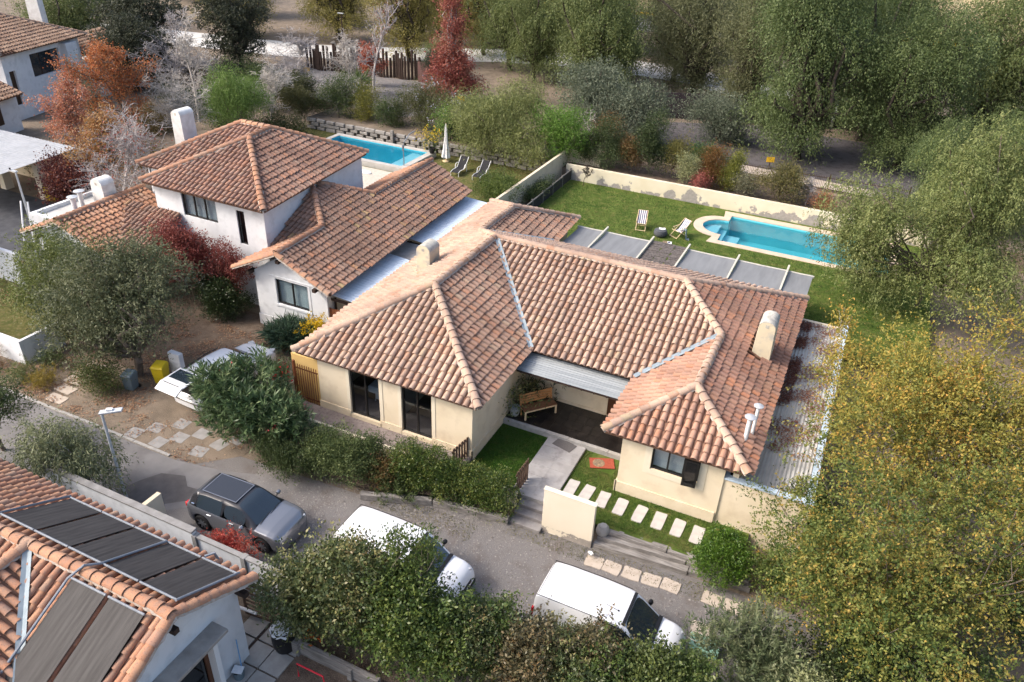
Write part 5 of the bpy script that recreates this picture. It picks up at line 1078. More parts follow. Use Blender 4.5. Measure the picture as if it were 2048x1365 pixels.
plant('willow_tree', 'bright green willow behind the white house roof', 'tree', (-46.5, 47.6, 0), blob(-46.4, 47.8, 3.7, 2.2, 2.0, 2.9, 10, 159, .5), 34000, .17, .045, [(.09, .15, .03), (.15, .235, .05), (.22, .31, .08)], 160, .16, style='strand', per=12, strand=1.1, spread=.1, lowcut=-.5)
bare('bare_tree', 'dense grey twiggy tree left of the bare poplar', (-48.6, 57.6, 1.2), 6.0, 1.0, 161, 'bark_grey', .13, 4, (13, 8, 6, 3), None, twl=.6, up=.4)
bare('bare_tree', 'wide pale bare tree at the left end of the pool thicket', (-46.6, 51.8, 0), 6.4, 1.0, 167, 'bark_pale', .13, 4, (13, 8, 5, 3), None, twl=.6, up=.4)
bare('bare_tree', 'thin pale bare tree right of the rust coloured tree', (-53.5, 50.5, 0), 8.4, .9, 168, 'bark_pale', .13, 4, (13, 8, 5, 3), None, twl=.5, up=.55)
bare('bare_tree', 'white twigged bare tree before the timber posts', (-45.2, 61.6, 1.2), 5.2, 1.0, 162, 'bark_pale', .1, 4, (13, 8, 5, 3), None, twl=.58, up=.4)
bare('bare_tree', 'tall straight bare tree with dark trunk beyond the left pool', (-44.2, 63.9, 1.2), 9.2, .7, 163, 'bark_grey', .17, 4, (14, 7, 5, 3), (300, .14, .1, R_RED), twl=.38, up=.65)
bare('bare_tree', 'pale leafless tree far behind the rust coloured tree', (-62, 55.5, 0), 8.6, .9, 164, 'bark_grey', .16, 4, (14, 8, 5, 3), None, twl=.5, up=.6)
CON = [l for q in range(9) for l in blob(-36.1+.1*math.sin(q*2), 64.9, 2.6+q*.98, 2.1*(1-q/11), 2.0*(1-q/11), .8, 3, 165+q, .6)]
plant('autumn_tree', 'tall narrow crimson tree beyond the left garden', 'tree', (-36.1, 64.9, 1.2), CON, 26000, .19, .12, R_RED, 175, .13, 'bark_grey', style='bush', per=9, spread=.2, fork=.9, twigs=60, deep=.3, fill=.35)
bare('autumn_tree', 'small red leaved tree in front of the timber posts', (-45.6, 65.6, 1.2), 4.2, .9, 166, 'bark', .1, 4, (11, 6, 5, 3), (5000, .16, .1, [(.4, .1, .05), (.48, .16, .1)]), twl=.5, up=.5)
GU = 'shrubs between the two white houses'
for i, (x, y, z, rx, rz, pal, n, lab) in enumerate([(-50.5, 50.5, 1.0, 2.2, 1.2, G_MID, 9000, 'green shrubs under the bare white tree'), (-54.5, 46.8, 1.1, 2.0, 1.3, [(.1, .08, .03), (.16, .12, .05)], 8000, 'olive brown shrub behind the rust coloured tree'), (-43.6, 49.6, 1.2, 2.0, 1.4, [(.05, .06, .02), (.1, .1, .035)], 9000, 'dark shrub right of the bright green willow'), (-56.5, 52.5, 1.4, 2.6, 1.6, G_DARK[1:], 9000, 'dark shrubs behind the bare white tree'), (-47.5, 39.0, .8, 1.8, 1.0, [(.1, .09, .03), (.2, .14, .05), (.3, .2, .07)], 7000, 'low yellowish shrub below the rust coloured tree'), (-51.0, 56.5, 2.4, 2.4, 1.5, G_MID, 9000, 'shrubs under the grey twiggy tree'), (-46.0, 55.6, 2.6, 1.8, 1.6, [(.05, .06, .025), (.09, .1, .04)], 8000, 'dense shrub left of the pool thicket'), (-57.5, 60.5, 2.0, 2.8, 1.7, G_DARK, 9000, 'very dark shrubs beyond the grey twiggy tree'), (-52.0, 34.8, .8, 1.6, .9, [(.04, .07, .02), (.09, .12, .04)], 6000, 'low green shrub beside the carport roof')]):
    plant('garden_shrub', lab, 'shrub', (x, y, 1.2 if y > 55 and x > -53 and False else 0), blob(x, y, z, rx, rx*.8, rz, 7, 500+i, .55), n, .15, .085, pal, 520+i, .05, style='bush', per=9, spread=.18, group=GU, twigs=4)
# --- back gardens
GB = 'shrubs behind the left pool'
for i, (x, y, z, rx, ry, rz, pal, n, st, lab) in enumerate([
    (-41.6, 54.8, 2.9, 1.8, 1.5, 2.3, G_MID, 15000, 'bush', 'dark green rounded shrub at the far left corner of the pool'),
    (-39.2, 55.6, 2.7, 1.6, 1.3, 1.7, [(.08, .09, .02), (.16, .16, .03), (.28, .25, .04)], 10000, 'bush', 'yellow green shrub behind the pool corner'),
    (-44.8, 53.8, 1.9, 2.3, 1.6, 1.6, [(.06, .065, .025), (.12, .115, .04)], 14000, 'bush', 'olive brown thicket left of the pool'),
    (-33.6, 55.8, 2.5, 3.2, 1.6, 2.0, [(.04, .05, .018), (.085, .095, .03), (.15, .14, .06)], 22000, 'bush', 'wide shrub with white flowers behind the pool'),
    (-36.6, 55.5, 2.3, 1.2, 1.1, 1.5, G_MID, 8000, 'bush', 'green shrub between the palm and the white flowers'),
    (-29.6, 54.6, 1.9, 1.4, .9, 1.2, G_DARK, 8000, 'bush', 'dark shrub behind the closed parasol'),
    (-29.8, 57.5, 2.8, 2.6, 1.4, 1.8, G_MID, 9000, 'bush', 'green bank of shrubs below the crimson tree'),
    (-30.9, 54.3, 2.3, .45, .4, 1.4, G_BRIGHT, 3000, 'shoot', 'slim light green upright shrub by the parasol')]):
    plant('garden_shrub', lab, 'shrub', (x, y, 1.2 if y > 53.6 else .3), blob(x, y, z, rx, ry, rz, 6, 170+i, .6), n, .12, .065, pal, 180+i, .06, style=st, per=9, spread=.14, group=GB)
FW = [o for o in COL.objects if o.get('label', '').startswith('wide shrub with white')][0]; blossoms(FW, blob(-33.6, 55.8, 2.55, 3.2, 1.6, 2.0, 6, 173, .62), 500, .12, [(.6, .6, .62), (.5, .52, .65)], 190, 4, .06)
plant('feathery_tree', 'big feathery light green tree leaning over the sun loungers', 'tree', (-24.8, 54.2, 1.2), blob(-25.9, 52.9, 3.4, 3.3, 2.2, 2.2, 12, 191, .5)+blob(-24.3, 55, 5.2, 2.2, 2.0, 2.5, 8, 192, .5)+blob(-23.0, 52.6, 2.8, 2.0, 1.6, 1.8, 6, 189, .5), 56000, .2, .05, [(.12, .145, .04), (.2, .225, .075), (.28, .3, .115)], 193, .2, style='strand', per=12, strand=1.2, spread=.11, deep=.3)
plant('bright_tree', 'vivid green dense tree right of the feathery one', 'tree', (-20.9, 54.8, 1.2), blob(-20.8, 54.3, 3.5, 2.0, 1.8, 1.9, 10, 194, .5), 22000, .15, .06, G_BRIGHT, 195, .14, style='shoot', per=10, strand=.5, spread=.06)
plant('olive_tree', 'grey green olive behind the vivid green tree', 'tree', (-20.4, 62.0, 1.2), blob(-20.6, 61.6, 4.4, 3.6, 2.4, 2.8, 11, 196, .5), 32000, .2, .07, G_OLIVE, 197, .2, style='strand', per=10, strand=1.3, spread=.13)
plant('olive_tree', 'grey green olive hanging in front of the dark wall', 'tree', (-16.3, 61.5, 1.2), blob(-16.8, 61.2, 4.0, 2.4, 1.8, 2.3, 8, 198, .5), 18000, .2, .07, G_OLIVE, 199, .16, style='strand', per=10, strand=1.2, spread=.13)
plant('olive_tree', 'round silvery olive right of the dark wall', 'tree', (-11.2, 66.4, 1.2), blob(-11.2, 66.2, 3.2, 2.5, 2.0, 2.0, 9, 200, .5), 20000, .19, .07, G_OLIVE, 201, .16, style='shoot', per=10, strand=1.0, spread=.1)
plant('garden_shrub', 'leafy shrubs hanging over the cream party wall', 'shrub', (-21.2, 45.2, .3), blob(-21.4, 44.4, 1.6, 1.2, 2.4, 1.2, 7, 202, .6), 24000, .10, .055, [(.05, .08, .015), (.1, .145, .03), (.16, .2, .045)], 203, .06, style='bush', per=9, spread=.12)
plant('garden_shrub', 'small shrubs between the mesh fence and the party wall', 'shrub', (-19.55, 48.5, .5), blob(-19.55, 47.8, 1.2, .35, 2.6, .6, 7, 204, .5), 7000, .09, .05, G_MID, 205, .04, style='bush', per=8, spread=.1)
GR = 'shrubs in the bed behind the rear wall'
for i, (x, y, h, rx, pal, n, st, lab) in enumerate([
    (-18.6, 54.6, 2.0, 1.0, G_MID, 8000, 'bush', 'leftmost dark shrub above the end of the rear wall'),
    (-17.0, 54.4, 2.7, 1.5, G_DARK[1:]+[(.07, .1, .04)], 17000, 'bush', 'wide dark green shrub above the flaking rear wall'),
    (-15.2, 54.6, 2.2, 1.0, BROWN+[(.06, .08, .03)], 8000, 'bush', 'brownish shrub between the two dark green ones'),
    (-13.8, 54.6, 3.6, 1.1, G_DARK+[(.09, .12, .04)], 15000, 'bush', 'tall upright dark green shrub above the rear wall'),
    (-12.2, 55.0, 2.6, .8, [(.1, .11, .03), (.2, .18, .05), (.28, .24, .07)], 8000, 'shoot', 'yellowish loose shrub right of the tall dark one'),
    (-10.9, 54.2, 2.0, .6, [(.15, .17, .08), (.28, .3, .15), (.4, .4, .2)], 6000, 'bush', 'pale variegated shrub above the deck chairs'),
    (-9.9, 53.6, .9, .4, [(.3, .08, .07), (.4, .15, .12)], 2500, 'shoot', 'tiny coral red shrub by the rear wall'),
    (-9.0, 54.4, 2.5, .8, [(.12, .06, .015), (.2, .1, .03)], 9000, 'shoot', 'rust brown feathery shrub above the rear wall'),
    (-7.9, 54.4, 2.5, .7, [(.09, .11, .02), (.17, .18, .03), (.26, .26, .05)], 8000, 'bush', 'lime green upright shrub beside the rust one'),
    (-6.4, 53.8, 1.3, .8, [(.12, .12, .07), (.25, .24, .15)], 4000, 'bush', 'low sparse grey shrub right of the lime one'),
    (-4.4, 54.3, 2.0, 1.5, [(.07, .07, .025), (.13, .12, .04), (.2, .17, .06)], 13000, 'shoot', 'broad olive brown shrub before the iron railing'),
    (-1.6, 53.7, .9, .5, [(.3, .13, .06), (.38, .19, .09)], 2500, 'shoot', 'small orange shrub near the right end of the rear wall'),
    (-10.4, 57.5, 1.5, 1.6, [(.04, .08, .02), (.08, .14, .035)], 10000, 'shoot', 'soft green grassy mound behind the pale shrub')]):
    h *= 1.2; rx *= 1.12
    plant('garden_shrub', lab, 'shrub', (x, y, 1.2), blob(x, y, 1.2+h*.5, rx, rx*.8, h*.52, 8, 210+i, .5), n, .11, .06, pal, 230+i, .04, style=st, per=9, spread=.12, strand=.4, group=GR)
bare('bare_shrub', 'small bare twiggy shrub in the corner of the rear lawn', (-17.9, 52.0, .5), 1.5, .8, 246, 'bark_dark', .03, 3, (7, 5, 4), None, twl=.6)
bare('bare_shrub', 'whitish bare shrub left of the rust coloured conifer', (-19.6, 57.2, 1.2), 3.2, .8, 247, 'bark_pale', .06, 3, (9, 6, 4), None, twl=.5)
bare('bare_shrub', 'tangled pinkish bare shrub beside the iron railing', (-2.6, 54.5, 1.2), 1.9, .9, 248, 'bark_grey', .05, 4, (8, 6, 4, 3), None, twl=.6)
plant('rust_conifer', 'small rust brown conifer behind the wide dark shrub', 'shrub', (-18.2, 57.6, 1.2), [(-18.2, 57.6, 2.9, .75, .7, 1.5)], 5000, .14, .04, [(.13, .06, .015), (.2, .095, .025)], 249, .05, style='shoot', per=9, strand=.3)
t = thing('palm', 'spiky yucca palm beyond the left pool', 'plant', (-41.4, 58.0, 1.2)); foliage(t, [(-41.4, 58.0, 3.9, .35, .35, .4), (-41.4, 58.0, 2.5, .3, .3, .5)], 420, 1.0, .07, [(.08, .12, .04), (.16, .2, .07)], 250, per=20, style='plume', strand=.1, name='leaves', lowcut=-1, clump=1); MB().tube([(-41.4, 58, 1.1), (-41.35, 58, 4.0)], .11, 8).build('trunk', 'bark', t)
# --- background trees
BG = 'trees along the far road'
KIND = {'green': (G_BACK, 66000, .17, .065, 'strand', .24), 'deep': ([(.06, .09, .03), (.105, .145, .048), (.165, .205, .075)], 84000, .14, .055, 'strand', .2), 'yellow': (G_BYEL, 46000, .17, .065, 'strand', .3), 'dusky': ([(.09, .10, .045), (.14, .15, .07), (.2, .205, .1)], 60000, .17, .06, 'strand', .26), 'dark': ([(.028, .034, .02), (.05, .058, .034), (.08, .086, .05)], 34000, .2, .12, 'bush', .22)}
BT = [(-24.6, 72.3, 'green', 1.35, 1.35, 'weeping pepper tree behind the crimson tree'), (-16.8, 78.5, 'dusky', 1.3, 1.35, 'brownish weeping pepper tree over the dark wall'), (-10.6, 74.5, 'dusky', .95, 1.25, 'second brownish weeping tree right of the dark wall'),
 (-4.6, 65.0, 'deep', 1.5, 1.6, 'largest dark green tree behind the rear garden'), (2.6, 67.0, 'deep', 1.3, 1.25, 'dark tree between the largest one and the right edge'), (-.6, 73.5, 'deep', 1.35, 1.5, 'dark tree filling the gap behind the largest one'),
 (8.6, 74, 'green', 1.4, 1.5, 'tall tree behind the light green pepper tree'), (15.5, 80, 'yellow', 1.25, 1.35, 'yellowish tree at the top right corner'),
 (-48.6, 77.6, 'yellow', 1.25, 1.1, 'yellow green tree with dark trunk by the pale road'), (-37.5, 80.5, 'green', 1.25, 1.25, 'large green tree left of the weeping peppers'), (-29.5, 84, 'green', 1.3, 1.35, 'background tree between crimson and brownish trees'), (-43.5, 86, 'yellow', 1.1, 1.1, 'yellowish tree behind the crimson one'),
 (-33, 77, 'green', 1.0, 1.1, 'green tree right behind the crimson tree'), (-20.5, 86, 'dusky', 1.2, 1.3, 'weeping tree at the top between the two brownish ones'), (-26, 79.5, 'green', 1.05, 1.15, 'green tree behind the weeping pepper'), (-69, 92, 'yellow', 1.3, 1.0, 'yellow tree second row at the top left'), (-49, 90, 'yellow', 1.1, 1.0, 'yellow tree behind the street lamp'), (-83, 90, 'yellow', 1.3, 1.0, 'yellow tree far off at the top left edge'), (-58, 106, 'yellow', 1.4, 1.1, 'farthest yellow tree left of the crimson one'), (-40, 100, 'yellow', 1.3, 1.1, 'farthest yellow tree above the crimson one'), (-98, 96, 'green', 1.5, 1.1, 'far tree beyond the top left corner'),
 (-35, 97, 'green', 1.5, 1.4, 'far green tree left of the brownish weeping trees'), (-24.5, 98, 'dusky', 1.5, 1.4, 'far dusky tree behind the weeping pepper'), (-14, 95, 'green', 1.5, 1.4, 'far green tree behind the dark wall'), (-4.5, 97, 'dusky', 1.5, 1.4, 'far dusky tree behind the largest tree'),
 (-70, 60.5, 'dark', 1.2, 1.05, 'dark evergreen tree right of the far house'), (-79, 58.5, 'green', 1.3, 1.0, 'green trees behind the far house roof'), (-61.0, 64.5, 'dark', 1.0, .9, 'dark tree behind the pale leafless one'), (-66, 55.5, 'dark', .9, .8, 'smaller dark tree beside the far house chimney'),
 (-62, 83, 'yellow', 1.4, 1.1, 'olive yellow tree across the pale road at the top left'), (-73, 78, 'yellow', 1.4, 1.05, 'thin yellow tree near the top left edge'), (-55, 95, 'yellow', 1.3, 1.0, 'yellow tree at the top beyond the pale road'), (-91, 72, 'green', 1.4, 1.1, 'green tree far left beyond the far house'),
 (-42.2, 73.2, 'green', .55, .4, 'low green tree behind the brown panel fence'), (-40.2, 69.3, 'dark', .42, .38, 'dark shrub at the end of the brown panel fence'), (-6.5, 86, 'green', 1.1, 1.25, 'tree behind the silvery olive'), (13.5, 61, 'deep', 1.0, 1.05, 'dark tree behind the light green pepper tree at the right edge'), (11.8, 47.5, 'deep', .95, .95, 'dark green tree right of the light green pepper tree'), (11.3, 34, 'deep', .9, .85, 'dark green tree behind the golden tree at the right edge'), (5.2, 53.6, 'deep', .72, .75, 'dark tree behind the pepper tree above the pool end'), (9.2, 57, 'deep', .85, .85, 'dark green tree over the right end of the rear bed')]
KP = {}
for i, (x, y, kd, sx, sz, lab) in enumerate(BT):
    b = 1.2 if (y > 62 or (y > 53 and x > -44)) else (.5 if y < 50 else 0)
    if kd not in KP:
        pal, n, L, W_, st, dp = KIND[kd]
        KP[kd] = plant('background_tree', lab, 'tree', (0, 0, 0), blob(0, 0, 6.2, 3.8, 3.8, 3.8, 22, 260+i, .34)+blob(0, 0, 2.8, 3.5, 3.5, 2.3, 16, 280+i, .34), n, L, W_, pal, 300+i, .26, 'bark_dark', style=st, per=12, strand=1.1, spread=.1, deep=dp, group=BG, twigs=0, lowcut=-.7, fill=.25); o = KP[kd]
    else: o = copy_tree(KP[kd])
    o.location = (x, y, b); o.scale = (sx, sx, sz); o.rotation_euler.z = i*2.1; o['label'] = lab
rng_ = np.random.default_rng(77)
def scrub_pts(n, rng):
    x = rng.uniform(-140, 90, n); y = rng.uniform(140, 230, n); return np.stack([x, y, 1.2+np.maximum(0, (y-129)/22-.6)*1.4], 1)
P = scrub_pts(420, rng_); cc = [tuple(p+[0, 0, .3])+(r_, r_, r_*.6) for p, r_ in zip(P, rng_.uniform(.5, 2.0, len(P)))]
sb = thing('scrub', 'dry scrub scattered over the hillside beyond the far road', 'scrub', (0, 160, 1.2)); sb['kind'] = 'stuff'; foliage(sb, cc, 16000, .6, .3, [(.12, .12, .05), (.22, .17, .08), (.26, .14, .07)], 330, per=10, spread=.35, name='scrub_leaves')
# --- fallen leaves
litter('leaf_litter', 'brown leaves fallen on the bed behind the white car', in_rects([(-29, -23.6, 20.0, 24.6), (-33, -24, 16.1, 19.8)], .03, .2), 9000, .10, LITT, 340)
litter('leaf_litter', 'leaves scattered over the verge and drive by the lane', in_rects([(-30, -19.2, 15.9, 18.5)], .02, .9), 3000, .08, LITT, 341)
litter('leaf_litter', 'reddish leaves drifted across the corrugated annex roof', in_rects([(-.95, 1.2, 24.5, 35.3)], 2.19, .15), 9000, .085, [(.13, .035, .02), (.24, .09, .05), (.36, .22, .13)], 342)
litter('leaf_litter', 'leaf drift caught along the eave above the annex roof', in_rects([(-.98, -.1, 27.5, 35.3)], 2.19, -.8), 6000, .085, [(.10, .03, .02), (.2, .075, .045)], 346)
litter('leaf_litter', 'brown leaves on the ground left of the garage wing', in_rects([(-42, -36, 22.7, 24.5), (-42, -37, 18.2, 22)], .06, .5), 2500, .11, LITT, 343)
litter('leaf_litter', 'yellow leaves fallen on the grass around the bare trees', in_rects([(-50, -40, 31.5, 45)], .02, .2), 5000, .13, LITT, 344)
litter('leaf_litter', 'few yellow leaves on the lawn beside the annex', in_rects([(.8, 4.8, 36.2, 45)], .51, .9), 500, .09, [(.4, .3, .06), (.45, .38, .15)], 345)
def tufts(name, label, rs, z, n, L, pal, seed):
    rng = np.random.default_rng(seed); A = np.array([(r[1]-r[0])*(r[3]-r[2]) for r in rs]); k = rng.choice(len(rs), n, p=A/A.sum()); R_ = np.array(rs)[k]
    P = np.stack([R_[:, 0]+(R_[:, 1]-R_[:, 0])*rng.random(n), R_[:, 2]+(R_[:, 3]-R_[:, 2])*rng.random(n), np.full(n, z)], 1)
    for (a, b) in [(-6.62, 21.0), (-6.0, 21.0), (-5.36, 20.93), (-4.66, 20.87), (-3.93, 20.84), (-3.22, 20.84), (-2.52, 20.8), (-1.82, 20.78), (-6.05, 22.85)]: P = P[~((abs(P[:, 0]-a) < (.24 if b < 22 else .55)) & (abs(P[:, 1]-b) < .47))]
    n = len(P); D = norm(rng.normal(0, .55, (n, 3))+[0, 0, 1.0])
    d = .5+.25*np.sin(P[:, 0]*1.7+np.sin(P[:, 1]*1.1)*2)+.2*np.sin(P[:, 1]*2.3)+rng.normal(0, .18, n)
    o = leaf_obj(name, leaf_quads(P, D, L*rng.uniform(.5, 1.3, n), L*.3, rng, 0), pal_cols(pal, d), None); tag(o, label, 'grass', kind='stuff')
tufts('grass', 'short grass of the lawn right of the garden path', [(-6.9, -5.2, 19.7, 23.3), (-5.2, -.3, 19.8, 21.6)], .5, 20000, .06, [(.04, .09, .012), (.06, .125, .02), (.11, .15, .035), (.17, .17, .06)], 350)
tufts('grass', 'shaded short grass of the lawn left of the garden path', [(-10.6, -8.55, 19.8, 23.3)], .5, 9000, .06, [(.025, .075, .01), (.045, .105, .015), (.07, .12, .025)], 351)  # blade palette darkened to carry the left wing's shadow
tufts('grass', 'short grass of the rear lawn around the pool', [(-19, 4, 39.7, 46.3), (-19, -9.0, 46.3, 52.6), (-.4, 5, 36.2, 40)], .5, 45000, .09, [(.03, .075, .012), (.06, .115, .02), (.10, .14, .032), (.16, .17, .05)], 352)
tufts('weeds', 'weeds and dry grass along the gravel street edge', [(-8, -5, 18.2, 18.9), (-5.0, -1, 18.4, 19.1), (-13, -9, 17.2, 18.1)], .01, 3000, .07, [(.1, .12, .03), (.2, .18, .07), (.3, .24, .12)], 353)
def pebbles(name, label, rs, z, n, seed):
    rng = np.random.default_rng(seed); A = np.array([(r[1]-r[0])*(r[3]-r[2]) for r in rs]); k = rng.choice(len(rs), n, p=A/A.sum()); R_ = np.array(rs)[k]
    P = np.stack([R_[:, 0]+(R_[:, 1]-R_[:, 0])*rng.random(n), R_[:, 2]+(R_[:, 3]-R_[:, 2])*rng.random(n), np.full(n, z)], 1); s = rng.lognormal(-3.9, .4, n)[:, None]
    O = np.array([(1, 0, 0), (0, 1, 0), (-1, 0, 0), (0, -1, 0), (0, 0, .7)]); a = rng.uniform(0, 6.3, n); c, s_ = np.cos(a), np.sin(a)
    V = O[None]*np.stack([np.ones(n), rng.uniform(.6, 1, n), np.ones(n)], 1)[:, None, :]; V = np.stack([V[:, :, 0]*c[:, None]-V[:, :, 1]*s_[:, None], V[:, :, 0]*s_[:, None]+V[:, :, 1]*c[:, None], V[:, :, 2]], 2)*s[:, None, :]+P[:, None, :]
    F = np.array([(0, 1, 4), (1, 2, 4), (2, 3, 4), (3, 0, 4)])[None]+(np.arange(n)*5)[:, None, None]
    col = pal_cols([(.13, .115, .105), (.2, .18, .165), (.3, .28, .26)], rng.random(n)); o = fastmesh(name, V.reshape(-1, 3), F.reshape(-1, 3), 'pebble', None, col=np.repeat(col, 4, 0)); tag(o, label, 'gravel', kind='stuff')
m, n_, b_ = _new('pebble'); b_.inputs['Roughness'].default_value = .9; a_ = n_.nodes.new('ShaderNodeVertexColor'); a_.layer_name = 'Col'; n_.links.new(a_.outputs[0], b_.inputs['Base Color'])
pebbles('gravel_stones', 'loose gravel stones covering the street', [(-15.5, 1, 14, 18.6), (-18, -14, 13, 17)], .01, 15000, 360)
# ---------------------------------------------------------------- vehicles
def wheel(parent, x, y, r, side, spokes=7, rimm='rim', wd=.2):
    """side +1 = left (+y); wheel > tyre, rim, hub_spokes"""
    pr = [(r*.62, -wd/2), (r*.9, -wd/2), (r, -wd*.35), (r, wd*.35), (r*.9, wd/2), (r*.62, wd/2)]
    ty = MB().lathe(pr, (x, y, r), 24, 'y').build('wheel', 'tyre', parent, world=False, smooth=True)
    yo = y+side*wd*.40
    MB().lathe([(0, -.01), (r*.64, -.01), (r*.66, .01), (0, .012)], (x, yo-side*.05, r), 20, 'y').build('rim', 'rim_dark', ty, world=False)
    sp = MB()
    for i in range(spokes):
        a = 2*PI*i/spokes; c, s = math.cos(a), math.sin(a); cx, cz = x+c*r*.34, r+s*r*.34
        m_ = Matrix.Translation((cx, yo, cz)) @ Matrix.Rotation(-a, 4, 'Y'); o = len(sp.v); sp.box(-r*.3, r*.3, -.012, .012, -.025, .025)
        for k in range(o, len(sp.v)): sp.v[k] = tuple(m_ @ Vector(sp.v[k]))
    sp.lathe([(0, -.02), (.06, -.02), (.06, .02), (0, .02)], (x, yo, r), 12, 'y')
    sp.build('spokes', rimm, ty, world=False)
def car(root, L, Wd, stations, wheels_x, wr, body, roofm, glass='car_glass', glass_side=(), pillars=(), ws=None, rw=None, arch=None, sill=.2):
    """lofted shell. stations: (x, z_belt, z_top, half_belt, half_top); the shell is split into body, roof, windscreen, rear_window and side windows"""
    xs0 = [s[0] for s in stations]
    xs = set(xs0)
    for xw in wheels_x:
        for d in (-1.15, -1.0, -.85, -.6, -.3, 0, .3, .6, .85, 1.0, 1.15): xs.add(round(xw+d*(wr+.07), 3))
    for p in pillars: xs.add(p)
    xs = sorted(x for x in xs if min(xs0) <= x <= max(xs0))
    St = np.array(stations); rows = []
    for x in xs:
        zb, zt, hb, ht = (np.interp(x, St[:, 0], St[:, i]) for i in range(1, 5))
        e = min((x-min(xs0)), (max(xs0)-x)); hb2 = hb
        az = 0
        for xw in wheels_x:
            d = abs(x-xw)
            if d < wr+.07: az = max(az, wr+math.sqrt((wr+.07)**2-d*d))
        z0 = max(sill, az); z1 = max(sill+.12, az+.015); z2 = max((sill+zb)*.55, az+.04)
        half = [(hb*.93, z0), (hb*.985, z1), (hb, z2), (hb*.985, zb-.04), (hb*.955, zb), (ht, max(zt-.05, zb+.004)), (ht*.9, max(zt-.012, zb+.012)), (ht*.5, zt+.012), (0, zt+.018)]
        rows.append([(x, y, z) for y, z in half]+[(x, -y, z) for y, z in half[-2::-1]])
    n = len(rows[0]); V = [p for r in rows for p in r]; G = {'body': [], 'roof': [], 'windscreen': [], 'rear_window': []}
    for k in range(len(glass_side)): G['wl%d' % k] = []; G['wr%d' % k] = []
    for i in range(len(xs)-1):
        xm = (xs[i]+xs[i+1])/2
        for j in range(n-1):
            f = (i*n+j, (i+1)*n+j, (i+1)*n+j+1, i*n+j+1); jj = j if j < n//2 else n-2-j; left = j < n//2; key = 'body'
            if jj >= 5 and ws and ws[0] < xm < ws[1]: key = 'windscreen' if jj >= 6 else 'roof'
            elif jj >= 5 and rw and rw[0] < xm < rw[1]: key = 'rear_window' if jj >= 6 else 'roof'
            elif jj >= 5 and ws and xm < ws[0] and (not rw or xm > rw[1]): key = 'roof'
            if jj == 4:
                for k, (a, b) in enumerate(glass_side):
                    if a < xm < b: key = ('wl%d' if left else 'wr%d') % k
                if key == 'body' and ws and xm < ws[1] and (not rw or xm > rw[0]): key = 'roof' if roofm != body else 'body'
            G[key].append(f)
    G['body'] += [tuple(range(n)), tuple(range(len(V)-1, len(V)-n-1, -1))]
    for key, fs in G.items():
        if not fs: continue
        m_ = {'body': body, 'roof': roofm, 'windscreen': glass, 'rear_window': glass}.get(key, glass); used = sorted(set(i for f in fs for i in f)); mp = {u: k for k, u in enumerate(used)}
        mb = MB(); mb.v = [V[u] for u in used]; mb.f = [tuple(mp[i] for i in f) for f in fs]
        mb.build('side_window' if key[0] == 'w' and key[1] in 'lr' and key[2:].isdigit() else key, m_, root, world=False, smooth=True, angle=180).modifiers.new('round', 'SUBSURF').render_levels = 1
    MB().box(min(xs)+.2, max(xs)-.2, -Wd/2+.12, Wd/2-.12, .16, .62).build('underbody', 'black_plastic', root, world=False)
# grey hatchback
C = thing('parked_car', 'dark grey hatchback parked beside the white boundary wall', 'car', (-16.15, 14.42, 0), math.radians(2))
cs = [(-1.98, .80, .82, .70, .60), (-1.92, .95, 1.0, .80, .62), (-1.75, 1.0, 1.22, .84, .60), (-1.5, 1.0, 1.42, .865, .60), (-1.1, .98, 1.475, .872, .60), (-.4, .955, 1.485, .875, .61), (.2, .935, 1.45, .872, .60), (.42, .93, 1.40, .870, .60), (1.02, .915, .98, .865, .72), (1.1, .91, .965, .862, .73), (1.5, .87, .935, .855, .72), (1.78, .81, .88, .835, .70), (1.95, .68, .76, .78, .64), (2.02, .5, .58, .70, .56)]
car(C, 4.0, 1.75, cs, (-1.27, 1.27), .315, 'car_grey', 'car_roof', glass_side=[(-1.42, -.38), (-.30, .62)], pillars=(-1.42, -.38, -.30, .62), ws=(.30, 1.02), rw=(-1.8, -1.5))
for x in (-1.27, 1.27):
    for s in (1, -1): wheel(C, x, s*.77, .315, s)
def mirror(root, x, y, z, m):
    s = 1 if y > 0 else -1; MB().lathe([(0, -.09), (.06, -.07), (.085, 0), (.06, .07), (0, .09)], (x, y, z), 10, 'y').build('mirror', m, root, world=False, smooth=True); MB().tube([(x, y, z-.03), (x+.02, y-s*.14, z-.05)], .02, 6).build('mirror_arm', 'black_plastic', root, world=False)
mirror(C, .62, .98, 1.0, 'car_grey'); mirror(C, .62, -.98, 1.0, 'car_grey')
MB().box(-1.3, .05, -.46, .46, 1.497, 1.506).build('sunroof', 'skylight', C, world=False)
fr = MB(); fr.box(-1.34, .09, .46, .49, 1.49, 1.509); fr.box(-1.34, .09, -.49, -.46, 1.49, 1.509); fr.box(.06, .09, -.459, .459, 1.485, 1.508); fr.box(-1.34, -1.31, -.459, .459, 1.49, 1.508); fr.build('roof_trim', 'car_grey', C, world=False)
for s in (1, -1):
    MB().obox((1.82, s*.6, .70), (.2, .26, .09), -s*.35).build('headlight', 'lamp_clear', C, world=False, bevel=.02); MB().obox((-1.9, s*.68, .86), (.12, .2, .18), s*.2).build('tail_light', 'lamp_red', C, world=False, bevel=.03)
    for x in (-.95, .0): MB().box(x, x+.17, s*.868-.02, s*.868+.02, .84, .865).build('door_handle', 'chrome', C, world=False)
    MB().box(-1.62, -1.5, s*.80-.02, s*.80+.02, 1.05, 1.085).build('pillar_trim', 'chrome', C, world=False)
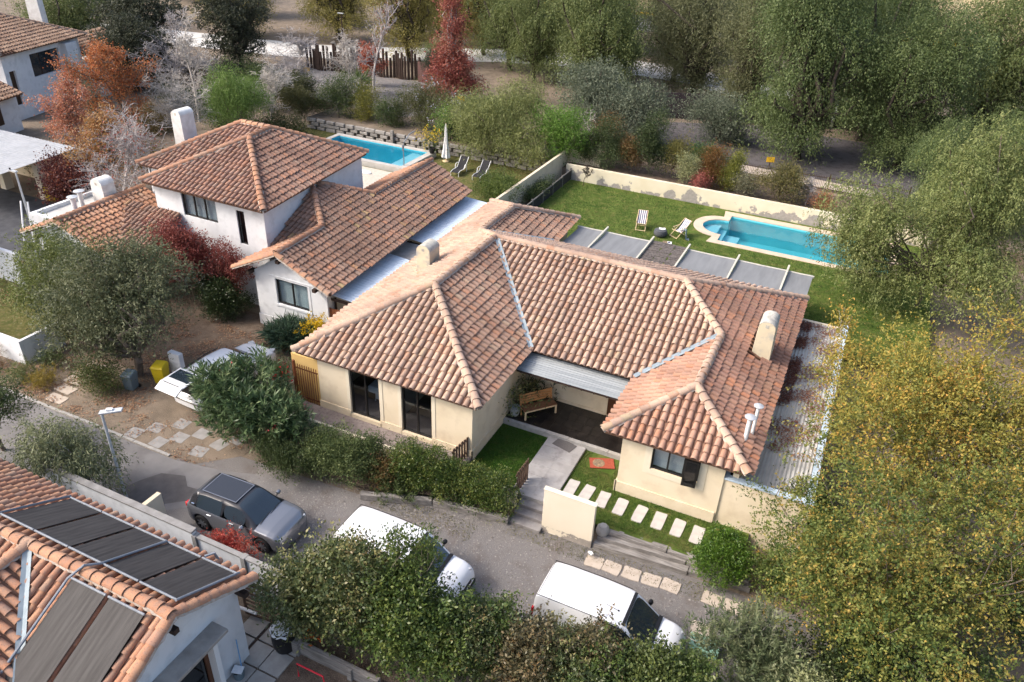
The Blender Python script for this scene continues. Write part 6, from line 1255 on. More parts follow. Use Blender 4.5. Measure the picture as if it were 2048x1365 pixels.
MB().box(1.90, 1.955, -.45, .45, .60, .615).build('grille_bar', 'chrome', C, world=False); MB().box(1.9, 1.96, -.5, .5, .64, .655).build('grille_bar', 'chrome', C, world=False); MB().box(1.93, 2.0, -.55, .55, .28, .45).build('air_intake', 'black_plastic', C, world=False)
em = MB()
for z0 in (.665, .715): em.obox((1.925, .04, z0), (.03, .1, .022), 0, .6); em.obox((1.925, -.04, z0), (.03, .1, .022), 0, -.6)
em.build('emblem', 'chrome', C, world=False)
MB().tube([(1.06, -.55, .99), (1.0, .05, 1.02)], .012, 5).build('wiper', 'black_plastic', C, world=False); MB().tube([(1.06, .0, .99), (1.0, .55, 1.02)], .012, 5).build('wiper', 'black_plastic', C, world=False)
MB().box(-1.99, -1.96, -.26, .26, .62, .74).build('number_plate', 'plate', C, world=False)
# white vans
def van(label, loc, rz, letters):
    v = thing('delivery_van', label, 'van', loc, rz, 'white vans parked along the hedge')
    st = [(-2.2, 1.0, 1.2, .78, .66), (-2.17, 1.12, 1.62, .86, .70), (-2.08, 1.14, 1.77, .89, .74), (-1.6, 1.14, 1.81, .905, .755), (-.5, 1.13, 1.82, .905, .76), (.42, 1.11, 1.79, .90, .745), (.60, 1.10, 1.74, .895, .73), (1.34, 1.02, 1.10, .88, .78), (1.42, 1.0, 1.08, .875, .78), (1.8, .94, 1.04, .87, .79), (2.04, .86, .97, .855, .76), (2.17, .70, .82, .82, .70), (2.23, .48, .56, .76, .62)]
    car(v, 4.4, 1.81, st, (-1.35, 1.36), .32, 'car_white', 'car_white', glass_side=[(.12, 1.0)], pillars=(.12, 1.0), ws=(.56, 1.34))
    for x in (-1.35, 1.36):
        for s in (1, -1): wheel(v, x, s*.8, .32, s, 6, 'rim')
    mirror(v, .95, 1.03, 1.2, 'black_plastic'); mirror(v, .95, -1.03, 1.2, 'black_plastic')
    sm = MB()
    for s in (1, -1): sm.tube([(-2.1, s*.735, 1.765), (-1.5, s*.752, 1.79), (-.4, s*.758, 1.80), (.42, s*.744, 1.772)], .012, 5)
    sm.tube([(-2.06, -.7, 1.80), (-2.06, .7, 1.80)], .008, 5); sm.build('roof_seam', 'black_plastic', v, world=False)
    hd = MB(); hd.box(.5, .60, -.66, .66, 1.775, 1.792); hd.build('windscreen_band', 'black_plastic', v, world=False)
    cw = MB(); cw.obox((1.37, 0, 1.115), (.12, 1.5, .02), 0, 0, .12); cw.build('cowl', 'black_plastic', v, world=False)
    MB().tube([(.28, -.25, 1.82), (-.1, -.32, 1.98)], .008, 5).build('antenna', 'black_plastic', v, world=False); MB().lathe([(0, 0), (.03, 0), (.02, .03), (0, .035)], (.28, -.25, 1.815), 8).build('antenna_base', 'black_plastic', v, world=False)
    for s in (1, -1):
        MB().obox((1.96, s*.64, .84), (.28, .22, .16), -s*.45).build('headlight', 'lamp_clear', v, world=False, bevel=.03); MB().box(-2.2, -2.12, s*.8-.05, s*.8+.05, .9, 1.25).build('tail_light', 'lamp_red', v, world=False)
        pn = MB(); y0, y1 = sorted((s*.885, s*.912))
        for a, b in ((-1.95, -1.02), (-.92, -.02)): 
            for q in ((a, b, 1.04, 1.055), (a, b, .47, .485), (a, a+.015, .485, 1.04), (b-.015, b, .485, 1.04)): pn.box(q[0], q[1], y0, y1, q[2], q[3])
        pn.build('side_panel_rib', 'car_white', v, world=False); MB().box(-.12, .02, y0, y1+.01*(s > 0)-.0, .78, .82).build('door_handle', 'black_plastic', v, world=False)
        ds = MB(); 
        for x in (-.97, .06, 1.08): ds.box(x, x+.01, y0, y1-.004, .4, 1.1)
        ds.build('door_gap', 'ink', v, world=False)
    MB().box(2.13, 2.22, -.5, .5, .52, .66).build('grille', 'black_plastic', v, world=False); MB().box(2.0, 2.24, -.78, .78, .26, .44).build('bumper', 'black_plastic', v, world=False, bevel=.04)
    MB().tube([(1.36, -.5, 1.13), (1.28, .1, 1.17)], .012, 5).build('wiper', 'black_plastic', v, world=False)
    if letters:
        r = (math.radians(90), 0, 0)
        text_mesh('lettering', 'CONECTA CON', .115, 'ink', v, (-1.42, -.920, 1.0), r); text_mesh('lettering', 'personas', .17, 'ink', v, (-.48, -.920, .99), r, .45)
        text_mesh('lettering', 'COMUNIDADES ÚNICAS', .105, 'ink', v, (-.95, -.920, .83), r)
    rt = (math.radians(8), 0, math.radians(90))
    text_mesh('lettering', 'Juana', .15, 'ink', v, (1.72, -.05, 1.068), (0, math.radians(8), math.radians(90)), .35); text_mesh('lettering', 'LA CASA DE', .06, 'ink', v, (1.60, .06, 1.083), (0, math.radians(8), math.radians(90)))
    return v
van('white delivery van with dark lettering on its side, nearest the bottom edge', (-3.3, 15.58, 0), 0, True)
van('white delivery van half hidden by the hedge behind the grey car', (-10.05, 14.85, 0), 0, True)
# white car with raised tailgate
T = thing('parked_car', 'white car with open tailgate half hidden by the oleander', 'car', (-22.85, 20.75, 0), math.radians(87)); T.scale = (1.1, 1, 1)
cs = [(-2.12, .62, .66, .74, .60), (-2.08, .72, .76, .84, .66), (-1.72, .96, 1.0, .88, .62), (-1.66, .98, 1.42, .88, .62), (-1.3, 1.0, 1.52, .89, .62), (-.4, .98, 1.56, .89, .63), (.25, .96, 1.52, .885, .62), (.45, .95, 1.47, .88, .62), (1.1, .94, 1.02, .88, .74), (1.2, .93, 1.0, .875, .75), (1.65, .88, .96, .86, .72), (1.92, .8, .88, .82, .66), (2.08, .64, .74, .7, .56), (2.14, .48, .56, .6, .46)]
car(T, 4.25, 1.78, cs, (-1.35, 1.32), .33, 'car_white', 'car_white', glass_side=[(-1.5, -.5), (-.42, .7)], pillars=(-1.5, -.5, -.42, .7), ws=(.36, 1.1))
for x in (-1.35, 1.32):
    for s in (1, -1): wheel(T, x, s*.78, .33, s, 5)
MB().box(-2.02, -1.64, -.62, .62, .62, 1.4).build('boot_opening', 'black_plastic', T, world=False)
MB().box(-2.02, -1.7, -.6, .6, .985, 1.0).build('boot_sill', 'black_plastic', T, world=False)
tg = MB(); tg.obox((-2.1, 0, 1.62), (.95, 1.25, .05), 0, 0, -.05); tg.obox((-2.72, 0, 1.52), (.42, 1.22, .07), 0, 0, -.55); tgo = tg.build('tailgate', 'car_white', T, world=False, bevel=.03)
MB().obox((-2.0, 0, 1.652), (.55, 1.05, .012), 0, 0, -.05).build('rear_window', 'car_glass', tgo, world=False)
MB().obox((-2.76, 0, 1.549), (.13, .5, .02), 0, 0, -.55).build('number_plate', 'plate', tgo, world=False); MB().obox((-2.58, 0, 1.648), (.03, .9, .02), 0, 0, -.55).build('trim_bar', 'ink', tgo, world=False)
MB().obox((-2.62, 0, 1.60), (.05, .09, .02), 0, 0, -.55).build('emblem', 'chrome', tgo, world=False)
for s in (1, -1):
    MB().tube([(-1.7, s*.58, 1.35), (-2.2, s*.58, 1.58)], .012, 5).build('gas_strut', 'black_plastic', T, world=False); MB().obox((1.93, s*.62, .82), (.24, .24, .12), -s*.4).build('headlight', 'lamp_clear', T, world=False, bevel=.02); MB().tube([(-1.5, s*.60, 1.56), (-.4, s*.61, 1.615), (.2, s*.60, 1.58)], .02, 6).build('roof_rail', 'black_plastic', T, world=False)
MB().box(-2.17, -2.05, -.7, .7, .5, .56).build('bumper_trim', 'chrome', T, world=False); mirror(T, .72, .98, 1.04, 'car_white'); mirror(T, .72, -.98, 1.04, 'car_white')

# ---------------------------------------------------------------- walls and fences
fw_ = thing('front_wall', 'free standing cream wall panel with flaking base beside the steps', 'wall', (-6.0, 19.03, 0))
MB().box(-6.93, -5.05, 18.95, 19.11, -.05, 1.93).build('panel', 'peel_front', fw_, bevel=.015); MB().box(-6.95, -5.03, 18.93, 19.13, 1.933, 1.965).build('wall_cap', 'cream_trim', fw_, bevel=.01)
sp = MB().lathe([(0, .3), (.14, .29), (.22, .2), (.25, .05), (.2, -.1)], (-4.85, 19.5, .42), 9); sp.top('boulder', 'boulder', 'grey boulder behind the end of the cream wall panel', 'boulder', smooth=True)
rs = thing('sleeper_wall', 'three stepped tiers of weathered timber sleepers below the right lawn', 'retaining wall', (-2.8, 19.5, 0))
for (x0, x1, y0, y1, z0, z1, dy) in [(-5.0, -1.75, 19.0, 19.26, -.05, .2, .28), (-1.72, .3, 19.32, 19.56, -.05, .2, .2), (-4.95, -1.9, 19.24, 19.48, .05, .36, .3), (-1.86, .2, 19.55, 19.78, .05, .36, .1), (-4.9, -2.6, 19.47, 19.70, .2, .50, .12), (-2.56, -.3, 19.6, 19.82, .2, .50, .1)]:
    b = MB(); n = 10; A = []
    for i in range(n+1):
        x = x0+(x1-x0)*i/n; d = dy*i/n; j = lambda: RND.uniform(-.014, .014)
        A += [(x, y0+d+j(), z0), (x, y1+d+j(), z0), (x, y1+d+j(), z1+j()), (x, y0+d+j(), z1+j())]
    b.add(A, [(4*i+k, 4*(i+1)+k, 4*(i+1)+(k+1) % 4, 4*i+(k+1) % 4) for i in range(n) for k in range(4)]+[(0, 1, 2, 3), (4*n+3, 4*n+2, 4*n+1, 4*n)]); b.build('sleeper', 'timber_old', rs)
ls = thing('sleeper_edging', 'two old timber sleepers edging the hedge along the gravel', 'edging', (-10.8, 18.1, 0))
for a, b in [((-13.5, 17.25), (-11.0, 18.18)), ((-10.95, 18.2), (-8.1, 18.62))]:
    a, b = Vector(a), Vector(b); d = b-a; MB().obox(((a.x+b.x)/2, (a.y+b.y)/2+.1, .14), (d.length, .22, .30), math.atan2(d.y, d.x)).build('sleeper', 'timber_old', ls, bevel=.02)
def loose_slabs(lab, spots, w, d, z, m, name='paving_slab', cat='paving slab', group=None, rzj=.08, th=.06):
    for i, (x, y) in enumerate(spots):
        o = MB(); k = 9; pts = []
        q = [(-w/2, -d/2), (w/2, -d/2), (w/2, d/2), (-w/2, d/2)]
        for j in range(4):
            a, b = q[j], q[(j+1) % 4]
            for s in (0.06, .5, .94): pts.append((x+a[0]+(b[0]-a[0])*s+RND.uniform(-.014, .014), y+a[1]+(b[1]-a[1])*s+RND.uniform(-.014, .014)))
        o.prism(pts, z, z+th); ob = o.top(name, m, lab[i], cat, group, bevel=.008); ob.rotation_euler.z = RND.uniform(-rzj, rzj)
ordn = ['first', 'second', 'third', 'fourth', 'fifth', 'sixth', 'seventh', 'eighth', 'ninth', 'tenth']
loose_slabs(['%s stepping stone on the right lawn counted from the path' % ordn[i] for i in range(8)], [(-6.62, 21.0), (-6.0, 21.0), (-5.36, 20.93), (-4.66, 20.87), (-3.93, 20.84), (-3.22, 20.84), (-2.52, 20.8), (-1.82, 20.78)], .40, .86, .49, 'stepping_stone', 'stepping_stone', 'stepping stone', 'stepping stones across the right lawn', .05, .05)
loose_slabs(['%s beige slab beside the second van counted from the wall panel' % ordn[i] for i in range(8)], [(-4.72, 18.42), (-4.1, 18.45), (-3.42, 18.5), (-2.75, 18.55), (-2.1, 18.6), (-.75, 18.68), (-.05, 18.7), (-.8, 17.35)], .6, .52, .0, 'paving_slab', 'paving_slab', 'paving slab', 'beige slabs along the street edge', .06, .035)
loose_slabs(['%s slab of the stepped path to the left wall counted from the lane' % ordn[i] for i in range(5)], [(-28.4, 16.45), (-28.65, 17.1), (-28.85, 17.75), (-29.0, 18.35), (-29.1, 18.95)], .95, .5, .0, 'paving_slab', 'paving_slab', 'paving slab', 'slabs from the lane to the left wall', .05, .035)
loose_slabs(['%s grey slab of the drive behind the white car, counted from the left' % ordn[i] for i in range(9)], [(-23.7, 16.3), (-23.2, 16.95), (-22.5, 17.6), (-22.4, 16.3), (-21.9, 16.9), (-21.3, 17.5), (-20.6, 16.6), (-20.2, 17.3), (-19.8, 17.9)], .62, .58, .0, 'concrete', 'drive_slab', 'paving slab', 'slabs of the white car drive', .2, .02)
dt = thing('door_mat', 'grey doormat lying on the path before the porch', 'doormat', (-7.75, 23.1, .6), math.radians(-14)); MB().box(-.42, .42, -.26, .26, .004, .02).build('mat', 'doormat', dt, world=False)
rg = thing('garden_rug', 'red patterned mat lying on the right lawn near the porch', 'mat', (-6.0, 22.85, .53), math.radians(24)); MB().box(-.55, .4, -.3, .3, .0, .02).build('cloth', 'rug_red', rg, world=False); MB().lathe([(0, .03), (.2, .028), (.24, .022)], (-.2, 0, 0), 14).build('pattern', 'rug_tan', rg, world=False)
gb = thing('green_box', 'pale green utility box on the ground beyond the second van', 'utility box', (-.55, 16.65, 0), .1); MB().box(-.42, .42, -.28, .28, 0, .24).build('body', 'green_box', gb, world=False, bevel=.02); MB().box(-.45, .45, -.31, .31, .243, .28).build('lid', 'green_box', gb, world=False, bevel=.02)
el = thing('pipe_elbow', 'short white pipe elbow standing by the wall panel corner', 'pipe', (-4.98, 18.62, 0)); MB().tube([(0, 0, 0), (0, 0, .16), (.06, -.05, .22), (.14, -.1, .2)], .06, 10).build('pipe', 'white_plastic', el, world=False, smooth=True)
# rear wall etc.
MB().box(-19.6, 7.0, 52.66, 52.92, .2, 1.62).top('rear_wall', 'peel_rear', 'low cream wall with flaking paint behind the pool', 'wall', bevel=.015, loc=(-6.3, 52.8, .2))
MB().box(-20.22, -20.02, 40.2, 54.0, 0, 2.3).top('party_wall', 'cream_wall', 'tall cream wall dividing the two back gardens', 'wall', bevel=.015)
MB().box(-20.22, -17.6, 54.4, 54.6, 0, 2.6).top('corner_wall', 'cream_plinth', 'short cream wall behind the corner of the rear lawn', 'wall')
fe = thing('mesh_fence', 'low dark mesh fence along the left side of the rear lawn', 'fence', (-19.2, 48, .5))
for i in range(6): y = 43.4+i*1.84; MB().box(-19.05-.03*i-.05, -18.97-.03*i, y, y+.08, .3, 1.38).build('post', 'timber_old', fe)
for i in range(5):
    y = 43.4+i*1.84; x = -19.02-.03*i; MB().box(x-.012, x+.012, y+.085, y+1.835, .55, 1.25).build('mesh_panel', 'net', fe); MB().box(x-.035, x+.035, y+.085, y+1.835, 1.255, 1.32).build('rail', 'timber_old', fe)
ir = thing('iron_railing', 'brown iron railing behind the rear garden bed', 'railing', (-4, 58, 1.2))
for i in range(118): x = -9.8+i*.115; MB().box(x, x+.018, 57.9+.004*i, 57.92+.004*i, 1.2, 2.35).build('bar', 'brown_frame', ir)
for z in (1.35, 2.2): MB().obox((-3.05, 58.14, z), (13.6, .03, .04), .035).build('rail', 'brown_frame', ir)
for x in (-9.85, -4, -1.6, 3.7): MB().box(x-.04, x+.04, 57.85+.035*(x+9.8), 57.93+.035*(x+9.8), 1.2, 2.5).build('post', 'brown_frame', ir)
dw = thing('dark_wall', 'nearly black boundary wall under the background trees', 'wall', (-15, 72, 1.2))
for i in range(6):
    x0 = -20.6+i*2.9; y0 = 70.0+i*1.0; MB().obox((x0+1.45, y0+.5, 2.35), (3.0, .14, 2.3), .33).build('wall_panel', 'dark_wall', dw)
dw2 = thing('dark_wall', 'dark wall stretch behind the largest tree', 'wall', (0, 76, 1.2))
for i in range(6): MB().obox((-1.5+i*3.05, 76.6+i*.1, 2.35), (3.0, .14, 2.3), .03).build('wall_panel', 'dark_wall', dw2)
pf_ = thing('timber_posts', 'row of dark upright timber posts beyond the left garden', 'fence', (-48, 69.3, 1.2))
for i in range(44):
    x = -55.5+i*.29; y = 68.4+.05*i+.25*math.sin(i*.8); MB().box(x-.09, x+.09, y-.09, y+.09, 1.2, 1.2+2.3+.5*math.sin(i*1.9)*.8+(.4 if i % 5 == 0 else 0)).build('post', 'timber_dark', pf_)
bp = thing('panel_fence', 'plain brown metal panel fence right of the timber posts', 'fence', (-41, 70, 1.2))
for i in range(3): MB().obox((-42.0+i*1.95, 70.0-i*.25, 2.2), (1.9, .06, 2.0), -.13).build('panel', 'brown_panel', bp)
for i, (x, y, z, lab) in enumerate([(-6.2, 61.3, 1.9, 'small yellow sign beyond the iron railing'), (-31.4, 58.0, 3.6, 'small yellow sign above the white flowering shrub'), (-48.9, 60.0, 3.4, 'small yellow sign among the grey twigs')]):
    sg = thing('yellow_sign', lab, 'sign', (x, y, 1.2), .35); MB().box(-.3, .3, -.015, .015, z-1.2-.2, z-1.2+.2).build('board', 'sign_yellow', sg, world=False); MB().box(-.03, .03, .016, .06, 0, z-1.2).build('post', 'timber_dark', sg, world=False)
for i, (x, y, h) in enumerate([(-56, 75.5, 6)]):
    lp_ = thing('street_lamp', 'thin dark street lamp by the pale road', 'street lamp', (x, y, 1.2)); MB().tube([(0, 0, 0), (0, 0, 4.6)], .06, 8).build('pole', 'timber_dark', lp_, world=False); MB().box(-.45, .3, -.1, .1, 4.6, 4.68).build('lamp_head', 'galvanised', lp_, world=False)
# near boundary wall
bw = thing('boundary_wall', 'white panel wall along the street beside the solar house', 'wall', (-17, 12, 0))
MB().box(-22.6, -15.95, 11.95, 12.12, 0, 1.9).build('plaster_panel', 'white_wall', bw); MB().box(-22.62, -15.93, 11.92, 12.15, 1.903, 1.97).build('wall_cap', 'concrete', bw)
for i in range(2):
    x0 = -15.9+i*1.95; MB().box(x0+.09, x0+1.86, 12.0, 12.08, 0, 1.72).build('plaster_panel', 'white_wall', bw); MB().box(x0+.09, x0+1.86, 11.96, 12.12, 1.723, 1.79).build('wall_cap', 'concrete', bw)
for i in range(3): x0 = -15.9+i*1.95; MB().box(x0-.08, x0+.08, 11.93, 12.15, 0, 1.8).build('post', 'concrete', bw)
MB().box(-18.7, -18.52, 12.16, 13.1, 0, 1.55).top('stub_wall', 'cream_wall', 'short cream stub wall between lamp and boundary wall', 'wall', bevel=.015)
bf = thing('paling_fence', 'black paling fence at the left edge of the picture', 'fence', (-25, 11.9, 0))
for i in range(30): x = -28+i*.18; MB().box(x, x+.1, 11.96, 11.99, 0, 1.3).build('paling', 'timber_dark', bf)
for z in (.35, 1.0): MB().box(-28, -22.65, 11.91, 11.955, z, z+.08).build('rail', 'timber_dark', bf)
lw = thing('garden_wall', 'white garden wall with corner beside the lane on the left', 'wall', (-34, 18, 0))
MB().box(-46, -31.75, 17.55, 17.72, 0, 1.25).build('front_panel', 'white_wall', lw, bevel=.015); MB().box(-31.92, -31.75, 17.725, 19.6, 0, 1.25).build('side_panel', 'white_wall', lw, bevel=.015)
MB().box(-46, -38.6, 22.6, 22.8, 0, 1.9).top('garden_wall', 'white_wall', 'long white wall left of the garage wing', 'wall', bevel=.015)
MB().box(-25.4, -24.75, 19.95, 20.2, 0, 1.35).top('gate_pillar', 'white_wall', 'white wall stub behind the yellow bin', 'wall', bevel=.02)
ge = thing('garden_edging', 'old timber edging of the leaf covered bed by the white car', 'edging', (-24, 22, 0))
MB().obox((-24.15, 21.9, .12), (4.2, .15, .24), math.radians(76)).build('plank', 'timber_brown', ge); MB().obox((-22.9, 24.1, .12), (1.6, .15, .24), math.radians(10)).build('plank', 'timber_brown', ge)
# iron gate beside the cream house
gt = thing('iron_gate', 'rust brown iron bar gate beside the cream house corner', 'gate', (-18.3, 20.62, .65))
for i in range(10): x = -18.82+i*.115; MB().box(x, x+.025, 20.6, 20.625, .65, 2.45).build('bar', 'gate_red', gt)
for z in (.8, 2.2): MB().box(-18.85, -17.72, 20.63, 20.66, z, z+.05).build('rail', 'gate_red', gt)
MB().box(-18.95, -18.86, 20.58, 20.68, .3, 2.55).build('post', 'gate_red', gt)
MB().box(-19.3, -17.68, 20.98, 21.1, 0, 2.6).top('side_wall', 'yellow_wall', 'ochre yellow wall seen through the iron gate', 'wall'); MB().box(-19.9, -18.97, 20.55, 20.72, 0, 1.3).top('low_wall', 'cream_wall', 'low cream wall left of the iron gate', 'wall')
MB().box(-18.9, -8.1, 19.3, 19.415, .0, .98).top('terrace_wall', 'cream_trim', 'low white topped wall between terrace and hedge', 'wall')
for nm, lab, x, y, rz in (('picket_gate', 'small dark picket gate at the terrace end of the cream house', -10.85, 20.2, math.radians(82)), ('picket_gate', 'open dark timber gate leaf at the top of the steps', -8.25, 20.15, math.radians(88))):
    g_ = thing(nm, lab, 'gate', (x, y, .55), rz)
    for i in range(6): MB().box(-.5+i*.17, -.5+i*.17+.1, -.015, .015, .05, 1.05).build('picket', 'timber_brown', g_, world=False)
    for z in (.25, .85): MB().box(-.52, .46, .017, .045, z, z+.08).build('rail', 'timber_brown', g_, world=False)
# ---------------------------------------------------------------- porch and garden things
bn = thing('bench', 'slatted wooden bench with backrest on the dark porch', 'bench', (-9.45, 24.35, .73), math.radians(50))
for i in range(4): MB().box(-.75, .75, -.22+i*.115, -.22+i*.115+.1, .42, .45).build('seat_slat', 'bench_seat', bn, world=False)
for i in range(4): MB().obox((0, .27+i*.022, .56+i*.105), (1.5, .025, .085), 0, -.2).build('back_slat', 'bench_wood', bn, world=False)
for x in (-.7, .7):
    MB().box(x-.03, x+.03, -.24, -.18, 0, .42).build('leg', 'pale_wood', bn, world=False); MB().obox((x, .28, .46), (.05, .06, .94), 0, -.2).build('leg', 'bench_wood', bn, world=False); MB().box(x-.025, x+.025, -.18, .2, .36, .415).build('seat_rail', 'pale_wood', bn, world=False)
MB().box(-.67, .67, -.232, -.2, .36, .415).build('seat_rail', 'pale_wood', bn, world=False)
def pot(lab, x, y, z, r, h, m, pal, ph, seed, n=900, L=.14, W=.05, st='shoot', wide=1.3):
    t = thing('potted_plant', lab, 'potted plant', (x, y, z), 0, None); MB().lathe([(r*.7, 0), (r*.9, h*.5), (r, h), (r*.9, h), (r*.85, h*.85), (0, h*.85)], (0, 0, 0), 14).build('pot', m, t, world=False, smooth=True)
    foliage(t, [(x, y, z+h+ph*.5, r*wide, r*wide, ph*.5)], n, L, W, pal, seed, per=9, style=st, strand=.25, name='leaves'); return t
pot('leafy potted plant in a grey pot at the porch corner', -10.3, 23.85, .73, .24, .38, 'grey_pot', [(.1, .13, .04), (.2, .22, .07), (.3, .26, .13)], .75, 400, 500)
pot('tall plant in a terracotta pot behind the bench end', -10.2, 24.55, .73, .2, .38, 'terracotta_pot', [(.1, .12, .05), (.2, .2, .1)], .8, 401, 350)
pot('small dark spiky plant in a pot beside the bench', -9.95, 25.2, .73, .18, .45, 'door_dark', G_DARK, .4, 402, 500, .25, .04, 'plume')
def bin_(name, lab, loc, rz, m, h=1.0, w=.56):
    b = thing(name, lab, 'bin', loc, rz); o = MB(); o.add([(-w*.4, -w*.4, .06), (w*.4, -w*.4, .06), (w*.4, w*.4, .06), (-w*.4, w*.4, .06), (-w/2, -w/2, h*.86), (w/2, -w/2, h*.86), (w/2, w/2, h*.86), (-w/2, w/2, h*.86)], [(3, 2, 1, 0), (0, 1, 5, 4), (1, 2, 6, 5), (2, 3, 7, 6), (3, 0, 4, 7), (4, 5, 6, 7)]); o.build('body', m, b, world=False, bevel=.02)
    l = MB(); l.add([(-w*.53, -w*.56, h*.865), (w*.53, -w*.56, h*.865), (w*.53, w*.5, h*.865), (-w*.53, w*.5, h*.865), (-w*.45, -w*.45, h*.93), (w*.45, -w*.45, h*.93), (w*.45, w*.45, h), (-w*.45, w*.45, h)], [(3, 2, 1, 0), (4, 5, 6, 7), (0, 1, 5, 4), (1, 2, 6, 5), (2, 3, 7, 6), (3, 0, 4, 7)]); l.build('lid', m, b, world=False, bevel=.015)
    for s in (1, -1): MB().lathe([(0, -.03), (.1, -.03), (.1, .03), (0, .03)], (s*w*.4, w*.42, .1), 12, 'y').build('wheel', 'black_plastic', b, world=False)
    MB().tube([(-w*.3, w*.58, h*.9), (w*.3, w*.58, h*.9)], .018, 6).build('handle', m, b, world=False); return b
b1 = bin_('wheelie_bin', 'yellow wheelie bin behind the white car', (-25.45, 19.45, .02), .3, 'yellow_plastic'); b2 = bin_('wheelie_bin', 'yellow wheelie bin by the far carport post', (-47.9, 31.6, .03), .5, 'yellow_plastic', 1.1, .65)
for z in (.3, .5, .68): MB().box(-.1, .1, -.30, -.27, z, z+.09).build('mark', 'ink', b2, world=False)
bin_('bin', 'small blue grey bin at the foot of the dark tree', (-26.2, 18.45, .02), .2, 'blue_grey_plastic', .9, .5)
lp = thing('street_lamp', 'grey metal street lamp standing beside the lane', 'street lamp', (-20.85, 13.35, 0))
MB().tube([(0, 0, 0), (0, 0, .3), (0, 0, 3.9)], [.085, .06, .045], 10).build('pole', 'galvanised', lp, world=False, smooth=True); MB().obox((.25, .18, 3.98), (.75, .22, .07), .6, 0, -.1).build('lamp_head', 'galvanised', lp, world=False, bevel=.02); MB().tube([(0, 0, 3.85), (.1, .07, 3.97)], .035, 8).build('bracket', 'galvanised', lp, world=False)
MB().obox((.22, .16, 4.05), (.2, .12, .06), .6).build('sensor', 'white_plastic', lp, world=False)
l2 = thing('street_lamp', 'thin grey lamp pole left of the garage roof', 'street lamp', (-42.3, 26.2, 0)); MB().tube([(0, 0, 0), (0, 0, 4.6)], [.07, .05], 8).build('pole', 'galvanised', l2, world=False); MB().box(-.5, .1, -.08, .08, 4.6, 4.67).build('lamp_head', 'galvanised', l2, world=False); MB().box(-.45, -.38, -.03, .03, 4.67, 4.78).build('sensor', 'black_plastic', l2, world=False)
pw = thing('white_poles', 'two thin white poles beside the garage parapet', 'poles', (-40.6, 24.6, 0))
for a, b in (((-41.0, 25.2, 3.5), (-39.9, 23.9, 1.0)), ((-40.1, 25.0, 3.7), (-39.5, 24.2, .8))): MB().tube([a, b], .045, 8).build('pole', 'white_plastic', pw)
# deck chairs
def deck_chair(lab, loc, rz):
    d = thing('deck_chair', lab, 'deck chair', loc, rz, 'striped deck chairs on the rear lawn'); w_ = .3
    for x in (-w_, w_):
        MB().tube([(x, -.55, .06), (x, .62, 1.05)], .022, 6).build('back_rail', 'pale_wood', d, world=False); MB().tube([(x*.92, .45, .03), (x*.92, -.42, .5)], .02, 6).build('seat_rail', 'pale_wood', d, world=False)
        MB().tube([(x*1.08, .25, .66), (x*1.08, -.32, .62)], .025, 6).build('arm', 'pale_wood', d, world=False); MB().tube([(x*1.05, -.25, .62), (x*1.02, -.05, .3)], .018, 6).build('arm_support', 'pale_wood', d, world=False)
    for p, q in (((-w_, .6, 1.03), (w_, .6, 1.03)), ((-w_, -.42, .5), (w_, -.42, .5)), ((-w_, -.52, .08), (w_, -.52, .08)), ((-w_, .45, .03), (w_, .45, .03))): MB().tube([p, q], .02, 6).build('cross_bar', 'pale_wood', d, world=False)
    pr = [(-.42, .52), (-.3, .40), (-.1, .37), (.1, .44), (.35, .70), (.6, 1.05)]; ns = 9
    for k in range(ns):
        m_ = MB(); x0 = -w_+.02+k*(2*w_-.04)/ns; x1 = x0+(2*w_-.04)/ns; A = []
        for y, z in pr: A += [(x0, y, z), (x1, y, z)]
        m_.add(A, [(2*j, 2*j+1, 2*j+3, 2*j+2) for j in range(len(pr)-1)]); m_.build('canvas_stripe', 'canvas' if k % 2 else 'navy', d, world=False)
    return d
deck_chair('striped deck chair on the left of the round pouf', (-11.75, 46.3, .5), math.radians(12))
d2 = deck_chair('striped deck chair with a towel, nearer to the pool', (-9.2, 46.3, .5), math.radians(-32))
tw = thing('towel', 'grey green towel hanging off the deck chair', 'towel', (-8.85, 46.1, .5)); m_ = MB(); A = []
for j, (dx, dz) in enumerate([(-.22, .58), (-.05, .66), (.08, .6), (.12, .3), (.16, .04), (.34, .02)]):
    for k in range(5): A.append((dx+.03*math.sin(k*2+j), -.22+k*.1, dz+.02*math.cos(k*2.5)))
m_.add(A, [(5*j+k, 5*j+k+1, 5*(j+1)+k+1, 5*(j+1)+k) for j in range(5) for k in range(4)]); m_.build('cloth', 'towel', tw, world=False, smooth=True)
po = thing('pouf', 'round dark grey pouf between the deck chairs', 'pouf', (-10.3, 45.75, .5)); MB().lathe([(0, 0), (.3, 0), (.42, .12), (.44, .25), (.38, .42), (.2, .48), (0, .49)], (0, 0, 0), 20).build('body', 'grey_fabric', po, world=False, smooth=True)
nb = thing('paper', 'white paper lying on the pouf', 'paper', (-10.25, 45.75, .99), .3); MB().obox((-.07, 0, .02), (.2, .3, .012), 0, 0, .12).build('page', 'white_paint', nb, world=False); MB().obox((.12, 0, .02), (.2, .3, .012), 0, 0, -.12).build('page', 'white_paint', nb, world=False)
mg = thing('magazine', 'open magazine on the grass beside the pouf', 'magazine', (-9.6, 44.9, .53), .2); MB().box(-.28, .0, -.18, .18, 0, .015).build('page', 'rug_tan', mg, world=False); MB().box(.005, .28, -.18, .18, 0, .012).build('page', 'white_paint', mg, world=False); MB().box(.06, .2, -.1, .12, .0135, .016).build('picture', 'navy', mg, world=False)
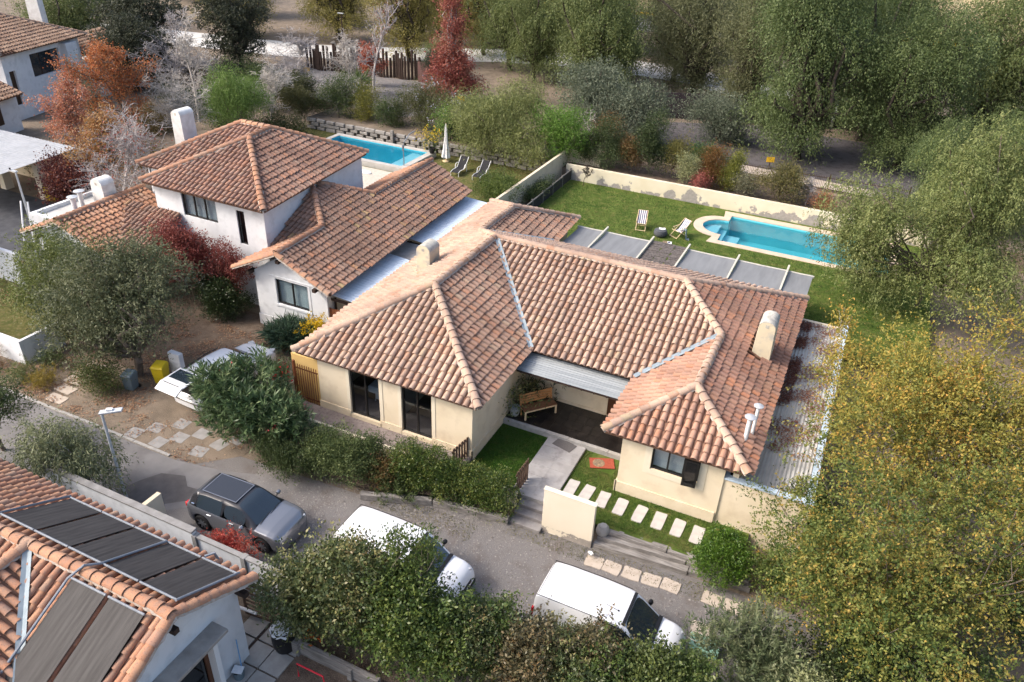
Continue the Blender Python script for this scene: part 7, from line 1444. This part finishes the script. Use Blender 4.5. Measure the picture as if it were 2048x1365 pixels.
# loungers, parasol, shower
def lounger(lab, loc, rz):
    d = thing('sun_lounger', lab, 'sun lounger', loc, rz, 'black sun loungers by the left pool'); pr = [(-.95, .30), (-.6, .38), (-.1, .34), (.25, .36), (.6, .68), (.95, 1.02)]
    for s in (-1, 1):
        MB().tube([(s*.32, y, z) for y, z in pr], .025, 6).build('side_rail', 'white_plastic', d, world=False, smooth=True); MB().tube([(s*.36, -.05, .33), (s*.38, .1, .62), (s*.38, .4, .66), (s*.36, .62, .55)], .025, 6).build('arm', 'white_plastic', d, world=False, smooth=True)
        for y in (-.9, .55): MB().tube([(s*.32, y, 0), (s*.32, y+(.03 if y > 0 else -.02), .5 if y > 0 else .31)], .025, 6).build('leg', 'white_plastic', d, world=False)
    m_ = MB(); A = []
    for y, z in pr: A += [(-.3, y, z), (.3, y, z)]
    m_.add(A, [(2*j, 2*j+1, 2*j+3, 2*j+2) for j in range(len(pr)-1)]); m_.build('sling', 'black_fabric', d, world=False)
lounger('black sun lounger nearer to the left pool', (-27.2, 50.1, .3), math.radians(4)); lounger('black sun lounger beside the hanging shrubs', (-25.35, 50.1, .3), math.radians(2))
pa = thing('parasol', 'closed white parasol standing behind the loungers', 'parasol', (-29.4, 51.9, .3)); MB().tube([(0, 0, 0), (0, 0, 3.0)], .03, 8).build('pole', 'pale_wood', pa, world=False)
m_ = MB(); k = 14; pr = [(.04, 2.95), (.09, 2.3), (.12, 1.7), (.2, 1.0), (.3, .35), (.26, .3)]; A = []
for r, z in pr:
    for j in range(k): a = 2*PI*j/k; q = r*(1+.25*math.cos(j*PI)); A.append((q*math.cos(a), q*math.sin(a), z))
m_.add(A, [(i*k+j, i*k+(j+1) % k, (i+1)*k+(j+1) % k, (i+1)*k+j) for i in range(len(pr)-1) for j in range(k)]); m_.build('canopy', 'canvas', pa, world=False)
MB().lathe([(0, 0), (.28, 0), (.28, .06), (.05, .1), (0, .1)], (0, 0, 0), 14).build('base', 'pale_wood', pa, world=False)
sw_ = thing('garden_shower', 'curved grey shower pole at the end of the left pool', 'shower', (-31.0, 48.3, .35)); MB().tube([(0, 0, 0), (0, 0, 1.6), (.0, .1, 2.1), (.15, .6, 2.6), (.3, 1.1, 2.75)], .04, 8).build('pole', 'pipe_grey', sw_, world=False, smooth=True); MB().tube([(-.06, 0, 1.5), (-.06, 0, 1.9)], .06, 8).build('valve', 'pipe_grey', sw_, world=False)
yp = pot('dark pot with yellow flowers at the pool corner', -30.7, 51.95, .72, .25, .45, 'door_dark', G_MID, .9, 410, 800, .16, .06); foliage(yp, [(-31.0, 52.3, 1.9, .6, .5, .6)], 350, .13, .1, [(.6, .42, .02), (.7, .5, .05)], 411, per=4, spread=.06, name='blossom', m='petal', fill=0)
dk = thing('timber_deck', 'pale plank deck between the left pool and the roof', 'deck', (-33, 45.4, .3))
for i in range(19): y = 43.3+i*.215; MB().box(-38.5, -28.6, y, y+.195, .32, .36).build('plank', 'deck_wood', dk)
sb_ = thing('white_board', 'white board lying on the plank deck by the pool', 'board', (-33.4, 46.3, .37), -.1); MB().prism(ell(0, 0, .8, .32, 0, 2*PI*(15/16), 16), 0, .06).build('board', 'white_plastic', sb_, world=False)
sw2 = thing('stone_retaining_wall', 'rough stone and timber wall behind the left pool', 'retaining wall', (-35, 53.5, .3))
for i in range(24):
    for j in range(3):
        x = -44+i*1.0+(j % 2)*.4; MB().obox((x+.5, 53.42+RND.uniform(-.03, .03), .46+j*.32), (.96+RND.uniform(-.3, .03), .25, .29+RND.uniform(-.08, .0)), RND.uniform(-.06, .06), 0, RND.uniform(-.03, .03)).build('stone', 'stone_wall', sw2, bevel=.02)
for x in (-35.2, -31.4): MB().box(x-.12, x+.12, 53.1, 53.28, .25, 1.5).build('post', 'timber_old', sw2)
# ---------------------------------------------------------------- solar house yard
struct('rear_yard', sheet(rect(-12.5, -8, 8.4, 11.7), .05), 'soil')
yt = thing('yard_paving', 'worn yard slabs with timber strips behind the solar house', 'paving', (-12.6, 10, .05))
for i in range(4):
    for j in range(3): MB().box(-13.4+j*.72, -13.4+j*.72+.68, 8.5+i*.78, 8.5+i*.78+.72, .05, .1).build('paving_slab', 'flag_stone', yt)
MB().box(-12.68, -12.62, 8.4, 11.6, .05, .108).build('timber_strip', 'timber_dark', yt)
lg = thing('lattice_gate', 'dark brown wooden slat gate leaning by the white wall', 'gate', (-13.1, 11.45, .1), math.radians(6))
for p in ((-.5, -.44, 0, 1.5), (.44, .5, 0, 1.5)): MB().box(p[0], p[1], -.03, .03, p[2], p[3]).build('stile', 'timber_brown', lg, world=False)
for z in (.0, 1.42): MB().box(-.44, .44, -.028, .028, z, z+.08).build('rail', 'timber_brown', lg, world=False)
for i in range(7): MB().obox((0, 0, .22+i*.19), (.88, .03, .06), 0, 0, .12).build('slat', 'timber_brown', lg, world=False)
tb = thing('rubbish_bag', 'black rubbish bin bag with white liner beside the hedge', 'rubbish bag', (-11.75, 11.0, .1)); MB().lathe([(0, 0), (.3, 0), (.36, .25), (.37, .6), (.33, .85), (.3, .8), (0, .7)], (0, 0, 0), 16).build('bag', 'black_plastic', tb, world=False, smooth=True)
m_ = MB(); k = 18
A = [(0, 0, .9)]+[((.25+.03*math.sin(j*3))*math.cos(2*PI*j/k), (.25+.03*math.sin(j*3))*math.sin(2*PI*j/k), .9+.03*math.sin(j*5)) for j in range(k)]+[((.38+.03*math.sin(j*4))*math.cos(2*PI*j/k), (.38+.03*math.sin(j*4))*math.sin(2*PI*j/k), .78+.05*math.sin(j*3)) for j in range(k)]
m_.add(A, [(0, 1+j, 1+(j+1) % k) for j in range(k)]+[(1+j, 1+k+j, 1+k+(j+1) % k, 1+(j+1) % k) for j in range(k)]); m_.build('liner', 'bag', tb, world=False, smooth=True)
pb = thing('sleeper_planter', 'weathered timber planter edge at the foot of the near hedge', 'planter', (-10, 11.1, .1)); MB().box(-11.3, -8.5, 11.0, 11.16, .0, .5).build('plank', 'timber_old', pb, bevel=.015); MB().box(-11.42, -11.2, 10.9, 11.12, 0, .6).build('post', 'timber_old', pb, bevel=.015); MB().box(-9.5, -9.35, 10.92, 10.995, 0, .52).build('post', 'timber_old', pb)
plant('orange_flower', 'small bright orange flower at the planter end', 'plant', (-11.05, 11.35, .4), [(-11.05, 11.35, .62, .14, .14, .16)], 130, .09, .06, [(.75, .12, .02), (.8, .3, .03)], 420, 0, style='bush', per=6, spread=.03, m='petal')
rfm = thing('play_goal', 'red metal tube goal frame at the bottom edge', 'goal', (-10.3, 10.3, .05)); MB().tube([(-.5, .1, 0), (-.5, .1, .55), (.4, .1, .55), (.45, .1, 0)], .025, 8).build('tube', 'red_paint', rfm, world=False, smooth=True)
bk = thing('cleaning_bucket', 'blue bucket with broom by the solar house door', 'bucket', (-12.25, 9.6, .1)); MB().lathe([(0, 0), (.14, 0), (.18, .3), (.17, .3), (.13, .03)], (0, 0, 0), 14).build('bucket', 'blue_grey_plastic', bk, world=False, smooth=True); MB().tube([(.05, .1, .1), (-.12, .25, 1.25)], .016, 6).build('broom_stick', 'blue_plastic', bk, world=False); MB().obox((0, 0, .31), (.3, .24, .03), .3, .1).build('cloth', 'bag', bk, world=False)
pp_ = thing('white_pipe', 'white drain pipe lying beside the slat gate', 'pipe', (-13.6, 11.2, .1)); MB().tube([(-.6, .1, .3), (-.1, .1, .3), (.5, .15, .3)], .05, 8).build('pipe', 'white_plastic', pp_, world=False, smooth=True)
